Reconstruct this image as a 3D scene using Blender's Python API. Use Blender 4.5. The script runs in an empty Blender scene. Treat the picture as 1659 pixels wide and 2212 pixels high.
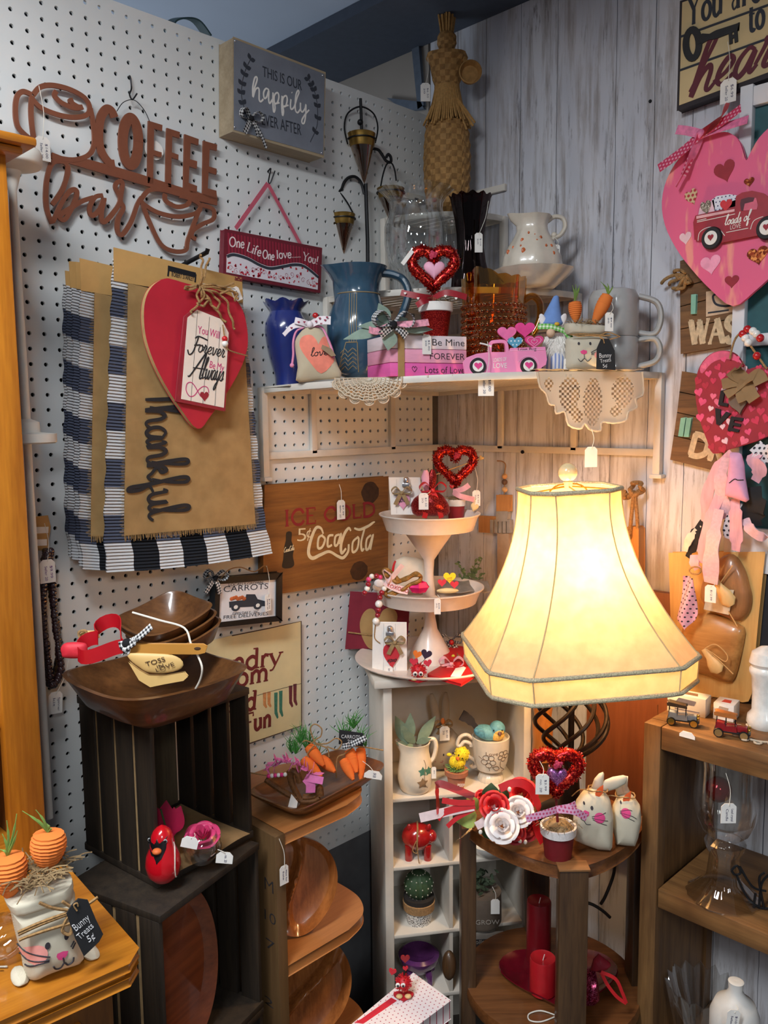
import bpy,bmesh,math,random
from mathutils import Vector as V,Matrix as M
random.seed(7)
R0 = V((0.707211,0.706924,-0.010498)); R1 = V((0.073246,-0.088028,-0.993421)); R2 = V((-0.703198,0.70179,-0.114034))
CAM = V((1.41554,-1.61288,1.5)); FP = 1801.5; W,H = 1659,2212
sc = bpy.context.scene; COL = sc.collection
# ---------------------------------------------------------------- camera, world, light, exposure
cd = bpy.data.cameras.new('camera'); cd.sensor_fit = 'HORIZONTAL'; cd.sensor_width = 36.0; cd.lens = 36.0*FP/W; cd.clip_start = 0.02
cam = bpy.data.objects.new('camera',cd); COL.objects.link(cam)
rm = M((R0,-R1,-R2)).transposed().to_4x4(); rm.translation = CAM; cam.matrix_world = rm; sc.camera = cam
sc.view_settings.view_transform = 'Standard'; sc.view_settings.look = 'None'; sc.view_settings.gamma = 1.0
sc.view_settings.use_curve_mapping = False; sc.view_settings.exposure = 0.0
wd = bpy.data.worlds.new('world'); sc.world = wd; wd.use_nodes = True
wd.node_tree.nodes['Background'].inputs[0].default_value = (0.75,0.8,0.9,1); wd.node_tree.nodes['Background'].inputs[1].default_value = 0.17
def area(name,loc,rot,sx,sy,e,col):
    l = bpy.data.lights.new(name,'AREA'); l.shape = 'RECTANGLE'; l.size = sx; l.size_y = sy; l.energy = e; l.color = col
    o = bpy.data.objects.new(name,l); COL.objects.link(o); o.location = loc; o.rotation_euler = [math.radians(a) for a in rot]; return o
area('shop_light_over_aisle',(0.85,-2.0,2.40),(0,0,0),0.25,1.2,52,(0.92,0.965,1.0))
area('shop_light_behind',(2.9,-2.6,2.40),(0,0,40),0.3,1.2,44,(0.9,0.96,1.0))
area('ceiling_fill_light',(-1.1,-1.4,1.3),(180,0,0),0.8,1.2,16,(0.84,0.92,1.0))  # unseen fill light, added beyond the partition to brighten the ceiling
# ---------------------------------------------------------------- mapping from the photograph to the place
def ray(u,v): return R0*((u - W/2)/FP) + R1*((v - H/2)/FP) + R2
def PD(u,v,D): return CAM + ray(u,v)*D
def on(u,v,ax,val):
    d = ray(u,v); return CAM + d*((val - CAM[ax])/d[ax])
class F:
    """a local frame: x to the right, -y towards the viewer, z up; p() finds a local point seen at a photo pixel"""
    def __init__(s,loc,rz):
        s.o = V(loc); s.rz = math.radians(rz); c,n = math.cos(s.rz),math.sin(s.rz); s.X = V((c,n,0)); s.Y = V((-n,c,0))
    def p(s,u,v,y=0.0):
        d = ray(u,v); t = (s.o + s.Y*y - CAM).dot(s.Y)/d.dot(s.Y); w = CAM + d*t - s.o; return V((w.dot(s.X),y,w.z))
    def h(s,u,v,z=0.0):
        d = ray(u,v); t = (s.o.z + z - CAM.z)/d.z; w = CAM + d*t - s.o; return V((w.dot(s.X),w.dot(s.Y),z))
    def w(s,l): return s.o + s.X*l[0] + s.Y*l[1] + V((0,0,l[2]))
    def l(s,w): w = V(w) - s.o; return V((w.dot(s.X),w.dot(s.Y),w.z))
    def m(s): return (s.o - CAM).dot(R2)/FP          # metres per photo pixel at the frame
def peg(u,v,d=0.0): return F(on(u,v,0,d),90)       # on the pegboard
def plank(u,v,d=0.0): return F(on(u,v,1,-d),0)     # on the plank wall
def stand(u,v,D,rz=45): return F(PD(u,v,D),rz)
def standz(u,z,D,rz=45):                              # on a surface at height z, seen in photo column u at depth D
    v = 1106.0
    for _ in range(12): v += (PD(u,v,D).z - z)/D*FP
    q = PD(u,v,D); q.z = z; return F(q,rz)
def zm(x0,y0,s): return lambda*a: [(x0 + a[i]/s,y0 + a[i + 1]/s) for i in range(0,len(a),2)]
# ---------------------------------------------------------------- mesh collecting
def cr(pts,n=8,closed=False):
    P = [V(p) if len(p) == 3 else V((p[0],p[1],0)) for p in pts]; out = []; N = len(P)
    if N < 3: return P
    for i in range(N if closed else N - 1):
        a,b,c,d = (P[(i - 1) % N],P[i],P[(i + 1) % N],P[(i + 2) % N]) if closed else (P[max(i - 1,0)],P[i],P[i + 1],P[min(i + 2,N - 1)])
        for k in range(n):
            t = k/n; out.append(0.5*((2*b) + (c - a)*t + (2*a - 5*b + 4*c - d)*t*t + (3*b - a - 3*c + d)*t ** 3))
    if not closed: out.append(P[-1])
    return out
class MB:
    def __init__(s): s.v = []; s.f = []; s.uv = {}
    def add(s,vs,fs,uvs=None):
        n = len(s.v); s.v += [tuple(x) for x in vs]; s.f += [[i + n for i in f] for f in fs]
        if uvs:
            for i,q in enumerate(uvs): s.uv[n + i] = q
        return s
    def box(s,c,d,rot=None,piv=None):
        c = V(c); hx,hy,hz = d[0]/2,d[1]/2,d[2]/2
        vs = [V((x,y,z)) for x in (-hx,hx) for y in (-hy,hy) for z in (-hz,hz)]
        if rot is not None: vs = [rot @ q for q in vs]
        return s.add([c + q for q in vs],[(0,1,3,2),(4,6,7,5),(0,4,5,1),(2,3,7,6),(0,2,6,4),(1,5,7,3)])
    def bb(s,a,b): return s.box([(a[i] + b[i])/2 for i in range(3)],[abs(a[i] - b[i]) for i in range(3)])
    def prism(s,pts,y0,y1,ax='y'):
        """closed outline in local x,z pushed from y0 to y1 (ax='z': outline in x,y pushed from z0 to z1)"""
        n = len(pts); P = [(p[0],p[2] if (len(p) == 3 and ax == 'y') else p[1]) for p in pts]
        f = (lambda p,t: (p[0],t,p[1])) if ax == 'y' else (lambda p,t: (p[0],p[1],t))
        return s.add([f(p,y0) for p in P] + [f(p,y1) for p in P],[list(range(n)),list(range(2*n - 1,n - 1,-1))] + [(i,(i + 1) % n,n + (i + 1) % n,n + i) for i in range(n)])
    def tube(s,pts,r,seg=8,closed=False,sq=1.0):
        P = [V(p) for p in pts]; N = len(P); rr = r if isinstance(r,(list,tuple)) else [r]*N
        if len(rr) != N: rr = [rr[min(len(rr) - 1,int(i*len(rr)/N))] for i in range(N)]
        T = [((P[(i + 1) % N] - P[i - 1]) if closed else (P[min(i + 1,N - 1)] - P[max(i - 1,0)])).normalized() for i in range(N)]
        up = V((0,0,1)) if abs(T[0].z) < 0.9 else V((1,0,0)); nrm = (up - T[0]*up.dot(T[0])).normalized(); vs = []; fs = []
        for i in range(N):
            nrm = nrm - T[i]*nrm.dot(T[i]); nrm = nrm.normalized() if nrm.length > 1e-6 else T[i].orthogonal().normalized(); b = T[i].cross(nrm)
            for k in range(seg):
                a = 2*math.pi*k/seg; vs.append(P[i] + (nrm*math.cos(a) + b*math.sin(a)*sq)*rr[i])
        for i in range(N if closed else N - 1):
            j = (i + 1) % N
            for k in range(seg): fs.append((i*seg + k,i*seg + (k + 1) % seg,j*seg + (k + 1) % seg,j*seg + k))
        if not closed: fs += [list(range(seg))[::-1],[(N - 1)*seg + k for k in range(seg)]]
        return s.add(vs,fs)
    def lathe(s,prof,seg=40,c=(0,0,0),fn=None,sx=1,sy=1):
        """prof: list of (radius, height) from one end to the other; open ends stay open unless radius 0"""
        vs = []; fs = []; n = len(prof)
        for i,(r,z) in enumerate(prof):
            for k in range(seg):
                a = 2*math.pi*k/seg; q = fn(a,z,r,i) if fn else (r,z)
                vs.append((c[0] + q[0]*math.cos(a)*sx,c[1] + q[0]*math.sin(a)*sy,c[2] + q[1]))
        for i in range(n - 1):
            for k in range(seg): fs.append((i*seg + k,i*seg + (k + 1) % seg,(i + 1)*seg + (k + 1) % seg,(i + 1)*seg + k))
        if prof[0][0] > 1e-6: fs.append(list(range(seg))[::-1])
        if prof[-1][0] > 1e-6: fs.append([(n - 1)*seg + k for k in range(seg)])
        return s.add(vs,fs)
    def ball(s,c,r,seg=14,rot=None,fn=None):
        rx,ry,rz = r if isinstance(r,(list,tuple)) else (r,r,r); vs = []; fs = []; n = max(6,seg // 2 + 2); c = V(c)
        for i in range(n + 1):
            t = math.pi*i/n
            for k in range(seg):
                a = 2*math.pi*k/seg; q = V((math.sin(t)*math.cos(a)*rx,math.sin(t)*math.sin(a)*ry,math.cos(t)*rz))
                if fn: q = fn(q,t,a)
                if rot is not None: q = rot @ q
                vs.append(c + q)
        for i in range(n):
            for k in range(seg): fs.append((i*seg + k,(i + 1)*seg + k,(i + 1)*seg + (k + 1) % seg,i*seg + (k + 1) % seg))
        return s.add(vs,fs)
    def ribbon(s,pts,w,th=0.0006,wd=(0,0,1)):
        """a flat strip along pts, its width lying along direction wd (one vector or one per point)"""
        P = [V(p) for p in pts]; N = len(P); ww = w if isinstance(w,(list,tuple)) else [w]*N
        if len(ww) != N: ww = [ww[min(len(ww) - 1,int(i*len(ww)/N))] for i in range(N)]
        vs = []; fs = []; uv = []; L = 0
        for i in range(N):
            t = (P[min(i + 1,N - 1)] - P[max(i - 1,0)]).normalized(); d = V(wd[i]) if isinstance(wd,list) else V(wd)
            d = d - t*d.dot(t); d = d.normalized() if d.length > 1e-5 else t.orthogonal().normalized(); n = t.cross(d)*th/2; L += (P[i] - P[max(i - 1,0)]).length
            h = d*ww[i]/2; vs += [P[i] - h - n,P[i] + h - n,P[i] + h + n,P[i] - h + n]; uv += [(L,0),(L,ww[i]),(L,ww[i]),(L,0)]
        for i in range(N - 1):
            for k in range(4): fs.append((4*i + k,4*i + (k + 1) % 4,4*i + 4 + (k + 1) % 4,4*i + 4 + k))
        fs += [(3,2,1,0),(4*N - 4,4*N - 3,4*N - 2,4*N - 1)]
        return s.add(vs,fs,uv)
    def stroke(s,pts,w,y,th=0.001,n=6,raw=False):
        """a painted or cut line: a flat band in local x,z with its face at y and depth th behind it"""
        P = [V((p[0],0,p[2] if len(p) == 3 else p[1])) for p in pts]; P = P if raw or len(P) < 3 else cr(P,n); N = len(P)
        ww = w if isinstance(w,(list,tuple)) else [w]; wf = lambda t: ww[0] if len(ww) == 1 else ww[min(int(t*(len(ww) - 1)),len(ww) - 2)]*(1 - (t*(len(ww) - 1)) % 1 if t < 1 else 0) + ww[min(int(t*(len(ww) - 1)),len(ww) - 2) + 1]*((t*(len(ww) - 1)) % 1 if t < 1 else 1)
        vs = []; fs = []; s.k = getattr(s,'k',0) + 1; y0_ = y - 0.00004*(s.k % 9)
        for i in range(N):
            t = P[min(i + 1,N - 1)] - P[max(i - 1,0)]; t = t.normalized() if t.length > 1e-9 else V((1,0,0)); d = V((-t.z,0,t.x))*wf(i/max(1,N - 1))/2
            y = y0_ - 0.0001*i/N; a,b = P[i] - d,P[i] + d; vs += [(a.x,y,a.z),(b.x,y,b.z),(b.x,y + th,b.z),(a.x,y + th,a.z)]
        for i in range(N - 1):
            for k in range(4): fs.append((4*i + k,4*i + (k + 1) % 4,4*i + 4 + (k + 1) % 4,4*i + 4 + k))
        fs += [(3,2,1,0),(4*N - 4,4*N - 3,4*N - 2,4*N - 1)]
        return s.add(vs,fs)
    def sheet(s,fn,nu,nv,th=0.002,wall=None):
        """a cloth or board: fn(a,b) gives a local point for a,b in 0..1; thickness th is pushed along +y"""
        t = V((0,th,0)) if wall is None else V(wall); vs = []; uv = []; fs = []; n = nu + 1
        for lay in (V((0,0,0)),t):
            for j in range(nv + 1):
                for i in range(n): vs.append(V(fn(i/nu,j/nv)) + lay); uv.append((i/nu,j/nv))
        K = n*(nv + 1)
        for j in range(nv):
            for i in range(nu):
                a = j*n + i; fs.append((a,a + 1,a + n + 1,a + n)); fs.append((K + a,K + a + n,K + a + n + 1,K + a + 1))
        for i in range(nu): fs.append((i,K + i,K + i + 1,i + 1)); a = nv*n + i; fs.append((a,a + 1,K + a + 1,K + a))
        for j in range(nv): a = j*n; fs.append((a,a + n,K + a + n,K + a)); a += nu; fs.append((a,K + a,K + a + n,a + n))
        return s.add(vs,fs,uv)
    def xf(s,fn,start=0):
        for i in range(start,len(s.v)): s.v[i] = tuple(fn(V(s.v[i])))
        return s
def text(mb,string,a,b,h,y,th=0.0006,shear=0.0,thin=0.0,maxw=True):
    """lettering with its baseline from local point a to b (fitted to that length), cap height h, face at y"""
    c = bpy.data.curves.new('t','FONT'); c.body = string; c.extrude = 0.0; c.offset = thin; c.resolution_u = 3
    o = bpy.data.objects.new('t',c); me = bpy.data.meshes.new_from_object(o)
    vs = [q.co.copy() for q in me.vertices]; fs = [list(p.vertices) for p in me.polygons]; bpy.data.objects.remove(o); bpy.data.curves.remove(c); bpy.data.meshes.remove(me)
    if not vs: return mb
    x0 = min(q.x for q in vs); x1 = max(q.x for q in vs); cap = 0.73; a = V(a); b = V(b); d = b - a; L = V((d.x,0,d.z)).length; ux = V((d.x/L,0,d.z/L)); uz = V((-ux.z,0,ux.x))
    n = len(vs); out = []
    for lay in (y,y + th):
        for q in vs:
            zz = q.y/cap*h; xx = (q.x - x0)/(x1 - x0)*L + zz*shear; w = V((a.x,0,a.z)) + ux*xx + uz*zz; out.append((w.x,lay,w.z))
    edges = {}
    for f in fs:
        for i in range(len(f)): e = (f[i],f[(i + 1) % len(f)]); edges[e] = edges.get(e,0) + 1
    sides = [(e[1],e[0],e[0] + n,e[1] + n) for e in edges if (e[1],e[0]) not in edges]
    return mb.add(out,fs + sides)
def heart(cx,cz,w,h,n=40,rot=0.0,up=None):
    """heart outline in local x,z centred on cx,cz"""
    out = []
    for i in range(n):
        t = 2*math.pi*i/n; x = 16*math.sin(t) ** 3/34.0*w*1.06; z = (13*math.cos(t) - 5*math.cos(2*t) - 2*math.cos(3*t) - math.cos(4*t) + 2.5)/29.0*h
        out.append((cx + x*math.cos(rot) - z*math.sin(rot),0,cz + x*math.sin(rot) + z*math.cos(rot)))
    return out
def rrect(x0,z0,x1,z1,r,n=4):
    out = []
    for cx,cz,a0 in ((x1 - r,z1 - r,0),(x0 + r,z1 - r,90),(x0 + r,z0 + r,180),(x1 - r,z0 + r,270)):
        for k in range(n + 1): a = math.radians(a0 + 90*k/n); out.append((cx + r*math.cos(a),0,cz + r*math.sin(a)))
    return out
def tagshape(x0,z0,x1,z1,c=0.22):
    w = x1 - x0; k = w*c; return [(x0,0,z0),(x1,0,z0),(x1,0,z1 - k),(x1 - k,0,z1),(x0 + k,0,z1),(x0,0,z1 - k)]
# ---------------------------------------------------------------- objects
def thing(name,label,cat,fr,group=None):
    o = bpy.data.objects.new(name,None); COL.objects.link(o); o.empty_display_size = 0.02; o.location = fr.o; o.rotation_euler = (0,0,fr.rz)
    o['label'] = label; o['category'] = cat
    if group: o['group'] = group
    return o
def part(name,mb,m,parent=None,bev=0.0,seg=2,ang=40,flat=False,label=None,sub=0):
    me = bpy.data.meshes.new(name); me.from_pydata(mb.v,[],mb.f); me.validate()
    if mb.uv and len(me.vertices) == len(mb.v):
        ul = me.uv_layers.new(name='UVMap')
        for lp in me.loops: ul.data[lp.index].uv = mb.uv.get(lp.vertex_index,(0,0))
    bm = bmesh.new(); bm.from_mesh(me)
    if bev > 0:
        bmesh.ops.remove_doubles(bm,verts=bm.verts,dist=1e-5)
        es = [e for e in bm.edges if len(e.link_faces) == 2 and e.calc_face_angle(0) > 0.6]
        if es: bmesh.ops.bevel(bm,geom=es,offset=bev,segments=seg,affect='EDGES',clamp_overlap=True,profile=0.5)
    bmesh.ops.recalc_face_normals(bm,faces=bm.faces); bm.to_mesh(me); bm.free()
    if not flat:
        me.polygons.foreach_set('use_smooth',[True]*len(me.polygons)); me.set_sharp_from_angle(angle=math.radians(ang))
    me.materials.append(m); o = bpy.data.objects.new(name,me); COL.objects.link(o)
    if parent: o.parent = parent
    if label: o['label'] = label
    return o
def single(name,label,cat,fr,mb,m,group=None,**k):
    o = part(name,mb,m,None,**k); o.location = fr.o; o.rotation_euler = (0,0,fr.rz); o['label'] = label; o['category'] = cat
    if group: o['group'] = group
    return o
def struct(name,mb,m,**k):
    o = part(name,mb,m,None,**k); o['kind'] = 'structure'; return o
def dup(root,fr,label,group=None):
    r = root.copy(); COL.objects.link(r); r.location = fr.o; r.rotation_euler = (0,0,fr.rz); r['label'] = label
    if group: r['group'] = group
    for ch in root.children:
        c = ch.copy(); COL.objects.link(c); c.parent = r
        for g in ch.children: d = g.copy(); COL.objects.link(d); d.parent = c
    return r
# ---------------------------------------------------------------- materials
def lin(c): return tuple((x/255/12.92 if x <= 10 else ((x/255 + 0.055)/1.055) ** 2.4) for x in c) + (1.0,)
MATS = {}
class NT:
    def __init__(s,name):
        s.m = bpy.data.materials.new(name); s.m.use_nodes = True; s.t = s.m.node_tree; s.b = s.t.nodes['Principled BSDF']; s.out = s.t.nodes['Material Output']
    def n(s,ty,**k):
        q = s.t.nodes.new(ty)
        for a,b in k.items(): setattr(q,a,b)
        return q
    def l(s,a,b): s.t.links.new(a,b); return s
    def co(s,kind='Object',sc=(1,1,1),rot=(0,0,0)):
        tc = s.n('ShaderNodeTexCoord'); mp = s.n('ShaderNodeMapping'); mp.inputs['Scale'].default_value = sc; mp.inputs['Rotation'].default_value = rot; s.l(tc.outputs[kind],mp.inputs[0]); return mp.outputs[0]
    def noise(s,co,scale,det=3,rough=0.55):
        q = s.n('ShaderNodeTexNoise'); q.inputs['Scale'].default_value = scale; q.inputs['Detail'].default_value = det; q.inputs['Roughness'].default_value = rough; s.l(co,q.inputs['Vector']); return q.outputs[0]
    def ramp(s,fac,stops):
        q = s.n('ShaderNodeValToRGB'); e = q.color_ramp.elements
        while len(e) < len(stops): e.new(0.5)
        for i,(p,c) in enumerate(stops): e[i].position = p; e[i].color = c
        s.l(fac,q.inputs[0]); return q.outputs[0]
    def mix(s,fac,a,b,mode='MIX'):
        q = s.n('ShaderNodeMix',data_type='RGBA',blend_type=mode)
        for k,x in ((0,fac),(6,a),(7,b)):
            if hasattr(x,'is_output'): s.l(x,q.inputs[k])
            else: q.inputs[k].default_value = x
        return q.outputs[2]
    def mt(s,op,a,b=0.0):
        q = s.n('ShaderNodeMath',operation=op)
        for k,x in ((0,a),(1,b)):
            if hasattr(x,'is_output'): s.l(x,q.inputs[k])
            else: q.inputs[k].default_value = x
        return q.outputs[0]
    def sep(s,co): q = s.n('ShaderNodeSeparateXYZ'); s.l(co,q.inputs[0]); return q.outputs
    def bump(s,hgt,st=0.3,dist=0.002):
        q = s.n('ShaderNodeBump'); q.inputs['Strength'].default_value = st; q.inputs['Distance'].default_value = dist; s.l(hgt,q.inputs['Height']); s.l(q.outputs[0],s.b.inputs['Normal']); return q.outputs[0]
    def set(s,rough=0.6,metal=0.0,spec=0.5,coat=0.0):
        s.b.inputs['Roughness'].default_value = rough; s.b.inputs['Metallic'].default_value = metal; s.b.inputs['Specular IOR Level'].default_value = spec; s.b.inputs['Coat Weight'].default_value = coat; s.b.inputs['Coat Roughness'].default_value = 0.08; return s
    def base(s,c): s.l(c,s.b.inputs['Base Color']); return s.m
def sh(c,k): return tuple(min(1.0,max(0.0,x*k)) for x in c[:3]) + (1.0,)
def mat(name,c,rough=0.6,metal=0.0,var=0.12,sc_=60,bump=0.0,spec=0.5,coat=0.0,stretch=(1,1,1)):
    if name in MATS: return MATS[name]
    t = NT(name).set(rough,metal,spec,coat); c = lin(c); nz = t.noise(t.co(sc=stretch),sc_)
    t.base(t.ramp(nz,[(0.3,sh(c,1 - var)),(0.7,sh(c,1 + var))]))
    if bump: t.bump(nz,bump)
    MATS[name] = t.m; return t.m
def wood(name,c1,c2,axis='z',sc_=14,rough=0.45,coat=0.0,knots=0.0,bump=0.15,dark=None):
    if name in MATS: return MATS[name]
    t = NT(name).set(rough,0,0.5,coat); s3 = {'x': (0.07,1,1),'y': (1,0.07,1),'z': (1,1,0.07)}[axis]
    co = t.co(sc=s3); a = t.noise(co,sc_*5,5,0.62); w = t.noise(co,sc_*28,3,0.6); big_ = t.noise(t.co(sc=tuple(x ** 0.5 for x in s3)),sc_*0.9,2)
    f = t.mt('ADD',t.mt('MULTIPLY',a,0.55),t.mt('ADD',t.mt('MULTIPLY',w,0.25),t.mt('MULTIPLY',big_,0.2))); col = t.ramp(f,[(0.36,lin(c2)),(0.6,lin(c1))])
    if dark: big = t.noise(t.co(sc=(1,1,0.5)),7,3); col = t.mix(t.ramp(big,[(0.45,(0,0,0,1)),(0.7,(0.8,0.8,0.8,1))]),col,lin(dark))
    t.bump(f,bump,0.001); MATS[name] = t.base(col); return t.m
def glitter(name,c,c2,sc_=900):
    if name in MATS: return MATS[name]
    t = NT(name).set(0.28,0.75); vo = t.n('ShaderNodeTexVoronoi'); vo.inputs['Scale'].default_value = sc_; co = t.co(); t.l(co,vo.inputs['Vector'])
    x = t.sep(vo.outputs['Color']); t.bump(x[0],1.0,0.004); MATS[name] = t.base(t.ramp(x[1],[(0.3,sh(lin(c),0.5)),(0.6,lin(c)),(0.95,lin(c2))])); return t.m
def glass(name,tint=(1,1,1,1),edge=0.35,rough=0.03,gl=(1,1,1,1),fac0=0.07,k=0.65):
    """thin pressed glass: light passes (tinted), more mirror-like towards grazing angles"""
    if name in MATS: return MATS[name]
    t = NT(name); tr = t.n('ShaderNodeBsdfTransparent'); tr.inputs[0].default_value = tint; g = t.n('ShaderNodeBsdfGlossy'); g.inputs['Roughness'].default_value = rough; g.inputs[0].default_value = gl
    lw = t.n('ShaderNodeLayerWeight'); lw.inputs[0].default_value = edge; f = t.mt('ADD',t.mt('MULTIPLY',lw.outputs['Facing'],k),fac0)
    mx = t.n('ShaderNodeMixShader'); t.l(f,mx.inputs[0]); t.l(tr.outputs[0],mx.inputs[1]); t.l(g.outputs[0],mx.inputs[2]); t.l(mx.outputs[0],t.out.inputs[0]); MATS[name] = t.m; return t.m
def gingham(name,dark,light,size,kind='UV',sx=1.0,sy=1.0,rough=0.85,rib=0.0):
    """woven check: dark where dark threads cross, mid tone where one does"""
    if name in MATS: return MATS[name]
    t = NT(name).set(rough,0,0.2); co = t.co(kind,(sx/size,sy/size,1/size)); x,y,z = t.sep(co); y = z if kind == 'Object' else y
    a = t.mt('LESS_THAN',t.mt('FRACT',t.mt('MULTIPLY',x,0.5)),0.5); b = t.mt('LESS_THAN',t.mt('FRACT',t.mt('MULTIPLY',y,0.5)),0.5)
    f = t.mt('MULTIPLY',t.mt('ADD',a,b),0.5); mid = tuple((lin(dark)[i]*0.62 + lin(light)[i]*0.38) for i in range(3)) + (1,)
    r = t.ramp(f,[(0.0,lin(light)),(0.5,mid),(1.0,lin(dark))]); t.t.nodes[-1]
    for q in t.t.nodes:
        if q.type == 'VALTORGB': q.color_ramp.interpolation = 'CONSTANT'; q.color_ramp.elements[1].position = 0.4; q.color_ramp.elements[2].position = 0.9
    if rib: w = t.n('ShaderNodeTexWave',wave_type='BANDS',bands_direction='Y'); w.inputs['Scale'].default_value = rib; t.l(t.co(kind),w.inputs['Vector']); t.bump(w.outputs[1],0.8,0.002)
    MATS[name] = t.base(r); return t.m
def dots(name,bg,fg,pitch,r,axes='xz',rough=0.6,jit=0.0):
    """rows of round dots, every second row shifted"""
    if name in MATS: return MATS[name]
    t = NT(name).set(rough,0,0.4); s3 = t.sep(t.co()); x = s3['xyz'.index(axes[0])]; y = s3['xyz'.index(axes[1])]
    yy = t.mt('DIVIDE',y,pitch); row = t.mt('FLOOR',yy); xx = t.mt('ADD',t.mt('DIVIDE',x,pitch),t.mt('MULTIPLY',row,0.5)); fx = t.mt('SUBTRACT',t.mt('FRACT',xx),0.5); fy = t.mt('SUBTRACT',t.mt('FRACT',yy),0.5)
    d = t.mt('LESS_THAN',t.mt('SQRT',t.mt('ADD',t.mt('POWER',fx,2.0),t.mt('POWER',fy,2.0))),r); MATS[name] = t.base(t.mix(d,lin(bg),lin(fg))); return t.m
def weave(name,c1,c2,sc_=500,rough=0.9,kind='Object',gap=None):
    """loose plain weave such as burlap or linen"""
    if name in MATS: return MATS[name]
    t = NT(name).set(rough,0,0.15); co = t.co(kind); f = None
    for d in ('X','Z' if kind == 'Object' else 'Y'):
        w = t.n('ShaderNodeTexWave',wave_type='BANDS',bands_direction=d); w.inputs['Scale'].default_value = sc_; w.inputs['Distortion'].default_value = 1.2; w.inputs['Detail'].default_value = 1; w.inputs['Detail Scale'].default_value = 0.4; t.l(co,w.inputs['Vector']); f = w.outputs[1] if f is None else t.mt('MULTIPLY',f,t.mt('ADD',t.mt('MULTIPLY',w.outputs[1],0.7),0.3))
    nz = t.noise(co,30,3); f2 = t.mt('ADD',t.mt('MULTIPLY',f,0.6),t.mt('MULTIPLY',nz,0.4)); t.bump(f,0.5,0.001); MATS[name] = t.base(t.ramp(f2,[(0.15,lin(c2)),(0.6,lin(c1))])); return t.m
INK = mat('dark ink',(38,34,36),0.8,var=0.02); WHT = mat('white card',(236,232,226),0.8,var=0.03); STR = mat('white cotton string',(225,220,208),0.9,var=0.05)
JUTE = mat('jute twine',(158,122,78),0.95,var=0.3,sc_=300,bump=0.4); BLK = mat('black painted metal',(26,27,30),0.45,0.4,var=0.1)
def tagged(parent,fr,uv,wh,y,frm=None,txt=('$6.00','no. 20'),rot=0.0,ink=None):
    """a small white price tag hanging on its string (uv: centre in the photo, wh: width and height there)"""
    c = fr.p(uv[0],uv[1],y); k = (fr.w(c) - CAM).dot(R2)/FP; w,h = wh[0]*k,wh[1]*k; mb = MB(); mb.prism(tagshape(-w/2,-h/2,w/2,h/2),0,0.0008)
    rmx = M.Rotation(math.radians(rot),3,'Y'); mb.xf(lambda q: c + rmx @ q); t = part('price_tag',mb,WHT,parent)
    if txt:
        tb = MB(); L = h*0.62; n = len(txt)
        for i,s_ in enumerate(txt):
            x = w*(0.16 - 0.34*i) if n > 1 else 0.0
            text(tb,s_,(x,0,h*0.22),(x,0,h*0.22 - L*min(1,0.12*len(s_) + 0.25)),w*0.17,-0.0004,0.0003,thin=-0.01)
        tb.xf(lambda q: c + rmx @ q); part('tag_writing',tb,ink or mat('pen ink',(70,62,96),0.8,var=0.05),t)
    if frm is not None:
        a = fr.p(frm[0],frm[1],frm[2] if len(frm) > 2 else y); b = c + rmx @ V((0,0,h*0.4)); mid = (a + b)/2 + V((0.004,-0.002,0.0))
        part('tag_string',MB().tube(cr([a,mid,b + V((0,-0.0012,0))],6),0.0006,5),STR,t)
    return t
def bow(mb,c,w,tail,wd=0.012,y=-0.004,ang=0.0):
    """a ribbon bow: two loops, a knot and two tails, about local point c"""
    c = V(c); s0 = len(mb.v)
    for sx in (-1,1):
        mb.ribbon(cr([(0,0,0),(sx*w*0.28,-0.006,0.32*w),(sx*w*0.52,-0.008,0.16*w),(sx*w*0.42,-0.003,-0.04*w),(0,0,0)],6),wd,0.0007,(0.15*sx,1,0.25))
        mb.ribbon(cr([(0,-0.001,0),(sx*w*0.18,-0.005,-tail*0.45),(sx*w*0.34,-0.003,-tail)],6),wd,0.0007,(1,0.25,0.3*sx))
    mb.ball((0,-0.004,0),(wd*0.5,wd*0.4,wd*0.5),10); rr = M.Rotation(ang,3,'Y'); mb.xf(lambda q: c + rr @ q,s0); return mb
def straws(mb,c,r,n,L=0.03,rad=0.0007,flat=0.4,seed=1):
    rnd = random.Random(seed)
    for _ in range(n):
        a = rnd.uniform(0,6.283); q = V(c) + V((math.cos(a),math.sin(a),0))*r*math.sqrt(rnd.random()); b = rnd.uniform(0,6.283); d = V((math.cos(b),math.sin(b),rnd.uniform(-0.2,1)*flat))*L*rnd.uniform(0.5,1.1)
        mb.tube(cr([q,q + d*0.5 + V((rnd.uniform(-.3,.3),rnd.uniform(-.3,.3),0.5))*L*0.3,q + d],3),rad,3)
    return mb
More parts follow.
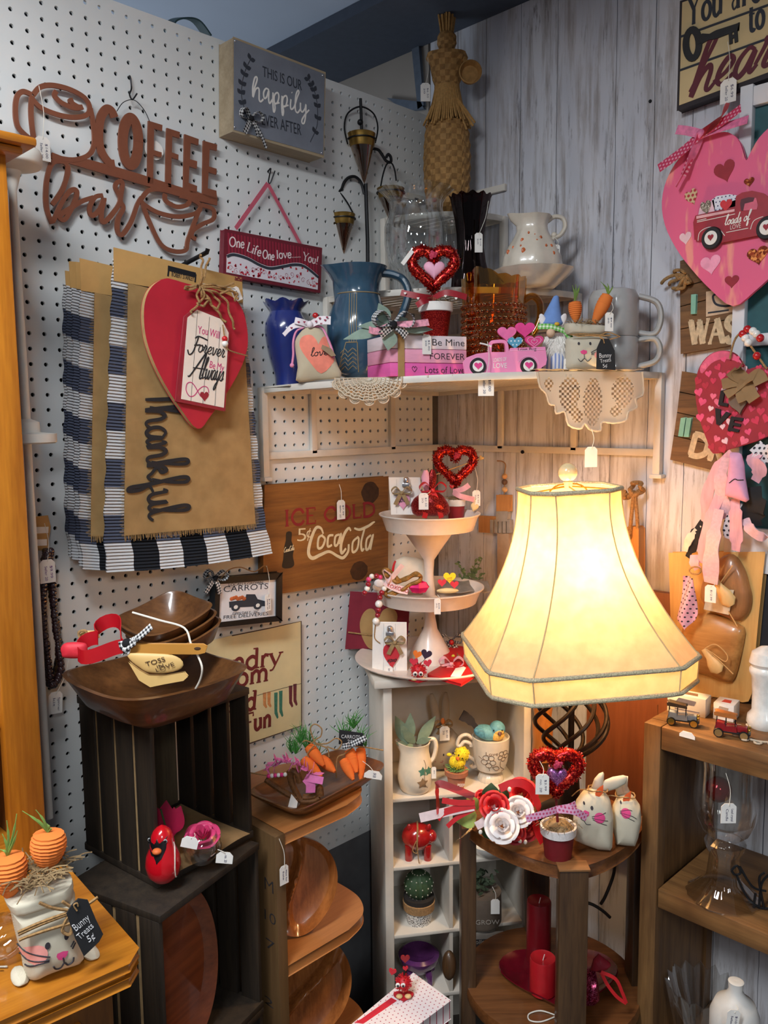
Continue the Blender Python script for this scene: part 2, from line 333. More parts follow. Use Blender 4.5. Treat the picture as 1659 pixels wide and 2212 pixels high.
# ================================================================ the room
PB = mat('pegboard white paint',(220,222,221),0.55,var=0.03,sc_=6)
def pegboard():
    mb = MB(); z0 = 2.15166; r = 0.0037; hf = 0.0127; th = 0.005
    i0,i1,j0,j1 = -7,39,-2,65
    ring = [(math.cos(a),math.sin(a)) for a in [math.pi*2*k/8 for k in range(8)]]
    vs = []; fs = []
    for i in range(i0,i1 + 1):
        for j in range(j0,j1 + 1):
            y = -1.03 + 0.0254*i; z = z0 - 0.0254*j; n = len(vs)
            for cx,cz in ring: m_ = max(abs(cx),abs(cz)); vs.append((0,y + cx/m_*hf,z + cz/m_*hf))
            for cx,cz in ring: vs.append((0,y + cx*r,z + cz*r))
            for cx,cz in ring: vs.append((-th,y + cx*r,z + cz*r))
            for k in range(8): q = (k + 1) % 8; fs.append((n + k,n + q,n + 8 + q,n + 8 + k)); fs.append((n + 8 + k,n + 8 + q,n + 16 + q,n + 16 + k))
    mb.add(vs,fs); ya = -1.03 + 0.0254*i0 - hf; yb = -1.03 + 0.0254*i1 + hf; za = z0 - 0.0254*j0 + hf; zb = z0 - 0.0254*j1 - hf
    yl,yr,zt,zl = -2.2,-0.023,2.222,0.485
    for (p,q,s,t) in ((yl,ya,zl,zt),(yb,yr,zl,zt),(ya,yb,za,zt),(ya,yb,zl,zb)): mb.add([(0,p,s),(0,q,s),(0,q,t),(0,p,t)],[(0,1,2,3)])
    mb.add([(0,yl,zt),(0,yr,zt),(-th,yr,zt),(-th,yl,zt),(0,yr,zl),(-th,yr,zl),(0,yl,zl),(-th,yl,zl)],[(0,1,2,3),(1,4,5,2),(4,6,7,5)])
    struct('wall_left',mb,PB,flat=True)
    struct('wall_left_back',MB().bb((-0.06,-2.2,0),(-0.045,-0.06,2.2)),mat('partition back',(60,62,66),0.8))
    struct('wall_left_lower',MB().bb((-0.03,-2.2,0),(0.0,-0.02,0.484)),mat('lower wall grey',(96,96,98),0.75,var=0.25,sc_=9))
pegboard()
def plankmat():
    t = NT('weathered white planks').set(0.62,0,0.35); co = t.co(); st = t.co(sc=(7,1,0.55)); a = t.noise(st,6.5,6,0.68); b = t.noise(t.co(sc=(1,1,0.45)),4.2,3); c = t.noise(t.co(sc=(9,1,1.1)),9,5,0.7)
    base = t.ramp(b,[(0.3,lin((176,179,190))),(0.5,lin((205,206,214))),(0.7,lin((222,222,226)))])
    m1 = t.mix(t.ramp(a,[(0.47,(0,0,0,1)),(0.64,(0.75,0.75,0.75,1))]),base,lin((146,137,133)))
    spots = t.mt('MULTIPLY',t.ramp(c,[(0.56,(0,0,0,1)),(0.66,(1,1,1,1))]),t.ramp(t.noise(co,3.0,2),[(0.44,(0,0,0,1)),(0.56,(1,1,1,1))]))
    m2 = t.mix(t.mt('MULTIPLY',spots,0.8),m1,lin((92,86,88))); t.bump(a,0.15,0.001); return t.base(m2)
PLK = plankmat()
def planks():
    xs = [-0.02,0.066,0.148,0.245,0.342,0.4855,0.5735,0.655,0.748,0.842,0.95,1.06,1.2,1.4]; rnd = random.Random(3)
    zs = [k*0.0405 for k in range(61)]; wob = [[rnd.gauss(0,0.0011) + 0.0025*math.sin(z*2.1 + k) for z in zs] for k in range(len(xs))]
    for w in wob: w[:] = [sum(w[max(0,i - 1):i + 2])/len(w[max(0,i - 1):i + 2]) for i in range(len(w))]
    mb = MB(); g = 0.0011
    for k in range(len(xs) - 1):
        vs = []; fs = []
        for i,z in enumerate(zs):
            a = xs[k] + wob[k][i] + g*(1 if k else 0); b = xs[k + 1] + wob[k + 1][i] - g*(0.6 + 0.5*math.sin(z*9 + k)); vs += [(a,0,z),(b,0,z),(b,0.006,z),(a,0.006,z)]
        for i in range(60): fs += [(4*i + q,4*i + (q + 1) % 4,4*i + 4 + (q + 1) % 4,4*i + 4 + q) for q in range(4)]
        mb.add(vs,fs)
    struct('wall_right',mb,PLK,flat=True)
    struct('wall_right_back',MB().bb((-0.02,0.007,0),(1.4,0.03,2.43)),mat('groove dark',(20,19,20),0.9))
    struct('trim_2',MB().bb((-0.035,-0.02,0.0),(-0.002,0.012,2.2)),mat('corner stud',(92,88,86),0.8))
planks()
struct('wall_rear',MB().bb((-1.6,0.0,0),(-0.03,0.03,2.43)),mat('beige painted panel',(148,140,132),0.7,var=0.05,sc_=5))
struct('ceiling',MB().bb((-2.5,-4.2,2.432),(4.0,0.06,2.47)),mat('pale blue ceiling',(176,188,206),0.8,var=0.05,sc_=3))
struct('trim_1',MB().bb((-2.5,-0.232,2.405),(1.5,-0.001,2.431)),mat('slate blue soffit board',(62,70,84),0.7,var=0.08))
struct('floor',MB().bb((-2.5,-4.2,-0.05),(4.0,0.06,0.0)),mat('grey floor',(92,86,80),0.6,var=0.15,sc_=8))
FXM = mat('fixture white',(225,228,230),0.4)
struct('ceiling_fixture',MB().bb((0.71,-2.62,2.402),(0.99,-1.38,2.431)),FXM); mb = MB().bb((-0.15,-0.62,2.402),(0.15,0.62,2.431)); c4,s4 = math.cos(0.698),math.sin(0.698); mb.xf(lambda q: V((2.9 + q.x*c4 - q.y*s4,-2.6 + q.x*s4 + q.y*c4,q.z))); struct('ceiling_fixture',mb,FXM)
struct('fill_light_housing',MB().bb((-1.5,-2.0,1.24),(-0.7,-0.8,1.295)),FXM)  # made-up housing under the added ceiling fill, hidden behind the pegboard
# bracket on the rear wall and the strap lying over the partition
fr = F(on(905,180,1,-0.004),0); t = thing('shelf_bracket','blue grey metal shelf bracket on the wall in the top corner','bracket',fr)
fB = mat('blue grey metal',(98,108,122),0.5,0.3)
part('upright',MB().prism([fr.p(*q,0) for q in ((884,12),(892,8),(900,14),(918,228),(906,236))],-0.006,0.003),fB,t,bev=0.001)
part('arm',MB().prism([fr.p(*q,0) for q in ((842,214),(912,222),(918,236),(880,240))],-0.006,0.003),fB,t,bev=0.001)
fr = F((-0.04,on(405,50,0,-0.05).y,2.2),90)
single('basket_handle','dark teal strap handle showing over the top edge of the pegboard','handle',fr,MB().ribbon(cr([fr.p(360,75,0),fr.p(372,46,0),fr.p(400,39,0),fr.p(425,47,0),fr.p(450,80,0)],6),0.03,0.003,(0,1,0.3)),mat('dark teal plastic',(40,66,72),0.5))
# ================================================================ furniture
# ---- white corner shelf of three quarter round tiers
WM = mat('white enamel metal',(214,208,198),0.45,0.0,var=0.06,sc_=25)
ZS = lambda x: 1.562 + 0.02*min(1,max(0,x/0.6))      # the lowest tier hangs slightly out of level
fr = F((0.0,0.0,1.562),0); t = thing('corner_shelf','white metal corner shelf of three quarter round tiers fixed in the corner above the lamp','shelf',fr)
def tier(rx,ry,z,zr,z2,tilt,n):
    zz = lambda x: tilt*min(1,x/0.6); g = 0.006
    arc = [(g + (rx - g)*math.cos(a),-g - (ry - g)*math.sin(a)) for a in [math.pi/2*k/28 for k in range(29)]]
    mb = MB(); mb.ribbon([(x,y,z - 0.006 + zz(x)) for x,y in arc],0.013,0.004); mb.ribbon([(g,-g,z - 0.006),(rx,-g,z - 0.006 + zz(rx))],0.013,0.004); mb.ribbon([(g,-g,z - 0.006),(g,-ry,z - 0.006)],0.013,0.004)
    part('rim',mb,WM,t,bev=0.0008); mb = MB(); w = 0.0105
    for k in range(n):
        y = -ry*(k + 0.7)/n; x1 = rx*math.sqrt(max(0,1 - (y/ry) ** 2)) - 0.004
        if x1 > 0.02: mb.add([(g,y - w,z - 0.003),(x1,y - w,z - 0.003 + zz(x1)),(x1,y + w,z - 0.003 + zz(x1)),(g,y + w,z - 0.003),(g,y - w,z),(x1,y - w,z + zz(x1)),(x1,y + w,z + zz(x1)),(g,y + w,z)],[(0,1,2,3),(4,7,6,5),(0,4,5,1),(2,6,7,3),(1,5,6,2),(0,3,7,4)])
    part('slatted_tier',mb,WM,t); mb = MB(); b = 0.0075
    mb.bb((g,-b*1.3,zr - b),(rx,-0.001,zr + b)); mb.bb((0.001,-ry,zr - b),(b*1.3,-g,zr + b)); part('wall_rail',mb,WM,t,bev=0.001)
    for q in (1,2):
        x = rx*q/3; mb = MB(); mb.bb((x - b,-b*1.3,zr),(x + b,-0.001,z - 0.005)); part('upright',mb,WM,t,bev=0.001); y = -ry*(0.68 if q == 1 else 0.24) - 0.04; mb = MB(); mb.bb((0.001,y - b,zr),(b*1.3,y + b,z - 0.005)); part('upright',mb,WM,t,bev=0.001)
    for (x,y) in ((rx,-0.012),(0.012,-ry)):
        mb = MB(); mb.bb((x - b,y - b,z2),(x + b,y + b,z + zz(x) - 0.001)); mb.bb((x - 0.013,y - 0.01,z2 - 0.004),(x + 0.013,y + 0.01,z2 + 0.004)); part('leg',mb,WM,t,bev=0.001)
tier(0.605,0.562,0.0,-0.142,-0.19,0.02,20); tier(0.41,0.38,0.198,0.13,0.06,0.0,13); tier(0.212,0.2,0.392,0.458,0.21,0.0,7)
# ---- white cubby cabinet
FC = F((0.20,-0.40,0.0),55); CW = mat('aged white paint',(212,204,192),0.6,var=0.08,sc_=14); CD = mat('worn shelf edge',(120,104,88),0.8)
cx0 = FC.p(830,1700).x; cx1 = FC.p(1147,1640).x; cz = FC.p(840,1483).z; DP = 0.2
ZC = [FC.p(852,v).z for v in (1727,1875,2022,2160)]; ZT = cz + 0.019
t = thing('cubby_cabinet','white painted wooden cubby cabinet with compartments in the corner','cabinet',FC)
mb = MB(); mb.bb((cx0,0,0),(cx0 + 0.019,DP,cz)); part('side_panel',mb,CW,t,bev=0.0015); mb = MB(); mb.bb((cx1 - 0.017,0,0),(cx1,DP,cz)); part('side_panel',mb,CW,t,bev=0.0015)
part('back_panel',MB().bb((cx0 + 0.019,DP - 0.006,0),(cx1 - 0.017,DP,cz)),CW,t)
mb = MB(); mb.bb((cx0 - 0.022,-0.016,cz),(cx1 + 0.03,DP + 0.01,ZT)); part('top',mb,CW,t,bev=0.004)
for z in ZC: mb = MB(); mb.bb((cx0 + 0.019,0.001,z - 0.008),(cx1 - 0.017,DP - 0.006,z)); part('shelf',mb,CW,t,bev=0.001)
xm = FC.p(975,1800).x; mb = MB(); mb.bb((xm - 0.004,0.003,0.02),(xm + 0.004,DP - 0.006,ZC[0] - 0.008)); part('divider',mb,CW,t)
# ---- small wooden table with rounded shelves
TW = wood('table brown wood',(124,76,40),(78,44,22),'x',9,0.35,0.3); TD = wood('table dark post',(86,60,36),(48,30,18),'z',9,0.4,0.2)
qt = PD(1195,1800,1.6); FT = F((qt.x,qt.y,0.0),45); TZ = 0.73
t = thing('side_table','small brown wooden side table with two tiers on four flat posts','table',FT)
def clover(r,b):
    out = []
    for k in range(4):
        a0 = -90 + 90*k
        for q in range(13):
            f = q/12; a = math.radians(a0 + 90*f); m_ = r*(1 - (1 - b)*math.sin(math.pi*f) ** 0.9); out.append((m_*math.cos(a),m_*math.sin(a)))
    return out
part('tabletop',MB().prism(clover(0.172,0.86),TZ - 0.024,TZ,'z'),TW,t,bev=0.003); part('lower_shelf',MB().lathe([(0,0.378),(0.168,0.378),(0.17,0.39),(0.168,0.402),(0,0.402)],48),TW,t)
for k,a in enumerate((-90,0,90,180)):
    ca,sa = math.cos(math.radians(a)),math.sin(math.radians(a)); mb = MB(); mb.bb((0.15,-0.025,0),(0.178,0.025,TZ - 0.004)); mb.xf(lambda q: V((q.x*ca - q.y*sa,q.x*sa + q.y*ca,q.z))); part('leg',mb,TD,t,bev=0.002)
mb = MB(); mb.bb((-0.027,-0.181,TZ - 0.003),(0.027,-0.15,TZ + 0.001)); part('post_cap',mb,wood('post cap wood',(150,104,64),(120,80,44),'x',12),t,bev=0.001)
# ---- dark slatted crates
CR = wood('dark stained crate',(52,41,30),(26,20,15),'z',10,0.6); CRL = wood('crate inner board',(104,86,62),(66,52,36),'z',8,0.7)
CRT_ = mat('raw crate wood',(150,122,84),0.8,var=.15)
def crate(fr,w,d,h,label):
    t = thing('wooden_crate',label,'crate',fr); e = 0.012
    for z in (0,h - e): mb = MB(); mb.bb((0,0,z),(w,d,z + e)); part('end_board',mb,CR,t,bev=0.001)
    for x in (0,w - 0.008):
        for k in range(4): mb = MB(); y0 = d*k/4 + 0.0; mb.bb((x,y0 + 0.003,e),(x + 0.008,y0 + d/4 - 0.006,h - e)); part('slat',mb,CR,t,bev=0.0008)
    for k in range(1,4):
        for x in (0.003,): mb = MB(); mb.bb((x,d*k/4 - 0.0055,e),(x + 0.003,d*k/4 + 0.0025,h - e)); part('raw_strip',mb,CRT_,t)
    for k in range(3): mb = MB(); mb.bb((0.009 + (w - 0.018)*k/3,d - 0.007,e),(0.007 + (w - 0.018)*(k + 1)/3,d,h - e)); part('back_slat',mb,CRL,t)
    return t
FU = F((0.268,-0.987,0.754),97); UH = 0.276; crate(FU,0.208,0.205,UH,'dark slatted wooden crate under the wooden bowls, topmost of its stack')
FL = F((0.335,-1.022,0.44),106.5); crate(FL,0.247,0.2,0.313,'dark slatted wooden crate holding a large oval tray, under the crate with the red bird')
crate(F((0.335,-1.022,0.13),106.5),0.247,0.2,0.309,'dark slatted wooden crate at the bottom of the stack')
single('brown_paper_liner','creased brown paper lining the bottom of the upper crate','paper',F(FU.w((0.1,0.1,0.0125)),97),MB().sheet(lambda a,b: (-0.09 + a*0.18,-0.11 + b*0.19,0.003 + 0.002*math.sin(9*a + 4*b)),12,10,0,wall=(0,0,0.0006)),mat('brown paper',(150,118,78),0.8,var=0.1))
# ---- orange wood shelf unit with rounded ends
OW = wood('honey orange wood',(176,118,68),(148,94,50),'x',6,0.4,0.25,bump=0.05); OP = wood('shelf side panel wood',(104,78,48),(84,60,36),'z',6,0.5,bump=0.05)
FQ = F((0.277,-0.737,0.0),90); QZ = 0.757; QS = FQ.p(625,2085).z
t = thing('rounded_shelf_unit','honey brown wooden shelf unit with rounded shelf ends under the carrot tray','shelf',FQ)
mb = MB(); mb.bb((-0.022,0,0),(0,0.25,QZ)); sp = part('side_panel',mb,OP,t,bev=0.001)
qo = [(0,0.002)] + [(q.x,q.y) for q in cr([(0.15,0.002),(0.205,0.02),(0.238,0.065),(0.245,0.125),(0.238,0.185),(0.205,0.23),(0.15,0.248)],5)] + [(0,0.248)]
for z in (QZ,QS,QS - 0.25): part('shelf',MB().prism(qo,z - 0.022,z,'z'),OW,t,bev=0.002)
mb = MB(); mb.bb((0.0,0.225,0.1),(0.13,0.24,QZ - 0.022)); part('spine_board',mb,OW,t)
fs_ = F(FQ.w((-0.0225,0,0)),0)
for s_,u,v,h in (('M',572,1920,28),('10',572,1985,24),('7',575,2045,22),('2',572,2165,18)):
    q = fs_.p(u,v,0); mb = text(MB(),s_,q,q + V((0.018*(1 + 0.4*len(s_)),0,0.0)),h*0.0009,0,0.0004,thin=-0.015); mb.xf(lambda q: FQ.l(fs_.w(q))); part('pen_number',mb,INK,sp)
# ---- oak dresser and bookcase hutch on the left
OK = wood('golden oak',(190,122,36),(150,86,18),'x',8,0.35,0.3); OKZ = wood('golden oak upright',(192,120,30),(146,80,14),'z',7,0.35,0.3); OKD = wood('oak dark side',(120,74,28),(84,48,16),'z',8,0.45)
FD = F((0.548,-1.161,0.0),85); DZ = 0.86
t = thing('oak_dresser','golden oak dresser with moulded top edge in the bottom left corner','dresser',FD)
def slab(mb,x0,x1,y0,y1,z,ch=0.02):
    mb.prism([(x0,y0),(x1 - ch,y0),(x1,y0 + ch),(x1,y1),(x0,y1)],z - 0.011,z,'z'); mb.prism([(x0,y0 + 0.006),(x1 - ch - 0.004,y0 + 0.006),(x1 - 0.006,y0 + ch + 0.004),(x1 - 0.006,y1),(x0,y1)],z - 0.019,z - 0.0105,'z'); mb.prism([(x0,y0 + 0.001),(x1 - ch,y0 + 0.001),(x1 - 0.001,y0 + ch),(x1 - 0.001,y1),(x0,y1)],z - 0.03,z - 0.0185,'z')
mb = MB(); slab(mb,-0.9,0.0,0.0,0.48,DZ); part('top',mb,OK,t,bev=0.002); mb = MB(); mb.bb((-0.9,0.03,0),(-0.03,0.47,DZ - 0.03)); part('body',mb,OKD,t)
for k in range(2): mb = MB(); mb.bb((-0.86,0.016,DZ - 0.25 - 0.2*k),(-0.07,0.031,DZ - 0.065 - 0.2*k)); part('drawer',mb,OK,t,bev=0.003)
FH = F(PD(104,1850,1.215),90); FH.o.z = DZ; t = thing('oak_bookcase','golden oak bookcase standing on the dresser at the left edge','bookcase',FH)
zt = FH.p(45,325).z; pw = 0.05
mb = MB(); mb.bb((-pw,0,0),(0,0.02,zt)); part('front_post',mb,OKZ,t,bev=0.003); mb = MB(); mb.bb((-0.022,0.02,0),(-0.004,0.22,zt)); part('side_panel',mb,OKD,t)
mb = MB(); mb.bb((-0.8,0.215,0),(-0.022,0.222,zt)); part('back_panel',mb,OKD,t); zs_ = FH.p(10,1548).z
for z in (zs_,zs_ + 0.36,0.02): mb = MB(); mb.bb((-0.8,0.012,z - 0.02),(-0.022,0.215,z)); part('shelf',mb,OK,t,bev=0.002)
mb = MB(); mb.bb((-0.8,-0.03,zt),(0.03,0.22,zt + 0.012)); mb.bb((-0.8,-0.018,zt - 0.01),(0.016,0.22,zt)); part('cornice',mb,OK,t,bev=0.004); BZ = DZ + zt + 0.012
# ---- rustic wooden cabinet on the right
RW = wood('rustic pine',(138,98,56),(88,58,30),'x',8,0.55,dark=(84,52,24)); RZ = wood('rustic pine upright',(130,94,54),(84,56,30),'z',8,0.55,dark=(80,50,24))
FR = F((0.72,-0.264,0.0),0); RT = FR.p(1392,1560).z; RS = FR.p(1424,1924).z; t = thing('rustic_shelf_cabinet','rough brown pine shelf cabinet against the plank wall on the right','cabinet',FR)
part('front_post',MB().bb((0,0,0),(0.032,0.03,RT)),RZ,t,bev=0.0015); part('back_post',MB().bb((0.0,0.23,0),(0.03,0.258,RT)),RZ,t,bev=0.0015); part('side_board',MB().bb((0.01,0.03,0),(0.024,0.23,RT - 0.01)),RZ,t)
part('top',MB().bb((0.033,0.0,RT - 0.042),(0.62,0.258,RT)),RW,t,bev=0.002); part('top_end',MB().bb((0.0,0.0301,RT - 0.03),(0.0325,0.2299,RT)),RZ,t)
part('shelf',MB().bb((0.033,0.004,RS - 0.036),(0.62,0.258,RS)),RW,t,bev=0.002); part('shelf',MB().bb((0.033,0.004,RS - 0.39),(0.62,0.258,RS - 0.354)),RW,t,bev=0.002)
part('front_post',MB().bb((0.59,0.0005,0),(0.619,0.03,RT - 0.043)),RZ,t)
part('nail',MB().tube([FR.p(1421,1544,0.035),FR.p(1421,1522,0.035)],0.0009,6),mat('rusty nail',(120,80,50),0.5,0.6),t)
# ---- the lit table lamp
LX = PD(1236,1440,1.57); FLp = F((LX.x,LX.y,TZ + 0.0012),50); t = thing('table_lamp','lit table lamp with cream bell shade and twisted iron cage base on the side table','lamp',FLp)
IR = mat('dark bronze iron',(54,42,34),0.4,0.7,var=0.15); zl = lambda v: PD(1225,v,1.57).z - TZ
zb,zc = zl(1640),zl(1462)
part('base',MB().lathe([(0,0),(0.062,0),(0.064,0.008),(0.05,0.018),(0.02,0.03),(0.014,zb - 0.02),(0.02,zb - 0.008),(0.02,zb),(0,zb)],32),IR,t)
for k in range(8):
    pts = [((0.016 + 0.056*math.sin(math.pi*min(1,f*1.06)) ** 0.8*(1 - 0.12*f))*math.cos(2*math.pi*k/8 + 2.4*f + 0.4),(0.016 + 0.056*math.sin(math.pi*min(1,f*1.06)) ** 0.8*(1 - 0.12*f))*math.sin(2*math.pi*k/8 + 2.4*f + 0.4),zb + (zc - zb)*f) for f in [q/22 for q in range(23)]]
    part('cage_bar',MB().tube(pts,0.0042,8),IR,t)
part('stem',MB().tube([(0,0,zb),(0,0,zc + 0.03)],0.006,10),IR,t); part('collar',MB().lathe([(0,zc - 0.004),(0.03,zc - 0.004),(0.036,zc + 0.008),(0.036,zc + 0.02),(0.02,zc + 0.026),(0.012,zc + 0.06),(0.008,zc + 0.08),(0.008,zc + 0.1),(0.016,zc + 0.102),(0.016,zc + 0.135),(0,zc + 0.135)],28),mat('lamp collar ivory',(196,180,150),0.5),t)
def shademat():
    n = NT('cream shade fabric'); d = n.n('ShaderNodeBsdfDiffuse'); tr = n.n('ShaderNodeBsdfTranslucent'); mx = n.n('ShaderNodeMixShader'); mx.inputs[0].default_value = 0.62
    nz = n.noise(n.co(),45,4); c1 = n.ramp(nz,[(0.35,lin((234,216,186))),(0.65,lin((241,226,198)))]); n.l(c1,d.inputs[0]); n.l(c1,tr.inputs[0]); n.l(d.outputs[0],mx.inputs[1]); n.l(tr.outputs[0],mx.inputs[2]); n.l(mx.outputs[0],n.out.inputs[0]); return n.m
SHM = shademat(); TRIM = mat('braided trim',(186,176,146),0.8,var=0.35,sc_=420,bump=0.9)
zs0,zs1,zs2 = zl(1443),zl(1392),zl(1052)
def octo(a,c): return [(-a + c,-a),(a - c,-a),(a,-a + c),(a,a - c),(a - c,a),(-a + c,a),(-a,a - c),(-a,-a + c)]
prof = []
for k in range(13): f = k/12; prof.append((0.186 - 0.104*(1 - (1 - f) ** 1.9),0.06 - 0.026*f,zs1 + (zs2 - zs1)*f))
prof = [(0.183,0.06,zs0)] + prof; lean = M.Rotation(math.radians(-2.5),3,'Y'); tilt = lambda q: V((0,0,zs1)) + lean @ (q - V((0,0,zs1)))
mb = MB(); vs = []; fs = []
for off in (0.0,0.0015):
    for a,c,z in prof: vs += [(x,y,z) for x,y in octo(a - off,c)]
n = len(prof)
for lay in (0,1):
    for i in range(n - 1):
        for k in range(8): b = lay*n*8 + i*8; fs.append((b + k,b + (k + 1) % 8,b + 8 + (k + 1) % 8,b + 8 + k))
for i in (0,n - 1):
    for k in range(8): fs.append((i*8 + k,i*8 + (k + 1) % 8,n*8 + i*8 + (k + 1) % 8,n*8 + i*8 + k))
mb.add(vs,fs); mb.xf(tilt); shade = part('lamp_shade',mb,SHM,t,flat=True)
for i,rr in ((0,0.0042),(1,0.0042),(n - 1,0.0042)):
    a,c,z = prof[i]; P = octo(a + 0.002,c); pts = []
    for k in range(8): p,q = V(P[k] + (z,)),V(P[(k + 1) % 8] + (z,)); pts += [p.lerp(q,f) for f in (0.06,0.5,0.94)]
    part('trim_braid',MB().tube(pts,rr,8,closed=True).xf(tilt),TRIM,shade)
for k in range(8):
    part('seam',MB().tube([V(octo(a + 0.0005,c)[k] + (z,)) for a,c,z in prof],0.0013,5).xf(tilt),mat('seam piping',(196,176,130),0.8),shade)
part('harp',MB().tube(cr([(0.02,0,zc + 0.06),(0.05,0,zc + 0.12),(0.045,0,zs2 - 0.03),(0.0,0,zs2 + 0.008),(-0.045,0,zs2 - 0.03),(-0.05,0,zc + 0.12),(-0.02,0,zc + 0.06)],6),0.0016,6).xf(tilt),mat('brass',(190,150,70),0.25,0.9),t)
part('spider',MB().tube([(-0.08,0,zs2 - 0.006),(0,0,zs2 + 0.004),(0.08,0,zs2 - 0.006)],0.0015,6).tube([(0,-0.08,zs2 - 0.006),(0,0,zs2 + 0.004),(0,0.08,zs2 - 0.006)],0.0015,6).xf(tilt),mat('brass',(190,150,70),0.25,0.9),t)
zf = zl(1018); part('finial',MB().lathe([(0,zs2),(0.007,zs2),(0.009,zs2 + 0.012),(0.006,zf - 0.016),(0,zf - 0.015)],16).ball((0,0,zf),0.0175,20).xf(tilt),mat('ivory finial',(226,206,160),0.25,coat=0.6),t)
part('bulb',MB().lathe([(0,zc + 0.12),(0.012,zc + 0.125),(0.014,zc + 0.145),(0.026,zc + 0.18),(0.03,zc + 0.205),(0.022,zc + 0.228),(0,zc + 0.236)],20),glass('bulb glass',(1,0.97,0.9,1),0.1),t)
bl = bpy.data.lights.new('lamp_bulb_light','POINT'); bl.energy = 10.5; bl.color = (1.0,0.68,0.37); bl.shadow_soft_size = 0.03; bo = bpy.data.objects.new('lamp_bulb_light',bl); COL.objects.link(bo); bo.location = (LX.x,LX.y,TZ + zc + 0.205)
fr = F(FT.w((0.05,0.1,0)),45); single('lamp_cord','black lamp cord hanging below the side table in front of the planks','cord',fr,MB().tube(cr([fr.p(1330,1850,0.03),fr.p(1325,1890,0.05),fr.p(1308,1935,0.05),fr.p(1298,1952,0.06)],6),0.0035,8).tube(cr([fr.p(1240,1945,0.05),fr.p(1275,1952,0.05),fr.p(1300,1966,0.05),fr.p(1318,1982,0.05)],6),0.0035,8),mat('black cord',(26,24,24),0.5))
# ---- white three tier stand
ST = F(PD(930,1440,1.88),45); ST.o.z = ZT; SW = mat('white enamel stand',(226,212,200),0.35,var=0.04,coat=0.2); zS = lambda v: PD(930,v,1.88).z - ZT
t = thing('tiered_stand','white three tier stand of round trays on the cubby cabinet','stand',ST); zt1,zt2 = zS(1262),zS(1104); SX1 = ST.p(925,1262).x; SX2 = ST.p(928,1104).x
pan = lambda r,z,d,cx: MB().lathe([(0,z - d),(r*0.86,z - d),(r*0.94,z - d*0.25),(r,z - 0.002),(r,z),(r*0.97,z),(r*0.9,z - d*0.25),(r*0.82,z - d + 0.003),(0,z - d + 0.003)],48,(cx,0,0))
part('bottom_tray',MB().lathe([(0,0.001),(0.13,0.001),(0.168,0.012),(0.17,0.015),(0.166,0.016),(0.128,0.006),(0,0.006)],56),SW,t); part('middle_tray',pan(0.124,zt1,0.034,SX1),SW,t); part('top_tray',pan(0.112,zt2,0.036,SX2),SW,t)
z1 = zt1 - 0.034; z2 = zt2 - 0.036; part('pedestal',MB().lathe([(0.05,0.006),(0.047,0.02),(0.035,z1*0.3),(0.016,z1*0.55),(0.011,z1*0.75),(0.012,z1*0.93),(0.018,z1)],36),SW,t)
part('pedestal',MB().lathe([(0.03,zt1 - 0.031),(0.014,zt1 - 0.02),(0.01,zt1 + 0.03),(0.012,zt1 + 0.06),(0.022,zt1 + 0.075),(0.05,z2 - 0.012),(0.054,z2)],36,((SX1 + SX2)/2,0,0)),SW,t)
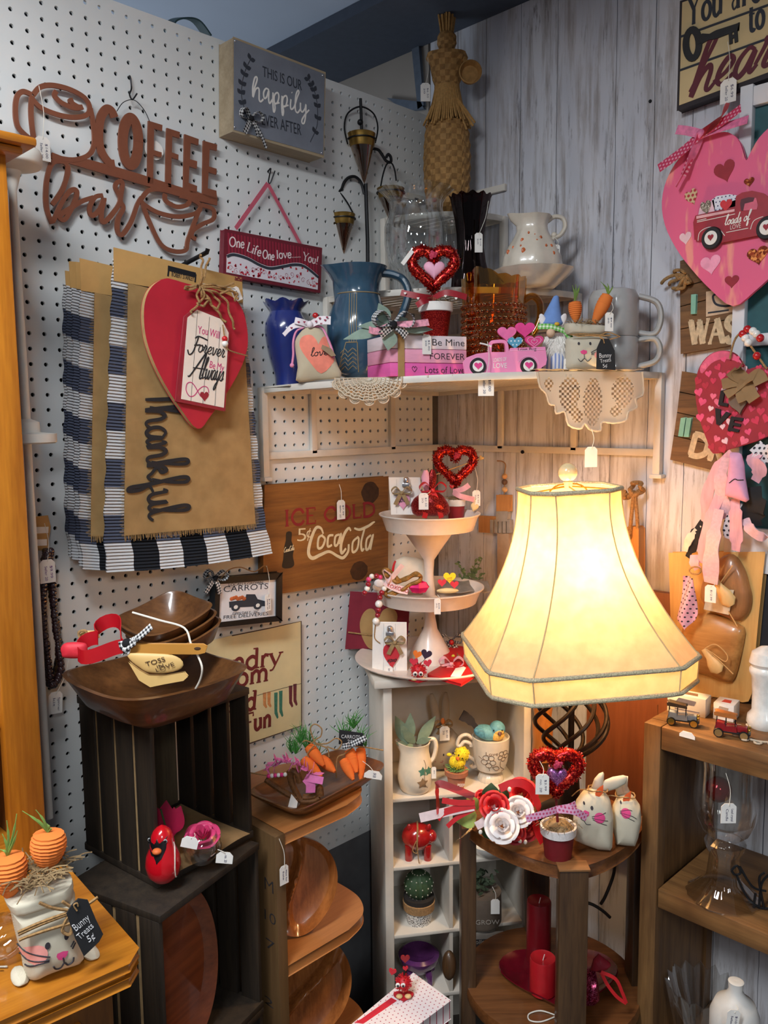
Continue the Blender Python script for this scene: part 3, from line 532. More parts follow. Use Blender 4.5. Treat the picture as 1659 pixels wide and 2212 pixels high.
# ================================================================ lettering drawn as strokes
SCR = {'a': (.46,[[(.36,.38),(.22,.46),(.08,.32),(.06,.12),(.16,0),(.28,.1),(.37,.38),(.35,.12),(.4,0),(.5,.1)]]),'b': (.44,[[(0,.1),(.14,.5),(.26,.9),(.18,1),(.08,.8),(.06,.3),(.1,.02),(.24,.02),(.36,.22),(.28,.42),(.2,.3),(.34,.26),(.46,.32)]]),
 'c': (.38,[[(.32,.36),(.2,.45),(.07,.3),(.07,.1),(.2,0),(.4,.12)]]),'d': (.48,[[(.36,.38),(.22,.46),(.08,.32),(.06,.12),(.16,0),(.28,.1),(.4,.6),(.44,1),(.36,.3),(.36,.05),(.42,0),(.52,.1)]]),'e': (.38,[[(0,.1),(.22,.2),(.32,.36),(.2,.46),(.08,.3),(.08,.1),(.22,0),(.4,.12)]]),
 'f': (.34,[[(0,.1),(.16,.45),(.28,.9),(.2,1),(.12,.8),(.12,0),(.1,-.4),(.18,-.45),(.22,-.2),(.16,.02),(.36,.12)]]),'g': (.46,[[(.36,.38),(.22,.46),(.08,.32),(.08,.12),(.2,.02),(.32,.14),(.37,.42),(.3,-.2),(.2,-.44),(.1,-.38),(.2,-.15),(.5,.1)]]),
 'h': (.5,[[(0,.1),(.14,.5),(.26,.92),(.18,1),(.1,.8),(.06,0),(.14,.3),(.28,.46),(.36,.34),(.36,.06),(.44,0),(.54,.1)]]),'i': (.24,[[(0,.1),(.12,.45),(.1,.1),(.16,0),(.26,.1)],[(.15,.66),(.17,.7)]]),
 'k': (.46,[[(0,.1),(.14,.5),(.24,.92),(.16,1),(.09,.8),(.06,0),(.14,.3),(.3,.46),(.32,.32),(.16,.24),(.3,.1),(.38,0),(.5,.1)]]),'l': (.28,[[(0,.1),(.14,.5),(.24,.9),(.17,1),(.09,.8),(.08,.14),(.16,0),(.3,.1)]]),
 'n': (.5,[[(0,.36),(.06,.45),(.08,0),(.16,.32),(.28,.46),(.36,.34),(.36,.06),(.44,0),(.54,.1)]]),'o': (.42,[[(.24,.45),(.08,.34),(.06,.1),(.2,0),(.34,.14),(.32,.38),(.22,.45),(.3,.34),(.46,.38)]]),
 'p': (.46,[[(0,.1),(.1,.45),(.06,-.42),(.1,.2),(.22,.46),(.36,.32),(.34,.1),(.2,0),(.14,.06),(.3,0),(.5,.12)]]),'r': (.36,[[(0,.1),(.1,.4),(.08,.5),(.2,.42),(.24,.36),(.18,.08),(.26,0),(.4,.12)]]),'s': (.34,[[(0,.1),(.2,.46),(.26,.2),(.2,0),(.06,.04),(.2,0),(.38,.12)]]),
 't': (.3,[[(0,.1),(.14,.5),(.18,.8),(.1,.2),(.16,0),(.32,.12)],[(.02,.55),(.3,.58)]]),'u': (.48,[[(0,.36),(.08,.45),(.07,.1),(.18,0),(.3,.12),(.36,.45),(.34,.1),(.42,0),(.52,.1)]]),'v': (.42,[[(0,.4),(.08,.45),(.12,.1),(.18,0),(.3,.16),(.34,.42),(.46,.4)]]),
 'w': (.6,[[(0,.38),(.07,.45),(.1,.08),(.18,0),(.3,.16),(.32,.42),(.32,.1),(.4,0),(.52,.16),(.56,.42),(.64,.4)]]),'y': (.46,[[(0,.36),(.08,.45),(.07,.12),(.18,.02),(.3,.14),(.36,.45),(.3,-.2),(.2,-.44),(.1,-.4),(.16,-.2),(.36,0),(.5,.1)]]),
 'x': (.4,[[(.02,.42),(.16,.3),(.24,.08),(.38,.02)],[(.36,.44),(.2,.24),(.04,.02)]]),'T': (.5,[[(0,.88),(.15,1),(.7,.98)],[(.4,.98),(.34,.4),(.28,0)]]),'F': (.56,[[(.36,.95),(.3,.4),(.18,0),(.04,-.05),(0,.1)],[(.1,.88),(.3,.98),(.72,.95)],[(.2,.5),(.5,.52)]]),
 'A': (.62,[[(0,0),(.1,.05),(.38,.9),(.45,1),(.46,.5),(.5,0),(.6,.05)],[(.1,.35),(.6,.4)]]),'C': (.62,[[(.62,.75),(.5,.95),(.2,.7),(.08,.35),(.2,.02),(.45,.05),(.62,.2)]]),'X': (.6,[[(.05,.95),(.5,.0)],[(.5,1),(0,.05)]]),' ': (.3,[])}
def el(cx,cz,rx,rz,n=12): return [(cx + rx*math.cos(2*math.pi*k/n),cz + rz*math.sin(2*math.pi*k/n)) for k in range(n + 1)]
# serif capitals and small letters: (advance, [(thick?, points)], serif centres)
SER = {'I': (.42,[(1,[(.21,0),(.21,1)])],[(.21,0),(.21,1)]),'C': (.82,[(1,[(.74,.72),(.58,.97),(.3,.95),(.1,.65),(.1,.35),(.3,.05),(.58,.03),(.76,.25)])],[]),'E': (.7,[(1,[(.15,0),(.15,1)]),(0,[(.1,1),(.6,1),(.6,.82)]),(0,[(.15,.52),(.48,.52)]),(0,[(.1,0),(.62,0),(.62,.2)])],[(.15,0),(.15,1)]),
 'O': (.92,[(1,el(.45,.5,.38,.5))],[]),'L': (.68,[(1,[(.15,0),(.15,1)]),(0,[(.1,0),(.62,0),(.62,.2)])],[(.15,1)]),'D': (.9,[(1,[(.15,0),(.15,1)]),(1,[(.1,1),(.45,1),(.76,.78),(.8,.5),(.76,.22),(.45,0),(.1,0)])],[(.15,0),(.15,1)]),
 'W': (1.0,[(1,[(.02,1),(.27,0)]),(0,[(.27,0),(.48,.95)]),(1,[(.48,.95),(.7,0)]),(0,[(.7,0),(.94,1)])],[(.02,1),(.48,.98),(.94,1)]),'A': (.84,[(0,[(.42,1),(.07,0)]),(1,[(.4,1),(.76,0)]),(0,[(.2,.36),(.62,.36)])],[(.07,0),(.76,0)]),
 'S': (.62,[(1,[(.52,.78),(.4,.97),(.2,.95),(.09,.75),(.2,.57),(.42,.44),(.53,.25),(.4,.04),(.2,.03),(.06,.24)])],[]),'R': (.78,[(1,[(.15,0),(.15,1)]),(0,[(.1,1),(.45,1),(.6,.76),(.45,.52),(.15,.5)]),(1,[(.38,.5),(.7,0)])],[(.15,0),(.15,1),(.72,0)]),
 'H': (.86,[(1,[(.15,0),(.15,1)]),(1,[(.7,0),(.7,1)]),(0,[(.15,.5),(.7,.5)])],[(.15,0),(.15,1),(.7,0),(.7,1)]),'Y': (.74,[(1,[(.04,1),(.36,.48),(.36,0)]),(0,[(.7,1),(.36,.48)])],[(.04,1),(.7,1),(.36,0)]),'F': (.64,[(1,[(.15,0),(.15,1)]),(0,[(.1,1),(.58,1),(.58,.8)]),(0,[(.15,.52),(.46,.52)])],[(.15,0)]),
 'T': (.72,[(1,[(.35,0),(.35,1)]),(0,[(.05,.8),(.05,1),(.65,1),(.65,.8)])],[(.35,0)]),'V': (.78,[(1,[(.04,1),(.38,0)]),(0,[(.38,0),(.7,1)])],[(.04,1),(.7,1)]),'B': (.7,[(1,[(.15,0),(.15,1)]),(0,[(.1,1),(.42,1),(.52,.78),(.42,.55),(.15,.52)]),(0,[(.15,.52),(.46,.5),(.6,.26),(.46,0),(.1,0)])],[]),
 'n': (.6,[(1,[(.12,0),(.12,.6)]),(1,[(.12,.44),(.3,.62),(.46,.48),(.46,0)])],[(.12,0),(.46,0)]),'d': (.62,[(1,[(.45,.5),(.28,.62),(.08,.45),(.08,.15),(.28,-.02),(.45,.12)]),(1,[(.47,0),(.47,1)])],[(.5,0),(.42,1)]),'r': (.44,[(1,[(.12,0),(.12,.6)]),(1,[(.12,.42),(.24,.6),(.38,.55)])],[(.12,0)]),
 'y': (.56,[(1,[(.03,.6),(.26,.02)]),(0,[(.5,.6),(.26,0),(.14,-.24),(.02,-.26)])],[(.03,.6),(.5,.6)]),'o': (.58,[(1,el(.28,.3,.21,.31))],[]),'m': (.92,[(1,[(.12,0),(.12,.6)]),(1,[(.12,.44),(.28,.62),(.42,.48),(.42,0)]),(1,[(.42,.44),(.58,.62),(.74,.48),(.74,0)])],[(.12,0),(.42,0),(.74,0)]),
 'u': (.6,[(1,[(.1,.6),(.1,.15),(.24,-.02),(.42,.12)]),(1,[(.45,.6),(.45,0)])],[(.08,.6),(.42,.6)]),'a': (.56,[(1,[(.08,.45),(.22,.62),(.4,.52),(.42,0)]),(0,[(.42,.36),(.2,.34),(.07,.18),(.18,-.02),(.42,.14)])],[(.45,0)]),'t': (.42,[(1,[(.16,.85),(.16,.12),(.28,-.02),(.38,.06)]),(0,[(.03,.6),(.36,.6)])],[]),
 'e': (.54,[(1,[(.08,.32),(.44,.34),(.4,.54),(.25,.62),(.08,.42),(.1,.1),(.28,-.02),(.46,.12)])],[]),'i': (.28,[(1,[(.13,0),(.13,.6)]),(1,[(.13,.82),(.13,.9)])],[(.13,0)]),'f': (.4,[(1,[(.14,0),(.14,.75),(.24,.98),(.38,.92)]),(0,[(.02,.58),(.34,.58)])],[(.14,0)]),'l': (.28,[(1,[(.13,0),(.13,1)])],[(.13,0)]),'v': (.54,[(1,[(.03,.6),(.26,0)]),(0,[(.26,0),(.5,.6)])],[(.03,.6),(.5,.6)]),'.': (.2,[(1,[(.08,.0),(.1,.06)])],[]),'!': (.3,[(1,[(.14,.3),(.16,1)]),(1,[(.13,0),(.14,.08)])],[]),' ': (.32,[],[])}
def _map(a,b,adv,h,slant):
    a = V(a); b = V(b); d = V((b.x - a.x,0,b.z - a.z)); L = d.length; ux = d/L; uz = V((-ux.z,0,ux.x)); k = L/adv
    return lambda x,z: V((a.x,0,a.z)) + ux*(x*k + z*slant*h) + uz*(z*h)
def script(mb,s_,a,b,h,w,y,th=0.0006,slant=0.25):
    adv = sum(SCR[c][0] for c in s_); f = _map(a,b,adv,h,slant); x = 0
    for c in s_:
        for st in SCR[c][1]: mb.stroke([f(x + p[0],p[1]) for p in st],[w*0.7,w,w*1.1,w,w*0.7],y,th,5)
        x += SCR[c][0]
    return mb
def serif(mb,s_,a,b,h,w,y,th=0.0006,slant=0.0):
    adv = sum(SER[c][0] for c in s_); f = _map(a,b,adv,h,slant); x = 0
    for c in s_:
        for tk,st in SER[c][1]: mb.stroke([f(x + p[0],p[1]) for p in st],w if tk else w*0.5,y,th,4,raw=len(st) < 4 or c in 'ELTF')
        for q in SER[c][2]: mb.stroke([f(x + q[0] - .1,q[1]),f(x + q[0] + .1,q[1])],w*0.4,y,th)
        x += SER[c][0]
    return mb
# ================================================================ things on the pegboard
def pz(fr,z,y=0.0): return lambda*a: [fr.p(q[0],q[1],y) for q in z(*a)]
# ---- coffee bar sign
z1 = zm(0,0,2.9625); fr = peg(260,420,0.014); CU = mat('copper brown metal',(140,84,62),0.45,0.25,var=0.06); g = pz(fr,z1); T0 = 0.004
t = thing('coffee_bar_sign','copper brown cut metal sign with two cups reading coffee bar','sign',fr)
mb = MB(); w = 0.0078
mb.stroke(g(735,750,715,708,680,700,645,760,635,880,652,970,700,1040,735,1050),0.0145,0,T0); mb.stroke([fr.p(q[0],q[1]) for q in z1(*sum(([838 + 50*math.cos(k*.262),905 + 150*math.sin(k*.262)] for k in range(25)),[]))],0.0175,0,T0)
for P in ((950,772,1040,800,1038,838,986,822,984,960,1035,975,1033,1006,983,992,980,1180,945,1170),(1068,818,1152,845,1150,885,1103,870,1100,975,1143,990,1142,1022,1098,1008,1095,1200,1060,1190),(1182,858,1272,890,1270,930,1220,914,1216,1018,1262,1032,1260,1080,1212,1064,1208,1170,1262,1190,1260,1240,1175,1215),(1302,900,1390,925,1388,965,1342,952,1338,1065,1387,1080,1385,1118,1335,1102,1330,1205,1385,1220,1390,1280,1297,1255)): mb.prism(g(*P),0,T0)
mb.prism(g(335,975,430,1012,560,1018,745,1068,880,1108,1100,1180,1392,1268,1390,1314,1250,1282,880,1172,740,1132,430,1042,335,1030),0,T0)
for P in ((215,605,260,556,340,545,450,572,540,622,575,680,560,732,480,750,380,735,270,692,215,640,207,610),(470,640,450,648,500,682,530,684,480,690,400,660,352,612,362,582),(580,690,600,800,604,920,570,990,480,1022,380,1012),(206,612,200,720,214,860,244,975,330,1000),(205,605,150,585,112,615,100,700,112,800,160,860,222,905)): mb.stroke(g(*P),w,0,T0)
for P in ((1060,1240,1062,1282,1130,1322,1200,1310,1212,1272,1150,1252),(905,1275,960,1215,1050,1216,1200,1262,1282,1312,1262,1360,1150,1386,1020,1362,930,1312,903,1280),(910,1290,955,1410,1030,1560,1110,1606,1190,1600,1207,1530,1278,1340),(1290,1310,1366,1340,1368,1400,1300,1432,1240,1472,1230,1512,1256,1530)): mb.stroke(g(*P),w,0,T0)
for P in ((435,1060,400,1030,335,1045,300,1160,298,1320,335,1432),(435,1055,434,1110,400,1215,335,1310),(340,1420,400,1290,450,1222,492,1222,480,1290,420,1400,385,1395,392,1370,440,1340,520,1290,600,1262),(660,1250,610,1262,575,1330,590,1380,640,1340,668,1270,650,1360,662,1422,720,1370,772,1280,740,1200,755,1165,785,1170,772,1280,790,1330,757,1400,755,1480,785,1500,840,1420,880,1310,908,1262)): mb.stroke(g(*P),[0.007,0.0085,0.0075,0.0085,0.007],0,T0)
part('lettering_and_cups',mb,CU,t); part('wire_hanger',MB().tube(cr(g(748,712,790,655,858,640,920,700,957,775),6),0.0007,5),BLK,t)
q = fr.p(333,324,0.006); part('sticker',MB().prism([(q.x + 0.019*math.cos(k*.3),0,q.z + 0.017*math.sin(k*.3)) for k in range(21)],0.006,0.0065),WHT,t)
tagged(t,fr,(93,321),(32,50),-0.006,(84,185),('$14.00','Seller 20'))
HK = mat('dark wire hook',(40,40,44),0.4,0.8)
def hook(u,v,pts,label,r=0.0014):
    f = peg(u,v); f.o.x = 0.0; single('peg_hook',label,'hook',f,MB().tube(cr([f.p(a,b,-c) for a,b,c in pts],6),r,7),HK)
hook(281,168,[(279,165,-0.006),(281,166,.004),(284,190,.006),(280,204,.01),(286,215,.016),(296,202,.018)],'thin black wire hook above the coffee bar sign')
# ---- happily ever after box sign
z2 = zm(480,70,6.9125); fr = peg(600,215,0.047); g = pz(fr,z2); LW = wood('pale box wood',(176,158,130),(150,132,104),'x',8,0.6)
t = thing('box_sign','grey metal faced box sign with black leaf sprays and a gingham bow','sign',fr)
C4 = g(165,70,1540,600,1515,1870,165,1478); part('wooden_box',MB().prism(C4,0,0.046),LW,t,bev=0.001)
pl = part('metal_face',MB().prism(g(172,98,1528,625,1506,1830,172,1455),-0.0006,0.001),mat('galvanised grey',(140,146,158),0.45,0.35,var=0.1,sc_=22),t)
DK = mat('charcoal print',(48,52,62),0.8,var=0.05); e = -0.001
mb = MB(); p,q = g(600,655,1185,868); text(mb,'THIS IS OUR',p,q,(g(595,490)[0] - g(600,655)[0]).length,e,0.0004); part('printed_lettering',mb,DK,pl); mb = MB(); p,q = g(592,1378,1178,1538); text(mb,'EVER AFTER',p,q,(g(592,1200)[0] - g(592,1378)[0]).length,e,0.0004); part('printed_lettering',mb,DK,pl)
mb = MB()
for P in ((455,965,452,830,480,690,510,668,515,720,470,860,458,965,490,860,530,830,548,870,548,1000,570,1035,610,1000),(695,862,650,840,615,900,625,985,660,965,692,870,690,1000,704,1062,745,1005),(755,900,752,1050,765,1190,786,1130,770,1000,782,930,822,902,842,960,820,1050,782,1068,850,1052),(890,950,885,1100,896,1240,912,1180,896,1050,912,970,952,950,966,1010,945,1100,912,1108,985,1090),(1022,1000,1015,1100,1028,1150,1072,1110,1112,980,1142,900,1126,870,1096,940,1086,1080,1092,1170,1122,1200,1160,1150),(1165,1052,1166,1150,1192,1190,1232,1140,1246,1082,1240,1250,1220,1350,1192,1360,1186,1310,1232,1230,1292,1160),(1032,895,1040,905)): mb.stroke(g(*P),0.0032,e,0.0004)
part('white_script',mb,WHT,pl)
def spray(mb,stem,lw,ll,n,y,th=0.0005):
    P = cr([V((q.x,0,q.z)) for q in stem],8); mb.stroke(P,0.0012,y,th,raw=True)
    for k in range(n):
        i = int((k + 0.3)/n*(len(P) - 2)); t_ = (P[i + 1] - P[i]).normalized(); base_ = P[i]
        for sx in (-1,1):
            d = (t_*0.75 + V((-t_.z,0,t_.x))*sx*0.8).normalized()*-1; nn = V((-d.z,0,d.x)); mb.prism([base_ + d*(ll*f) + nn*(lw*math.sin(math.pi*f)*s_) for f,s_ in [(q/6,1) for q in range(7)] + [(q/6,-1) for q in range(5,0,-1)]],y,y + th)
mb = MB(); spray(mb,g(420,400,345,560,298,740,285,950,330,1150,375,1300),0.0042,0.0125,7,e); part('leaf_spray',mb,DK,pl); mb = MB(); spray(mb,g(1285,700,1350,820,1392,950,1420,1150,1410,1400,1310,1640),0.0042,0.0125,7,e); part('leaf_spray',mb,DK,pl)
for P in ((186,130),(1495,645),(1480,1800),(182,1418)): q = g(*P)[0]; part('nail_head',MB().ball((q.x,-0.001,q.z),(0.002,0.0015,0.002),10),mat('bright nail',(220,220,225),0.2,0.9),t)
GB = gingham('black gingham ribbon',(30,30,34),(226,226,226),0.0028)
q = g(400,1300)[0]; mb = MB(); bow(mb,q + V((0,-0.004,0)),0.048,0.03,0.011); mb.ribbon(cr([q + V((0.004,-0.006,0)),q + V((0.02,-0.008,-0.022)),q + V((0.035,-0.007,-0.048))],5),0.008,0.0006,(1,0.2,0.5)); part('bow',mb,GB,t)
# ---- one life plaque
z3 = zm(470,360,6.636); fr = peg(585,560,0.02); g = pz(fr,z3); MR = mat('maroon painted wood',(112,30,44),0.5,var=0.08)
t = thing('love_plaque','maroon striped plaque with a wavy heart vine band hanging from pink ribbon','plaque',fr)
part('board',MB().prism(g(105,897,1495,1170,1470,1805,85,1560),0,0.015),MR,t,bev=0.001)
n = NT('maroon stripes').set(0.5); x = n.sep(n.co())[0]; st = n.mt('LESS_THAN',n.mt('FRACT',n.mt('MULTIPLY',x,130.0)),0.45); SM = n.base(n.mix(st,lin((150,36,58)),lin((112,24,42))))
part('striped_panel',MB().prism(g(138,945,1455,1205,1440,1560,1100,1380,750,1430,420,1290,200,1240,130,1260),-0.0006,0.001),SM,t)
wv = (130,1262,230,1235,420,1290,600,1385,750,1432,900,1412,1100,1378,1250,1410,1440,1560)
low = cr(g(*wv),5); pn = part('white_panel',MB().prism(low + g(1432,1765,125,1515),-0.0009,0.001),mat('plaque white',(226,218,224),0.6,var=0.02),t)
part('black_wave',MB().stroke(g(*[v + (28 if i % 2 else 0) for i,v in enumerate(wv)]),0.0055,-0.0014,0.0004),DK,pn)
mb = MB(); rnd = random.Random(5); RD = mat('print red',(184,26,48),0.6,var=0.06)
for k in range(64):
    f = rnd.random(); zx = 140 + 1280*f; top_ = 1345 + 130*math.sin(f*2.6) - (60 if f > .6 else 0); bot = 1510 + 225*f; q = g(zx,rnd.uniform(top_ + 30*f,bot))[0]; s_ = rnd.uniform(0.0035,0.006); mb.prism(heart(q.x,q.z,s_,s_,12,rnd.uniform(-1,1)),-0.0013,-0.0009)
part('printed_hearts',mb,RD,pn); mb = MB()
for k in range(16): f = (k + .5)/16; q = g(140 + 1280*f,1450 + 190*f + 40*math.sin(k))[0]; r = 0.006; mb.stroke([(q.x + r*(1 - a/9)*math.cos(a + k),0,q.z + r*(1 - a/9)*math.sin(a + k)) for a in range(8)],0.0006,-0.0012,0.0003)
part('printed_vine',mb,mat('vine print',(170,70,90),0.7),pn)
mb = MB(); hh = (g(200,1010)[0] - g(200,1145)[0]).length
for s_,P,k in (('One',(158,1140,380,1170),1),('Life',(405,1205,612,1290),1),('One',(635,1312,808,1342),.92),('love......',(840,1318,1190,1300),.92),('You!',(1212,1338,1432,1405),.95)): p,q = g(*P); serif(mb,s_,p,q,hh*k,0.0024,-0.0012,0.0004,0.12)
part('white_lettering',mb,mat('cream print',(232,214,214),0.7,var=0.02),t)
PR = mat('pink satin ribbon',(206,96,116),0.45,var=0.06); mb = MB(); q = g(285,880,745,232,1215,1108); b = [V((p_.x,0.006,p_.z)) for p_ in q]; mb.ribbon([b[0],b[1]],0.009,0.0006,(0.8,0.1,-.6)); mb.ribbon([b[1],b[2]],0.009,0.0006,(0.8,0.1,.6)); part('hanging_ribbon',mb,PR,t)
hook(581,370,[(578,371,-.006),(579,370,.004),(585,364,.008),(582,380,.01),(580,393,.013),(584,395,.016),(590,380,.02),(594,369,.022)],'thin wire hook holding the pink ribbon of the maroon plaque')
# ---- check and burlap table runners
z4 = zm(50,500,2.835); n = NT('black white check weave').set(0.9,0,0.1); uv = n.co('UV'); x,y,_ = n.sep(uv)
cA = n.mt('GREATER_THAN',n.mt('FRACT',n.mt('MULTIPLY',x,3.5)),0.5); rA = n.mt('GREATER_THAN',n.mt('FRACT',n.mt('MULTIPLY',y,5.5)),0.5); f = n.mt('ADD',n.mt('MULTIPLY',cA,0.65),n.mt('MULTIPLY',rA,0.35)); c_ = n.ramp(f,[(0,lin((226,226,228))),(0.3,lin((92,98,118))),(0.6,lin((42,44,50))),(0.9,lin((20,21,26)))])
n.t.nodes[-1].color_ramp.interpolation = 'CONSTANT'; w = n.n('ShaderNodeTexWave',wave_type='BANDS',bands_direction='Y'); w.inputs['Scale'].default_value = 30; n.l(uv,w.inputs['Vector']); n.bump(w.outputs[1],1.0,0.004); CHK = n.base(c_)
BUR = weave('burlap',(206,170,116),(146,112,70),420); KR = mat('kraft card',(190,148,88),0.7,var=0.04)
def runner(fr,tl,tr,bl,br,label,card,bur,depth,mid=0.0,group=None):
    t = thing('table_runner',label,'table runner',fr); A,B,Cc,Dd = (fr.p(*z4(*q)[0],0) for q in (tl,tr,bl,br))
    def fn(a,b): q = A.lerp(B,a).lerp(Cc.lerp(Dd,a),b); return V((q.x + 0.0015*math.sin(34*b*2),-0.018*max(0,b - 0.82)/0.18*max(0,b - 0.82)/0.18 + 0.0012*math.sin(20*a)*b,q.z - 0.006*math.sin(math.pi*a)*b))
    part('check_cloth',MB().sheet(fn,42,110,0.004),CHK,t)
    if card: part('header_card',MB().prism([fr.p(*q,-0.0015) for q in z4(*card)],-0.002,-0.001),KR,t)
    if bur:
        a4 = [fr.p(*q,0) for q in z4(*bur)]; bp = part('burlap_panel',MB().sheet(lambda a,b: (lambda q: V((q.x,-0.0035 - 0.008*max(0,b - 0.85),q.z)))(a4[0].lerp(a4[1],a).lerp(a4[3].lerp(a4[2],a),b)),14,30,0.0012),BUR,t)
        mb = MB(); rnd = random.Random(9)
        for k in range(150): q = a4[3].lerp(a4[2],k/149); mb.tube([V((q.x,-0.0045,q.z + 0.002)),V((q.x + rnd.uniform(-.002,.002),-0.006,q.z - rnd.uniform(.006,.012)))],0.0005,3)
        for e0,e1,sx in ((a4[0],a4[3],-1),(a4[1],a4[2],1)):
            for k in range(150): q = e0.lerp(e1,k/149); mb.tube([V((q.x,-0.004,q.z)),V((q.x + sx*rnd.uniform(.004,.01),-0.0045,q.z + rnd.uniform(-.001,.001)))],0.0004,3)
        f_ = part('frayed_threads',mb,mat('burlap thread',(176,140,90),0.9,var=0.15),bp); f_['kind'] = 'stuff'
    return t
KD = [(0.062,(553,150),(1340,330),(478,2085),(1500,1965))]
runner(peg(150,800,0.012),(247,315),(900,500),(262,1985),(900,2000),'black and white check table runner nearest the pegboard, deepest of the hanging stack',(256,240,320,250,320,345,262,340),None,0.01)
runner(peg(160,800,0.022),(268,330),(900,500),(280,2000),(900,2010),'check table runner second from the pegboard in the hanging stack',(280,182,360,190,360,350,288,345),None,0.01)
runner(peg(170,800,0.032),(300,345),(900,500),(325,2040),(900,2020),'check table runner third from the pegboard in the hanging stack',(320,185,380,195,380,358,326,352),None,0.01)
runner(peg(200,800,0.044),(350,360),(1000,520),(345,2060),(1000,2040),'check and burlap table runner behind the one lettered Thankful',(345,163,1000,320,1000,470,355,362),(432,375,900,480,900,1870,408,1865),0.02)
fr = peg(380,800,0.06); g = pz(fr,z4)
t = runner(fr,(553,165),(1340,345),(490,2080),(1500,1965),'front check table runner with a burlap panel lettered Thankful',(553,97,1340,285,1345,440,555,302),(637,318,1338,480,1415,1790,612,1862),0.03)
mb = MB(); p,q = g(735,965,760,1770); hh = (g(735,1400)[0] - g(905,1400)[0]).length
script(mb,'Thankful',q + (p - q),q,hh*1.5,0.0066,-0.0065,0.0006,-0.15); part('black_script',mb,INK,t)
mb = MB(); p,q = g(905,275,1040,305); text(mb,'ROBERT STANLEY',p,q,0.0085,-0.0026,0.0003); part('printed_brand',mb,INK,t)
mb = MB(); p,q = g(882,225,1052,268); mb.stroke([p,q],0.009,-0.0026,0.0003); mb.stroke(g(888,225,882,275),0.003,-0.0026,0.0003); mb.stroke(g(1052,262,1048,312),0.003,-0.0026,0.0003); part('printed_check_band',mb,GB,t)
mb = MB(); mb.stroke(g(1293,283,1305,292,1315,284,1326,297,1338,290),0.003,-0.0026,0.0003); mb.stroke(g(1290,296,1338,306),0.0015,-0.0026,0.0003); part('printed_mark',mb,mat('print maroon',(120,40,40),0.7),t)
f = peg(388,576); f.o.x = 0; single('peg_hook','thick black peg hook carrying the table runners and the red heart','hook',f,MB().tube([f.p(384,580,0.006),f.p(390,575,-0.0),f.p(447,545,-0.105),f.p(449,537,-0.107)],0.0042,10),HK)
# ---- red heart with tag plaque
z5 = zm(300,560,5.82); fr = peg(425,740,0.088); g = pz(fr,z5); t = thing('heart_sign','large red wooden heart with a cream tag lettered Forever Always and a jute bow','sign',fr)
hp = cr(g(700,335,560,300,430,262,330,250,200,320,110,450,70,650,90,950,180,1250,330,1560,520,1860,740,2125,900,1960,1100,1680,1270,1380,1350,1150,1365,980,1340,780,1290,620,1200,500,1050,420,870,360),4,True)
hb = part('wooden_heart',MB().prism(hp,0,0.011),mat('heart red paint',(186,32,52),0.55,var=0.06,sc_=30),t,bev=0.001)
part('pale_edge',MB().prism(hp,0.0011,0.0118).xf(lambda q: V((q.x*1.004,q.y,q.z*1.002))),mat('raw wood edge',(210,176,120),0.7),t)
A = g(560,725,700,610,1010,745,1110,905,1050,1905,450,1785); pq = part('tag_board',MB().prism(A,-0.008,-0.001),mat('tag maroon',(150,36,48),0.6),t,bev=0.001)
A = g(580,740,700,640,1005,760,1095,930,1035,1868,500,1758); part('tag_face',MB().prism(A,-0.0088,-0.0075),mat('tag cream',(240,226,212),0.7,var=0.02),pq)
mb = MB()
for P in ((705,660,620,1785),(855,730,770,1815),(990,860,920,1840)): mb.stroke(g(*P),0.0006,-0.009,0.0003)
for P in ((672,1000,720,975,830,1025),(715,985,680,1080,640,1175,595,1200,578,1140),(660,1085,740,1080)): mb.stroke(g(*P),0.0024,-0.0094,0.0004)
p,q = g(700,1165,1035,1240); script(mb,'orever',p,q,0.03,0.0019,-0.0094,0.0004,0.2); p,q = g(580,1465,760,1505); script(mb,'A',p,q,0.046,0.0028,-0.0094,0.0004,0.25); p,q = g(745,1500,1015,1535); script(mb,'lways',p,q,0.04,0.0021,-0.0094,0.0004,0.25); part('black_script',mb,INK,pq)
PK = mat('print pink',(198,64,120),0.7,var=0.04); mb = MB()
for s_,P,h in (('You',(705,935,830,960),.0145),('Will',(850,965,970,1005),.0145),('Be',(852,1365,920,1385),.0135),('My',(945,1385,1030,1410),.0135)): p,q = g(*P); text(mb,s_,p,q,h,-0.0092,0.0004)
mb.stroke([(q.x,0,q.z) for q in cr(g(845,1680,830,1620,780,1600,720,1640,660,1715,600,1720,560,1650,570,1570,620,1550,670,1600,740,1725),5)],0.0016,-0.0092,0.0004); part('pink_lettering',mb,PK,pq)
q = g(790,1730)[0]; part('printed_heart',MB().prism(heart(q.x,q.z,0.019,0.018,20),-0.0094,-0.009),mat('tag maroon',(150,36,48),0.6),pq)
mb = MB(); rnd = random.Random(2)
for P in ((720,340,740,150,745,20,720,-40),(735,340,790,150,830,0),(700,330,620,350,520,360),(700,350,600,390,510,380),(740,340,900,330,1020,360,1140,310),(740,360,950,370,1130,420,1190,510),(740,350,760,500,650,620,600,680),(720,360,740,480,820,520,760,600,690,560),(760,380,880,450,960,560,930,640,850,560),(760,390,950,440,1060,560,1110,760,1160,890),(770,430,860,560,960,700,1040,800),(730,350,690,430,700,560),(990,440,1090,400,1180,450,1150,530)):
    q = cr(g(*P),5); mb.tube([V((v.x,-0.010 - 0.006*math.sin(i*.5) ** 2 - (0.0 if i else -0.002),v.z)) for i,v in enumerate(q)],0.0022,6)
part('jute_bow',mb,JUTE,t)
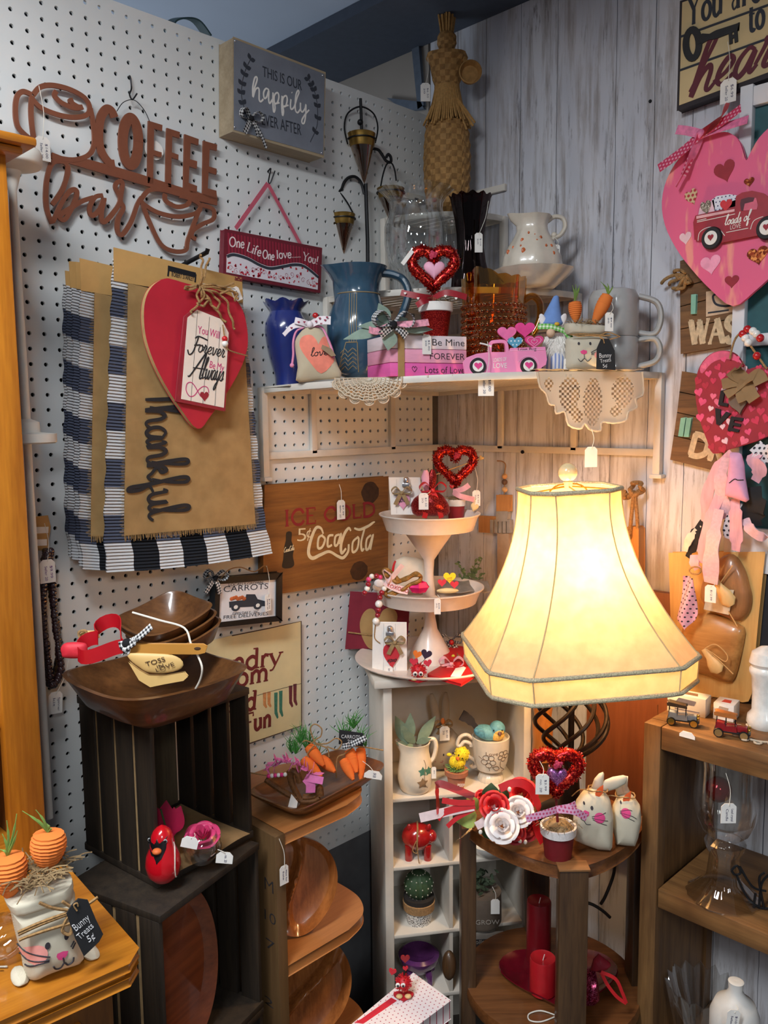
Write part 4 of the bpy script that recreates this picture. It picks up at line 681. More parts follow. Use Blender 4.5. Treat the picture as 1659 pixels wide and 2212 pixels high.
q0,q1,q2 = g(1025,1008,1030,1068,1005,830); mb = MB().tube(cr([V((q2.x,-0.013,q2.z)),V((q0.x,-0.014,q0.z)),V((q1.x,-0.014,q1.z)),V((q1.x + 0.01,-0.014,q1.z - 0.012)),V((q1.x + 0.05,-0.013,q1.z - 0.02))],4),0.0013,5); bd = part('bead_twine',mb,JUTE,t)
part('red_bead',MB().ball((q0.x,-0.014,q0.z),0.0056,14),mat('red bead',(190,28,34),0.25,coat=0.5),bd); part('white_bead',MB().ball((q1.x,-0.014,q1.z),0.006,14),mat('white bead',(238,236,230),0.25,coat=0.5),bd)
tagged(t,fr,(511,635),(22,30),0.004,(432,612),('$8.99',),rot=-25)
# ---- ice cold cola board
z6 = zm(560,960,3.318); fr = peg(700,1150,0.02); g = pz(fr,z6); BW = wood('stained sign board',(150,98,44),(96,54,20),'x',7,0.55)
t = thing('cola_sign','brown stained wooden board with red and white cola lettering and a painted bottle','sign',fr)
part('board',MB().prism(g(42,298,925,232,920,945,180,1062,30,1075),0,0.018),BW,t,bev=0.0015)
for i,(a,b,rx,rz) in enumerate(((795,345,70,80),(715,905,68,70))):
    q = g(a,b)[0]; part('wood_knot',MB().prism([(q.x + rx*.0004*math.cos(k*.3)*(1 + .06*math.sin(k*2)),0,q.z + rz*.00032*math.sin(k*.3)) for k in range(21)],-0.0003,0.0005),mat('knot dark',(66,38,18),0.6,var=0.3,sc_=90),t)
mb = MB(); p,q = g(172,588,412,562); serif(mb,'ICE',p,q,0.034,0.0062,-0.0006,0.0004); part('red_lettering',mb,mat('sign red paint',(138,28,34),0.7,var=0.12),t); mb = MB(); p,q = g(462,556,832,508); serif(mb,'COLD',p,q,0.031,0.0062,-0.0006,0.0004); part('red_lettering',mb,mat('sign red paint',(138,28,34),0.7,var=0.12),t)
CRM = mat('sign cream paint',(226,210,172),0.7,var=0.08); mb = MB(); p,q = g(272,695,335,690); text(mb,'5',p,q,0.03,-0.0006,0.0004,thin=-0.01); p,q = g(338,670,372,666); text(mb,'c',p,q,0.026,-0.0006,0.0004,thin=-0.01); mb.stroke(g(365,600,345,690),0.0018,-0.0006,0.0004)
for P,ws in (((458,640,440,600,405,600,370,680,352,775,380,815,440,790,500,768,560,800,600,812,635,770,640,715),[.004,.007,.0085,.008,.006,.0075,.005]),((655,620,640,600,610,640,585,720,590,780,620,745),[.004,.0075,.008,.005]),((680,600,720,610,780,585,815,560,828,555),[.004,.007,.006,.002]),((455,650,425,670,420,740,450,735,470,680,450,655),[.005,.006,.005]),((530,650,495,660,490,730,520,720),[.005,.006,.005]),((575,645,545,660,540,720,560,715,585,640,575,715),[.005,.006,.005]),((705,665,670,700,668,770,700,750,712,680,700,662),[.005,.006,.005]),((755,600,730,700,735,760,750,745),[.005,.006,.005]),((800,650,770,680,765,750,785,740,815,645,795,755),[.005,.006,.005])): mb.stroke(g(*P),ws,-0.0006,0.0004)
part('cream_lettering',mb,CRM,t)
bp = g(195,630,232,630,230,690,248,740,240,800,250,860,222,885,165,882,172,820,178,740,190,690); bo_ = part('painted_bottle',MB().prism(cr(bp,3,True),-0.0005,0.0004),mat('bottle black paint',(30,24,22),0.6),t); mb = MB(); p,q = g(174,775,248,755); script(mb,'CocaCola',p,q,0.011,0.0012,-0.0009,0.0003); part('bottle_script',mb,CRM,bo_)
tagged(t,fr,(737,1101),(23,42),-0.006,(728,1034,0.004),('$7.99','Seller 20'))
# ---- carrots frame
z7 = zm(60,1220,2.676); fr = peg(540,1300,0.044); g = pz(fr,z7); t = thing('framed_sign','small black framed carrots sign with truck picture and gingham bow','framed sign',fr)
O = g(1090,82,1470,48,1468,322,1080,362); I = g(1112,108,1440,82,1438,298,1102,336)
for k in range(4): part('frame_rail',MB().prism([O[k],O[(k + 1) % 4],I[(k + 1) % 4],I[k]],0,0.02),BLK,t,bev=0.0012)
cd_ = part('picture',MB().prism(I,0.004,0.006),mat('picture paper',(222,222,226),0.5,var=0.02),t); mb = MB()
for s_,P,h in (('LOCALLY GROWN',(1168,125,1365,112),.006),('CARROTS',(1138,160,1395,140),.0125),('OPEN DAILY - 25C',(1190,291,1340,278),.0052),('FREE DELIVERIES',(1138,316,1395,292),.0075)): p,q = g(*P); text(mb,s_,p,q,h,0.0035,0.0003,thin=-0.006)
mb.prism(g(1170,215,1172,250,1385,240,1390,215,1335,200,1320,172,1270,172,1262,205),0.0036,0.0042)
for P in ((1208,246),(1335,236)): q = g(*P)[0]; mb.prism([(q.x + .0105*math.cos(k*.35),0,q.z + .0085*math.sin(k*.35)) for k in range(18)],0.0032,0.004)
part('truck_and_lettering',mb,DK,cd_)
mb = MB()
for P in ((1208,246),(1335,236)): q = g(*P)[0]; mb.prism([(q.x + .005*math.cos(k*.35),0,q.z + .004*math.sin(k*.35)) for k in range(18)],0.0029,0.0033); part('wheel_hub',mb,WHT,cd_); mb = MB()
mb = MB()
for k in range(7): q = g(1185 + 12*k,198 - 4*(k % 3))[0]; mb.ball((q.x,0.0036,q.z),(0.005,0.0008,0.004),8)
part('carrot_load',mb,mat('print orange',(190,96,48),0.7),cd_)
q = g(1120,90)[0]; mb = MB(); bow(mb,q + V((-0.02,-0.004,0.008)),0.05,0.03,0.011,ang=0.2); part('bow',mb,GB,t); part('jute_loop',MB().tube(cr(g(1115,80,1160,30,1230,15,1310,40,1370,5,1395,60),5),0.0012,5),JUTE,t)
tagged(t,fr,(579,1302),(15,36),-0.004,(576,1222,0.0),('$12.00','Seller 20'))
# ---- laundry room tin sign
fr = peg(570,1470,0.008); g = pz(fr,z7); t = thing('tin_sign','cream tin laundry sign with a row of printed socks, partly behind the crate','sign',fr)
TS = mat('aged cream tin',(220,206,160),0.45,var=0.08,sc_=12); part('plate',MB().prism(g(900,475,1185,408,1400,365,1580,325,1582,930,1245,1045,900,1130),0,0.0012),TS,t); part('dark_edge',MB().stroke(g(1180,410,1400,366,1580,326,1582,930,1245,1045),0.0022,-0.0004,0.0006,raw=True),mat('rust edge',(70,44,36),0.7),t)
mb = MB(); hh = 0.052
for s_,P,k in (('Laundry',(905,665,1468,570),1),('Room',(1010,745,1398,665),1.0),('and',(1130,860,1322,832),.95),('Fun',(1250,972,1408,930),.95)): p,q = g(*P); serif(mb,s_.replace('L','L'),p,q,hh*k*.8,0.0075,-0.0004,0.0004)
part('maroon_lettering',mb,mat('tin maroon',(112,34,34),0.6),t)
for cs,P in (((206,140,84),(1370,740)),((206,140,84),(1395,735)),((60,120,100),(1435,740)),((60,120,100),(1463,730)),((110,44,52),(1520,700)),((110,44,52),(1545,690))):
    a,b = P; L = 150 if cs[1] == 120 else (90 if cs[0] == 206 else 125); part('printed_sock',MB().prism(g(a - 11,b,a + 9,b - 3,a + 7,b + L*.7,a + 14,b + L - 8,a + 6,b + L,a - 9,b + L*.8),-0.0004,0.0002),mat('sock %d' % cs[1],cs,0.7,var=0.2,sc_=200),t)
part('clothes_line',MB().stroke(g(1325,755,1430,725,1582,685),0.0008,-0.0005,0.0002),DK,t)
# ---- things hanging behind the oak bookcase
fr = peg(105,1250,0.02); g = pz(fr,zm(0,900,2.765)); t = thing('bead_necklace','dark brown bead necklaces hanging on a card beside the oak bookcase','necklace',fr)
part('jewellery_card',MB().prism(g(190,600,290,590,306,660,285,800,190,800),0.002,0.003),KR,t); part('label_strip',MB().prism(g(200,660,292,658,290,695,200,700),0.001,0.0018).prism(g(200,735,282,732,282,770,200,774),0.001,0.0018),WHT,t)
rnd = random.Random(4); BD = [mat('bead dark',(34,26,24),0.25,coat=0.6),mat('bead bronze',(96,66,40),0.25,0.5),mat('bead plum',(56,34,38),0.25,coat=0.6)]
for s_ in range(3):
    pts = cr(g(*[(262,800,255 - 8*s_,1000,248 - 6*s_,1200,262,1400,290,1590,330 + 6*s_,1500,345 - 10*s_,1350,320 - 8*s_,1180,295,1000,280,800)][0]),8); mb = MB()
    for k in range(0,len(pts),1): q = pts[k]; mb.ball((q.x,-0.004 - 0.005*s_,q.z),rnd.uniform(0.0045,0.0075),8)
    part('bead_strand',mb,BD[s_],t)
tagged(t,fr,(103,1234),(34,51),-0.022,(96,1130,-0.004),('$9.99','Seller 20'),ink=mat('purple pen',(120,60,140),0.8)); tagged(t,fr,(120,1518),(31,48),-0.02,(148,1425,-0.01),('Spinner','kit'),rot=4)
fr = F(on(70,600,0,0.12),90); fr.o.z = 0.0; WP = mat('white turned post',(226,224,216),0.5,var=0.03); zz = lambda v: fr.p(70,v).z
mb = MB().lathe([(0,DZ),(0.006,DZ),(0.006,DZ + .03),(0.006,zz(959)),(0.040,zz(958)),(0.043,zz(955)),(0.043,zz(937)),(0.02,zz(934)),(0.019,zz(912)),(0.007,zz(905)),(0.006,zz(420)),(0.014,zz(378)),(0.041,zz(368)),(0.044,zz(362)),(0.044,zz(340)),(0.042,zz(334)),(0.012,zz(330)),(0,zz(318))],28); mb.xf(lambda q: q + V((fr.p(58,940).x,0,0)))
single('turned_post','white turned wooden post standing between the oak bookcase and the pegboard','post',fr,mb,WP)
f = F((FH.o.x - 0.06,FH.o.y - 0.058,BZ),90); hh = (f.p(10,42).z); single('white_vase','tall white vase on top of the oak bookcase at the left edge','vase',f,MB().lathe([(0,0),(0.042,0),(0.046,0.01),(0.05,hh*.5),(0.05,hh*.9),(0.044,hh*.98),(0.036,hh),(0.034,hh - 0.004),(0.04,hh*.9),(0,0.01)],36),mat('white glaze',(228,230,226),0.3,coat=0.4))
f = F(FH.w((-0.075,0.1,zs_ + 0.001)),90); single('shelf_card','white card standing on the oak bookcase shelf','card',f,MB().bb((-0.05,0,0),(0.05,0.002,0.05)).xf(lambda q: q),WHT)
# ================================================================ things on the corner shelf
def sh1(u,D,rz=45): q = PD(u,815,D); return standz(u,ZS(q.x) + 0.0004,D,rz)
def sh2(u,D,rz=45): return standz(u,1.7604,D,rz)
def prof_(fr,u0,L,y=0.0):
    k = fr.m(); return [(hw*k,fr.p(u0,v,y).z) for v,hw in L]
def hx(fr,u,v=None): return fr.p(u,v if v else 700).x
class Puff:
    """a stuffed or cushioned shape: an outline in local x,z swelling to thickness t"""
    def __init__(s,out,t,c=None,y0=0.0,pw=2.2):
        s.P = [V((p[0],0,p[2])) for p in out]; n = len(s.P); s.c = V((c[0],0,c[1])) if c else sum(s.P,V())/n; s.t = t; s.y0 = y0; s.pw = pw
    def R(s,th):
        d = V((math.cos(th),0,math.sin(th))); best = 1e-4
        for i in range(len(s.P)):
            a = s.P[i] - s.c; b = s.P[(i + 1) % len(s.P)] - s.c; e = b - a; den = d.x*e.z - d.z*e.x
            if abs(den) < 1e-12: continue
            r = (a.x*e.z - a.z*e.x)/den; k = (a.x*d.z - a.z*d.x)/den
            if r > 0 and -1e-6 <= k <= 1 + 1e-6: best = max(best,r)
        return best
    def y(s,x,z,eps=0.0006):
        d = V((x,0,z)) - s.c; r = d.length
        if r < 1e-9: return s.y0 - s.t - eps
        q = min(0.999,r/s.R(math.atan2(d.z,d.x))); return s.y0 - s.t*(1 - q ** s.pw) ** 0.5 - eps
    def mesh(s,mb,n=48,m=8):
        RR = [s.R(2*math.pi*k/n) for k in range(n)]; vs = []; fs = []; S = [math.sin(math.pi/2*(i + 1)/m) for i in range(m)]
        for sg in (-1,1):
            b = len(vs); vs.append(s.c + V((0,s.y0 + sg*s.t,0)))
            for q in S:
                for k in range(n): a = 2*math.pi*k/n; vs.append(s.c + V((math.cos(a)*RR[k]*q,s.y0 + sg*s.t*max(0.0,1 - q ** s.pw) ** 0.5,math.sin(a)*RR[k]*q)))
            for k in range(n): fs.append((b,b + 1 + k,b + 1 + (k + 1) % n))
            for i in range(m - 1):
                for k in range(n): fs.append((b + 1 + i*n + k,b + 1 + (i + 1)*n + k,b + 1 + (i + 1)*n + (k + 1) % n,b + 1 + i*n + (k + 1) % n))
        return mb.add(vs,fs)
    def decal(s,mb,out,eps=0.0007): return decal(mb,out,lambda x,z: s.y(x,z,eps))
def decal(mb,out,yf,m=5,th=0.0005):
    P = [V((p[0],0,p[2])) for p in out]; c = sum(P,V())/len(P); n = len(P); vs = []; fs = []
    for lay in (0,th):
        b = len(vs); vs.append(V((c.x,yf(c.x,c.z) + lay,c.z)))
        for i in range(1,m + 1):
            for p in P: q = c.lerp(p,i/m); vs.append(V((q.x,yf(q.x,q.z) + lay,q.z)))
        for k in range(n): fs.append((b,b + 1 + k,b + 1 + (k + 1) % n))
        for i in range(m - 1):
            for k in range(n): fs.append((b + 1 + i*n + k,b + 1 + (i + 1)*n + k,b + 1 + (i + 1)*n + (k + 1) % n,b + 1 + i*n + (k + 1) % n))
    return mb.add(vs,fs)
def ontube(mb,pts,yf,r,n=5):
    P = cr([V((p[0],0,p[2])) for p in pts],n); return mb.tube([V((p.x,yf(p.x,p.z),p.z)) for p in P],r,5)
# ---- cobalt ruffled vase
fr = sh1(621,1.745); P = [(.001,0.0)] + [(h*fr.m(),fr.p(621,v).z) for v,h in ((828,25),(815,26),(795,31),(770,38),(742,43),(715,46),(698,44),(683,37),(674,33),(668,35),(660,43),(652,48))]; P[0] = (0,0); P[1] = (P[1][0],0.0005)
zt_ = P[-1][1]; rf = lambda a,z,r,i: (r*(1 + (0.07*math.cos(8*a) if i >= len(P) - 2 else 0.0)),z + (0.003*math.cos(8*a) if i >= len(P) - 2 and i < len(P) + 1 else 0))
inn = [(P[-1][0] - .003,zt_ - .001),(P[-4][0] - .004,P[-4][1]),(P[-6][0] - .006,P[-6][1]),(0,0.02)]
single('fluted_vase','cobalt blue glazed vase with a ruffled rim at the left end of the corner shelf','vase',fr,MB().lathe(P + inn,48,fn=rf),mat('cobalt glaze',(34,48,116),0.22,var=0.12,sc_=12,coat=0.7))
# ---- love sachet
zs_ = zm(540,520,3.606); fr = sh1(678,1.635); g = pz(fr,zs_); out = cr(g(362,1112,372,1000,352,860,352,790,385,735,430,690,490,678,550,700,600,770,650,880,685,985,720,1060,690,1085,520,1100),4,True); zb_ = min(p.z for p in out)
t = thing('sachet','cream cloth sachet printed with a coral heart, drawn shut with pink cord','sachet',fr); shf = lambda p: V((p.x,p.y,p.z - zb_))
pf = Puff([shf(p) for p in out],0.016); body = part('cloth_bag',pf.mesh(MB()),weave('cream linen',(226,212,184),(196,180,150),700),t)
part('coral_heart',pf.decal(MB(),[shf(p) for p in cr(g(420,760,480,752,520,790,545,835,560,780,590,762,610,820,640,900,655,960,560,1050,470,960,400,860,392,800),3,True)]),mat('coral print',(238,134,112),0.8),body)
mb = MB(); a,b = [shf(p) for p in g(478,918,610,905)]; script(mb,'love',a,b,0.016,0.0012,0); mb.xf(lambda q: V((q.x,pf.y(q.x,q.z,0.0016) + q.y,q.z))); part('love_script',mb,INK,body)
mb = MB(); ontube(mb,[shf(p) for p in g(500,682,560,690,600,760,640,860,655,930)],lambda x,z: pf.y(x,z,.002),0.0022); mb.tube(cr([shf(p) + V((0,-.006,0)) for p in g(420,690,365,720,340,800,340,900,332,970)],5),0.0022,6); mb.ball(shf(g(330,985)[0]) + V((0,-.006,0)),0.0045,8); part('pink_cord',mb,mat('pink cord',(226,142,180),0.8),t)
WR = mat('white printed ribbon',(232,222,226),0.6,var=0.03); q = shf(g(470,670)[0]); mb = MB(); mb.ribbon(cr([q,shf(g(400,650)[0]) + V((0,-.012,0)),shf(g(355,640)[0]) + V((0,-.014,0))],5),0.013,0.0008,(0.2,0.3,1)); mb.ribbon(cr([q,shf(g(540,640)[0]) + V((0,-.012,0)),shf(g(632,640)[0]) + V((0,-.012,0))],5),0.017,0.0008,(0.1,0.3,1)); mb.ribbon(cr([q,shf(g(350,680)[0]) + V((0,-.012,0)),shf(g(268,752)[0]) + V((0,-.012,0))],5),0.011,0.0008,(0.4,0.3,1)); mb.ball(q + V((0,-.012,0)),(0.006,0.005,0.007),10); rb = part('ribbon_bow',mb,WR,t)
mb = MB()
for P in ((385,655),(430,655),(520,650),(548,625),(590,640),(560,668),(605,618),(330,700)): p = shf(g(*P)[0]); mb.prism(heart(p.x,p.z,0.0048,0.0046,12),-0.0155,-0.0148)
part('printed_hearts',mb,mat('print plum',(150,40,70),0.7),rb); p = shf(g(512,598)[0]); part('red_bead',MB().ball((p.x,-.006,p.z),(0.006,0.005,0.0055),12),mat('red bead',(190,28,34),0.25),rb)
p = [shf(q) + V((0,-.02,0)) for q in g(570,830,640,860,675,915,640,920,560,860)]; part('kraft_tag',MB().prism(p,-0.0215,-0.0205),mat('kraft tag',(150,124,96),0.8),t)
# ---- teal pottery pitcher
u0 = 776; fr = sh1(u0,1.73); k = fr.m(); L = [(810,44),(795,52),(770,61),(740,67),(705,68),(680,63),(655,52),(642,47),(630,45),(612,47),(596,53),(584,60),(577,63)]
P = [(0,0.0)] + [(h*k,max(0.0005,fr.p(u0,v).z)) for v,h in L]; n0 = len(P)
def spout(a,z,r,i):
    s_ = max(0,math.cos(a - math.pi)) ** 10*(max(0,(i - 8))/5.0 if i < n0 else 1.0 if i < n0 + 2 else .3); return (r*(1 + 0.26*s_),z + 0.004*s_)
inn = [(P[-1][0] - .004,P[-1][1] + 0.001),(P[-4][0] - .004,P[-4][1]),(P[-7][0] - .005,P[-7][1]),(0,0.03)]
t = thing('pottery_pitcher','large teal blue pottery pitcher with incised tan lines on the corner shelf','pitcher',fr); TG = mat('teal glaze',(52,82,104),0.2,var=0.2,sc_=18,coat=0.7); bd = part('body',MB().lathe(P + inn,56,fn=spout),TG,t)
hp_ = [fr.p(u,v,0.0) for u,v in ((822,590),(845,592),(868,602),(880,622),(880,645),(868,680),(855,700),(846,703))]; part('handle',MB().tube(cr(hp_,6),0.0085,10,sq=1.5),TG,t)
TN = mat('tan clay line',(142,124,94),0.7); zf_ = fr.p(u0,637).z; part('neck_ring',MB().tube([(46.5*k*math.cos(a),46.5*k*math.sin(a),zf_) for a in [2*math.pi*q/40 for q in range(40)]],0.0014,6,True),TN,bd)
def bodyr(z):
    for (r0_,z0_),(r1_,z1_) in zip(P,P[1:]):
        if z0_ <= z <= z1_: return r0_ + (r1_ - r0_)*(z - z0_)/max(1e-6,z1_ - z0_)
    return P[-1][0]
mb = MB()
for du in (757,762,767,772): ontube(mb,[V((fr.p(du,v).x,0,fr.p(du,v).z)) for v in (640,660,690,720,745)],lambda x,z: -math.sqrt(max(1e-6,bodyr(z) ** 2 - x*x)),0.0009,4)
for dz in range(5): ontube(mb,[V((fr.p(u,v + 9*dz).x,0,fr.p(u,v + 9*dz).z)) for u,v in ((738,765 + 2),(748,758),(754,766),(764,757),(772,764))],lambda x,z: -math.sqrt(max(1e-6,bodyr(z) ** 2 - x*x)),0.0011,2)
for (a,b) in (((750,745),(732,806)),((750,745),(774,745)),((774,745),(776,806))): ontube(mb,[V((fr.p(a[0] + (b[0] - a[0])*f,a[1] + (b[1] - a[1])*f).x,0,fr.p(a[0],a[1] + (b[1] - a[1])*f).z)) for f in (0,.33,.66,1)],lambda x,z: -math.sqrt(max(1e-6,bodyr(z) ** 2 - x*x)),0.0013,4)
part('incised_lines',mb,TN,bd)
# ---- bundle of painted wooden book blocks
fr = sh1(843,1.545,67); g = lambda u,v: fr.p(u,v,0.0); hW = g(1008,770).x; hH = g(843,722).z/3; dP = 0.118; t = thing('wooden_book_bundle','three pink shaded wooden book blocks tied with jute and eucalyptus','book bundle',fr)
for i,(nm,c) in enumerate((('magenta_block',(226,96,168)),('pink_block',(232,158,184)),('white_block',(232,216,220)))):
    mb = MB(); mb.bb((0,0,hH*i + 0.0004),(hW,dP,hH*(i + 1) - 0.0004)); bk = part(nm,mb,mat(nm,c,0.6,var=0.07,sc_=30,stretch=(1,1,6)),t,bev=0.0012); mb = MB()
    s_,u_,v_,h = (('Lots of Love',918,801,.0135),('FOREVER',929,774,.0125),('Be Mine',934,747,.0135))[i]; a = g(u_,v_); b = g(1003,v_ + (0.5,1,1)[i]); text(mb,s_,(a.x,0,hH*i + 0.007),(b.x,0,hH*i + 0.007),h,-0.0007,0.0004,thin=-0.012); part('painted_words',mb,INK,bk)
    if i == 0: a = g(895,795); part('painted_heart',MB().stroke([(a.x,0,hH*.5 - .004),(a.x - .005,0,hH*.6),(a.x - .002,0,hH*.75),(a.x,0,hH*.62),(a.x + .002,0,hH*.75),(a.x + .005,0,hH*.6),(a.x,0,hH*.5 - .004)],0.0007,-0.0007,0.0004),INK,bk)
x0_ = g(866,770).x; mb = MB(); mb.ribbon([(x0_,-.001,0.0),(x0_,-.0015,hH*3 + .001),(x0_,dP*.5,hH*3 + .0015),(x0_,dP,hH*3 + .001)],0.013,0.0012,(1,0,0)); part('jute_band',mb,BUR,t)
LF = mat('eucalyptus leaf',(136,156,142),0.7,var=0.15); zt_ = hH*3 + 0.002
def leaf(mb,base,tip,w,nrm=(0,-1,0.3),curl=0.0):
    b,t_ = V(base),V(tip); d = t_ - b; n_ = V(nrm).normalized(); sd = d.normalized().cross(n_); vs = []; m = 8
    for i in range(m + 1):
        f = i/m; c = b + d*f + n_*(curl*math.sin(math.pi*f)); ww = w*math.sin(math.pi*min(.985,max(.04,f)) ** 0.85)/2
        vs += [c - sd*ww,c - n_*w*0.08,c + sd*ww,c + n_*0.0006]
    fs = []
    for i in range(m): a = 4*i; fs += [(a,a + 4,a + 5,a + 1),(a + 1,a + 5,a + 6,a + 2),(a + 2,a + 6,a + 7,a + 3),(a + 3,a + 7,a + 4,a)]
    return mb.add(vs,fs)
c0 = V((x0_ - 0.004,0.02,zt_)); gl = lambda u,v,y=-.012: fr.p(u,v,y)
for bs,tp,w in (((840,705),(742,733),.022),((845,712),(838,757),.031),((838,700),(818,655),.031),((858,705),(935,712),.022),((850,700),(772,705),.018),((862,700),(880,688),.02)): part('eucalyptus_leaf',leaf(MB(),gl(*bs),gl(*tp),w),LF,t)
q = gl(848,702,-0.016); mb = MB(); bow(mb,q,0.075,0.02,0.016); bw = part('gingham_bow',mb,GB,t); mb = MB(); mb.ribbon(cr([q,gl(815,715,-.02),gl(797,712,-.022)],4),0.013,0.0007,(0,.3,1)); mb.ribbon(cr([q,gl(890,700,-.02),gl(926,696,-.022)],4),0.013,0.0007,(0,.3,1)); part('heart_ribbon',mb,mat('heart ribbon',(222,150,168),0.6,var=0.35,sc_=180),bw)
tagged(t,fr,(922,744),(21,42),-0.004,(905,718),('$5.00','20'))
# ---- glitter heart topiaries
RG = glitter('red glitter',(176,14,24),(255,90,60),420); PG = mat('pink foam heart',(240,176,200),0.6,var=0.05,bump=0.3); MS = mat('spanish moss',(140,116,82),0.95,var=0.3)
def wreath(mb,cx,cz,w,h,r,y=0.0):
    P = cr([V((p[0],y,p[2])) for p in heart(cx,cz,w,h,26)],3,True); rnd = random.Random(int(w*1e5)); mb.tube(P,[r*rnd.uniform(0.88,1.12) for _ in P],14,True); return mb
def tinsel(mb,cx,cz,w,h,r,y=0.0,n=1700,seed=3):
    P = cr([V((p[0],y,p[2])) for p in heart(cx,cz,w,h,26)],3,True); rnd = random.Random(seed)
    for _ in range(n):
        p = rnd.choice(P); d = V((rnd.gauss(0,1),rnd.gauss(0,1) - .6,rnd.gauss(0,1))).normalized(); q = p + d*r; s_ = d.orthogonal().normalized()*0.0011; e = d*rnd.uniform(.0015,.004); mb.add([q - s_,q + s_,q + s_ + e,q - s_ + e],[(0,1,2,3)])
    return mb
def topiary(fr,label,hc,hw,hh,rt,pot,rimc,potm,inner=None,rose=None,rib=None,ribm=None,y=0.0,moss_v=None,group=None):
    t = thing('heart_topiary',label,'topiary',fr,group); k = fr.m(); c = fr.p(*hc); w,h,r = hw*k,hh*k,rt*k
    wr = part('tinsel_heart',wreath(MB(),c.x,c.z,w,h,r,y),RG,t); ti = part('tinsel_flecks',tinsel(MB(),c.x,c.z,w,h,r,y),RG,wr,flat=True); ti['kind'] = 'stuff'
    u0,vr,vb,rr_,rb_ = pot; x0 = fr.p(u0,vr).x; zr = fr.p(u0,vr).z; zl_ = zr - 0.25*(zr); R_,B_ = rr_*k,rb_*k
    part('pot',MB().lathe([(0,0),(B_,0),(R_*.9,zl_),(R_*.84,zl_),(0,zl_ - .005)],32,(x0,y,0)),potm,t); part('pot_rim',MB().lathe([(R_*.9,zl_ - .001),(R_,zl_),(R_*1.02,zr),(R_*.9,zr),(R_*.86,zl_ + .004),(R_*.5,zl_ + .002)],32,(x0,y,0)),rimc,t)
    ms = part('moss',straws(MB().lathe([(0,zr - .004),(R_*.86,zr - .004),(R_*.6,zr + .004),(0,zr + .006)],16,(x0,y,0)),(x0,y,zr),R_*.9,70,R_*.8,0.0005,0.35,int(u0)),MS,t); ms['kind'] = 'stuff'
    part('stick',MB().tube([(x0,y,zl_),(c.x,y,c.z - h*.5)],0.0025,7),mat('dark red stick',(110,20,24),0.6),t)
    if inner: q = fr.p(*inner[0]); part('inner_heart',Puff(heart(q.x,q.z,inner[1]*k,inner[2]*k,36),0.008,y0=y - .004).mesh(MB()),inner[3],t)
    if rose:
        q = fr.p(rose[0],rose[1]); mb = MB()
        for i in range(9): a = i*2.4; rr = 0.0009 + 0.0007*i; mb.ball((q.x + rr*math.cos(a),y - r - .004 + .0003*i,q.z + rr*math.sin(a)),(0.0036,0.0016,0.0036),8,M.Rotation(a,3,'Y'))
        part('rose',mb,mat('rose pink',(190,52,84),0.7),t)
    if rib:
        mb = MB()
        for pts in rib: mb.ribbon(cr([fr.p(a,b,y - c_) for a,b,c_ in pts],5),0.012,0.0007,(0.1,0.2,1))
        part('ribbon',mb,ribm,t)
    return t
fr = standz(941,ZS(.4) + hH*3 + .0006,1.635); t = topiary(fr,'red glitter heart on a stick in a red glitter pot, on the pink book blocks',(936,583),92,80,11.5,(941,655,725,37,26),WHT,glitter('red glitter pot',(160,12,22),(255,80,60),1400),((938,586),46,40,PG),(934,553),(((935,645,.02),(905,640,.035),(866,632,.03)),((935,645,.02),(965,632,.035),(1008,642,.03)),((935,645,.02),(915,650,.04),(900,660,.038))),mat('dark red ribbon',(150,20,34),0.5))
mb = MB()
for u,v in ((875,634),(903,645),(962,640),(985,645)): p = fr.p(u,v,-.036); mb.prism(heart(p.x,p.z,0.0055,0.005,12),-0.0375,-0.0365)
part('white_hearts',mb,WHT,t.children[-1]); p = fr.p(880,556,-.015); mb = MB(); mb.box(p,(0.008,0.0008,0.032),M.Rotation(math.radians(38),3,'Y')); part('price_tag',mb,WHT,t)
# ---- amber hobnail pitcher
u0 = 1066; fr = sh1(u0,1.67); k = fr.m(); AM = glass('amber glass',(0.88,0.58,0.16,1),0.3,0.05,(1,.8,.5,1),0.08); zr,zn = fr.p(u0,606).z,fr.p(u0,656).z; t = thing('hobnail_pitcher','amber hobnail glass pitcher with a scalloped rim on the corner shelf','pitcher',fr)
sc2 = lambda a,z,r,i: (r*(1 + (0.03*math.cos(14*a) if i in (4,5) else 0)),z + (0.0035*abs(math.cos(7*a)) + 0.016*max(0,math.cos(a - 4.1)) ** 8 if i in (4,5) else 0))
bd = part('body',MB().lathe([(0,0.001),(60*k,0.001),(66*k,0.01),(67*k,zn),(68*k,zr),(65.5*k,zr),(64.5*k,zn),(62*k,0.012),(0,0.008)],56,fn=sc2),AM,t); mb = MB()
for row in range(11):
    z = 0.01 + (zn - 0.012)*row/10.5
    for q in range(38): a = 2*math.pi*(q + 0.5*(row % 2))/38; mb.ball((67*k*math.cos(a),67*k*math.sin(a),z),0.0046,8)
hb_ = part('hobnails',mb,glass('amber hobnail',(0.70,0.36,0.09,1),0.4,0.06,(1,.75,.45,1),0.1),bd); part('handle',MB().tube(cr([fr.p(u,v) for u,v in ((1130,650),(1150,640),(1166,655),(1166,690),(1150,722),(1132,735))],5),0.0072,10),AM,t)
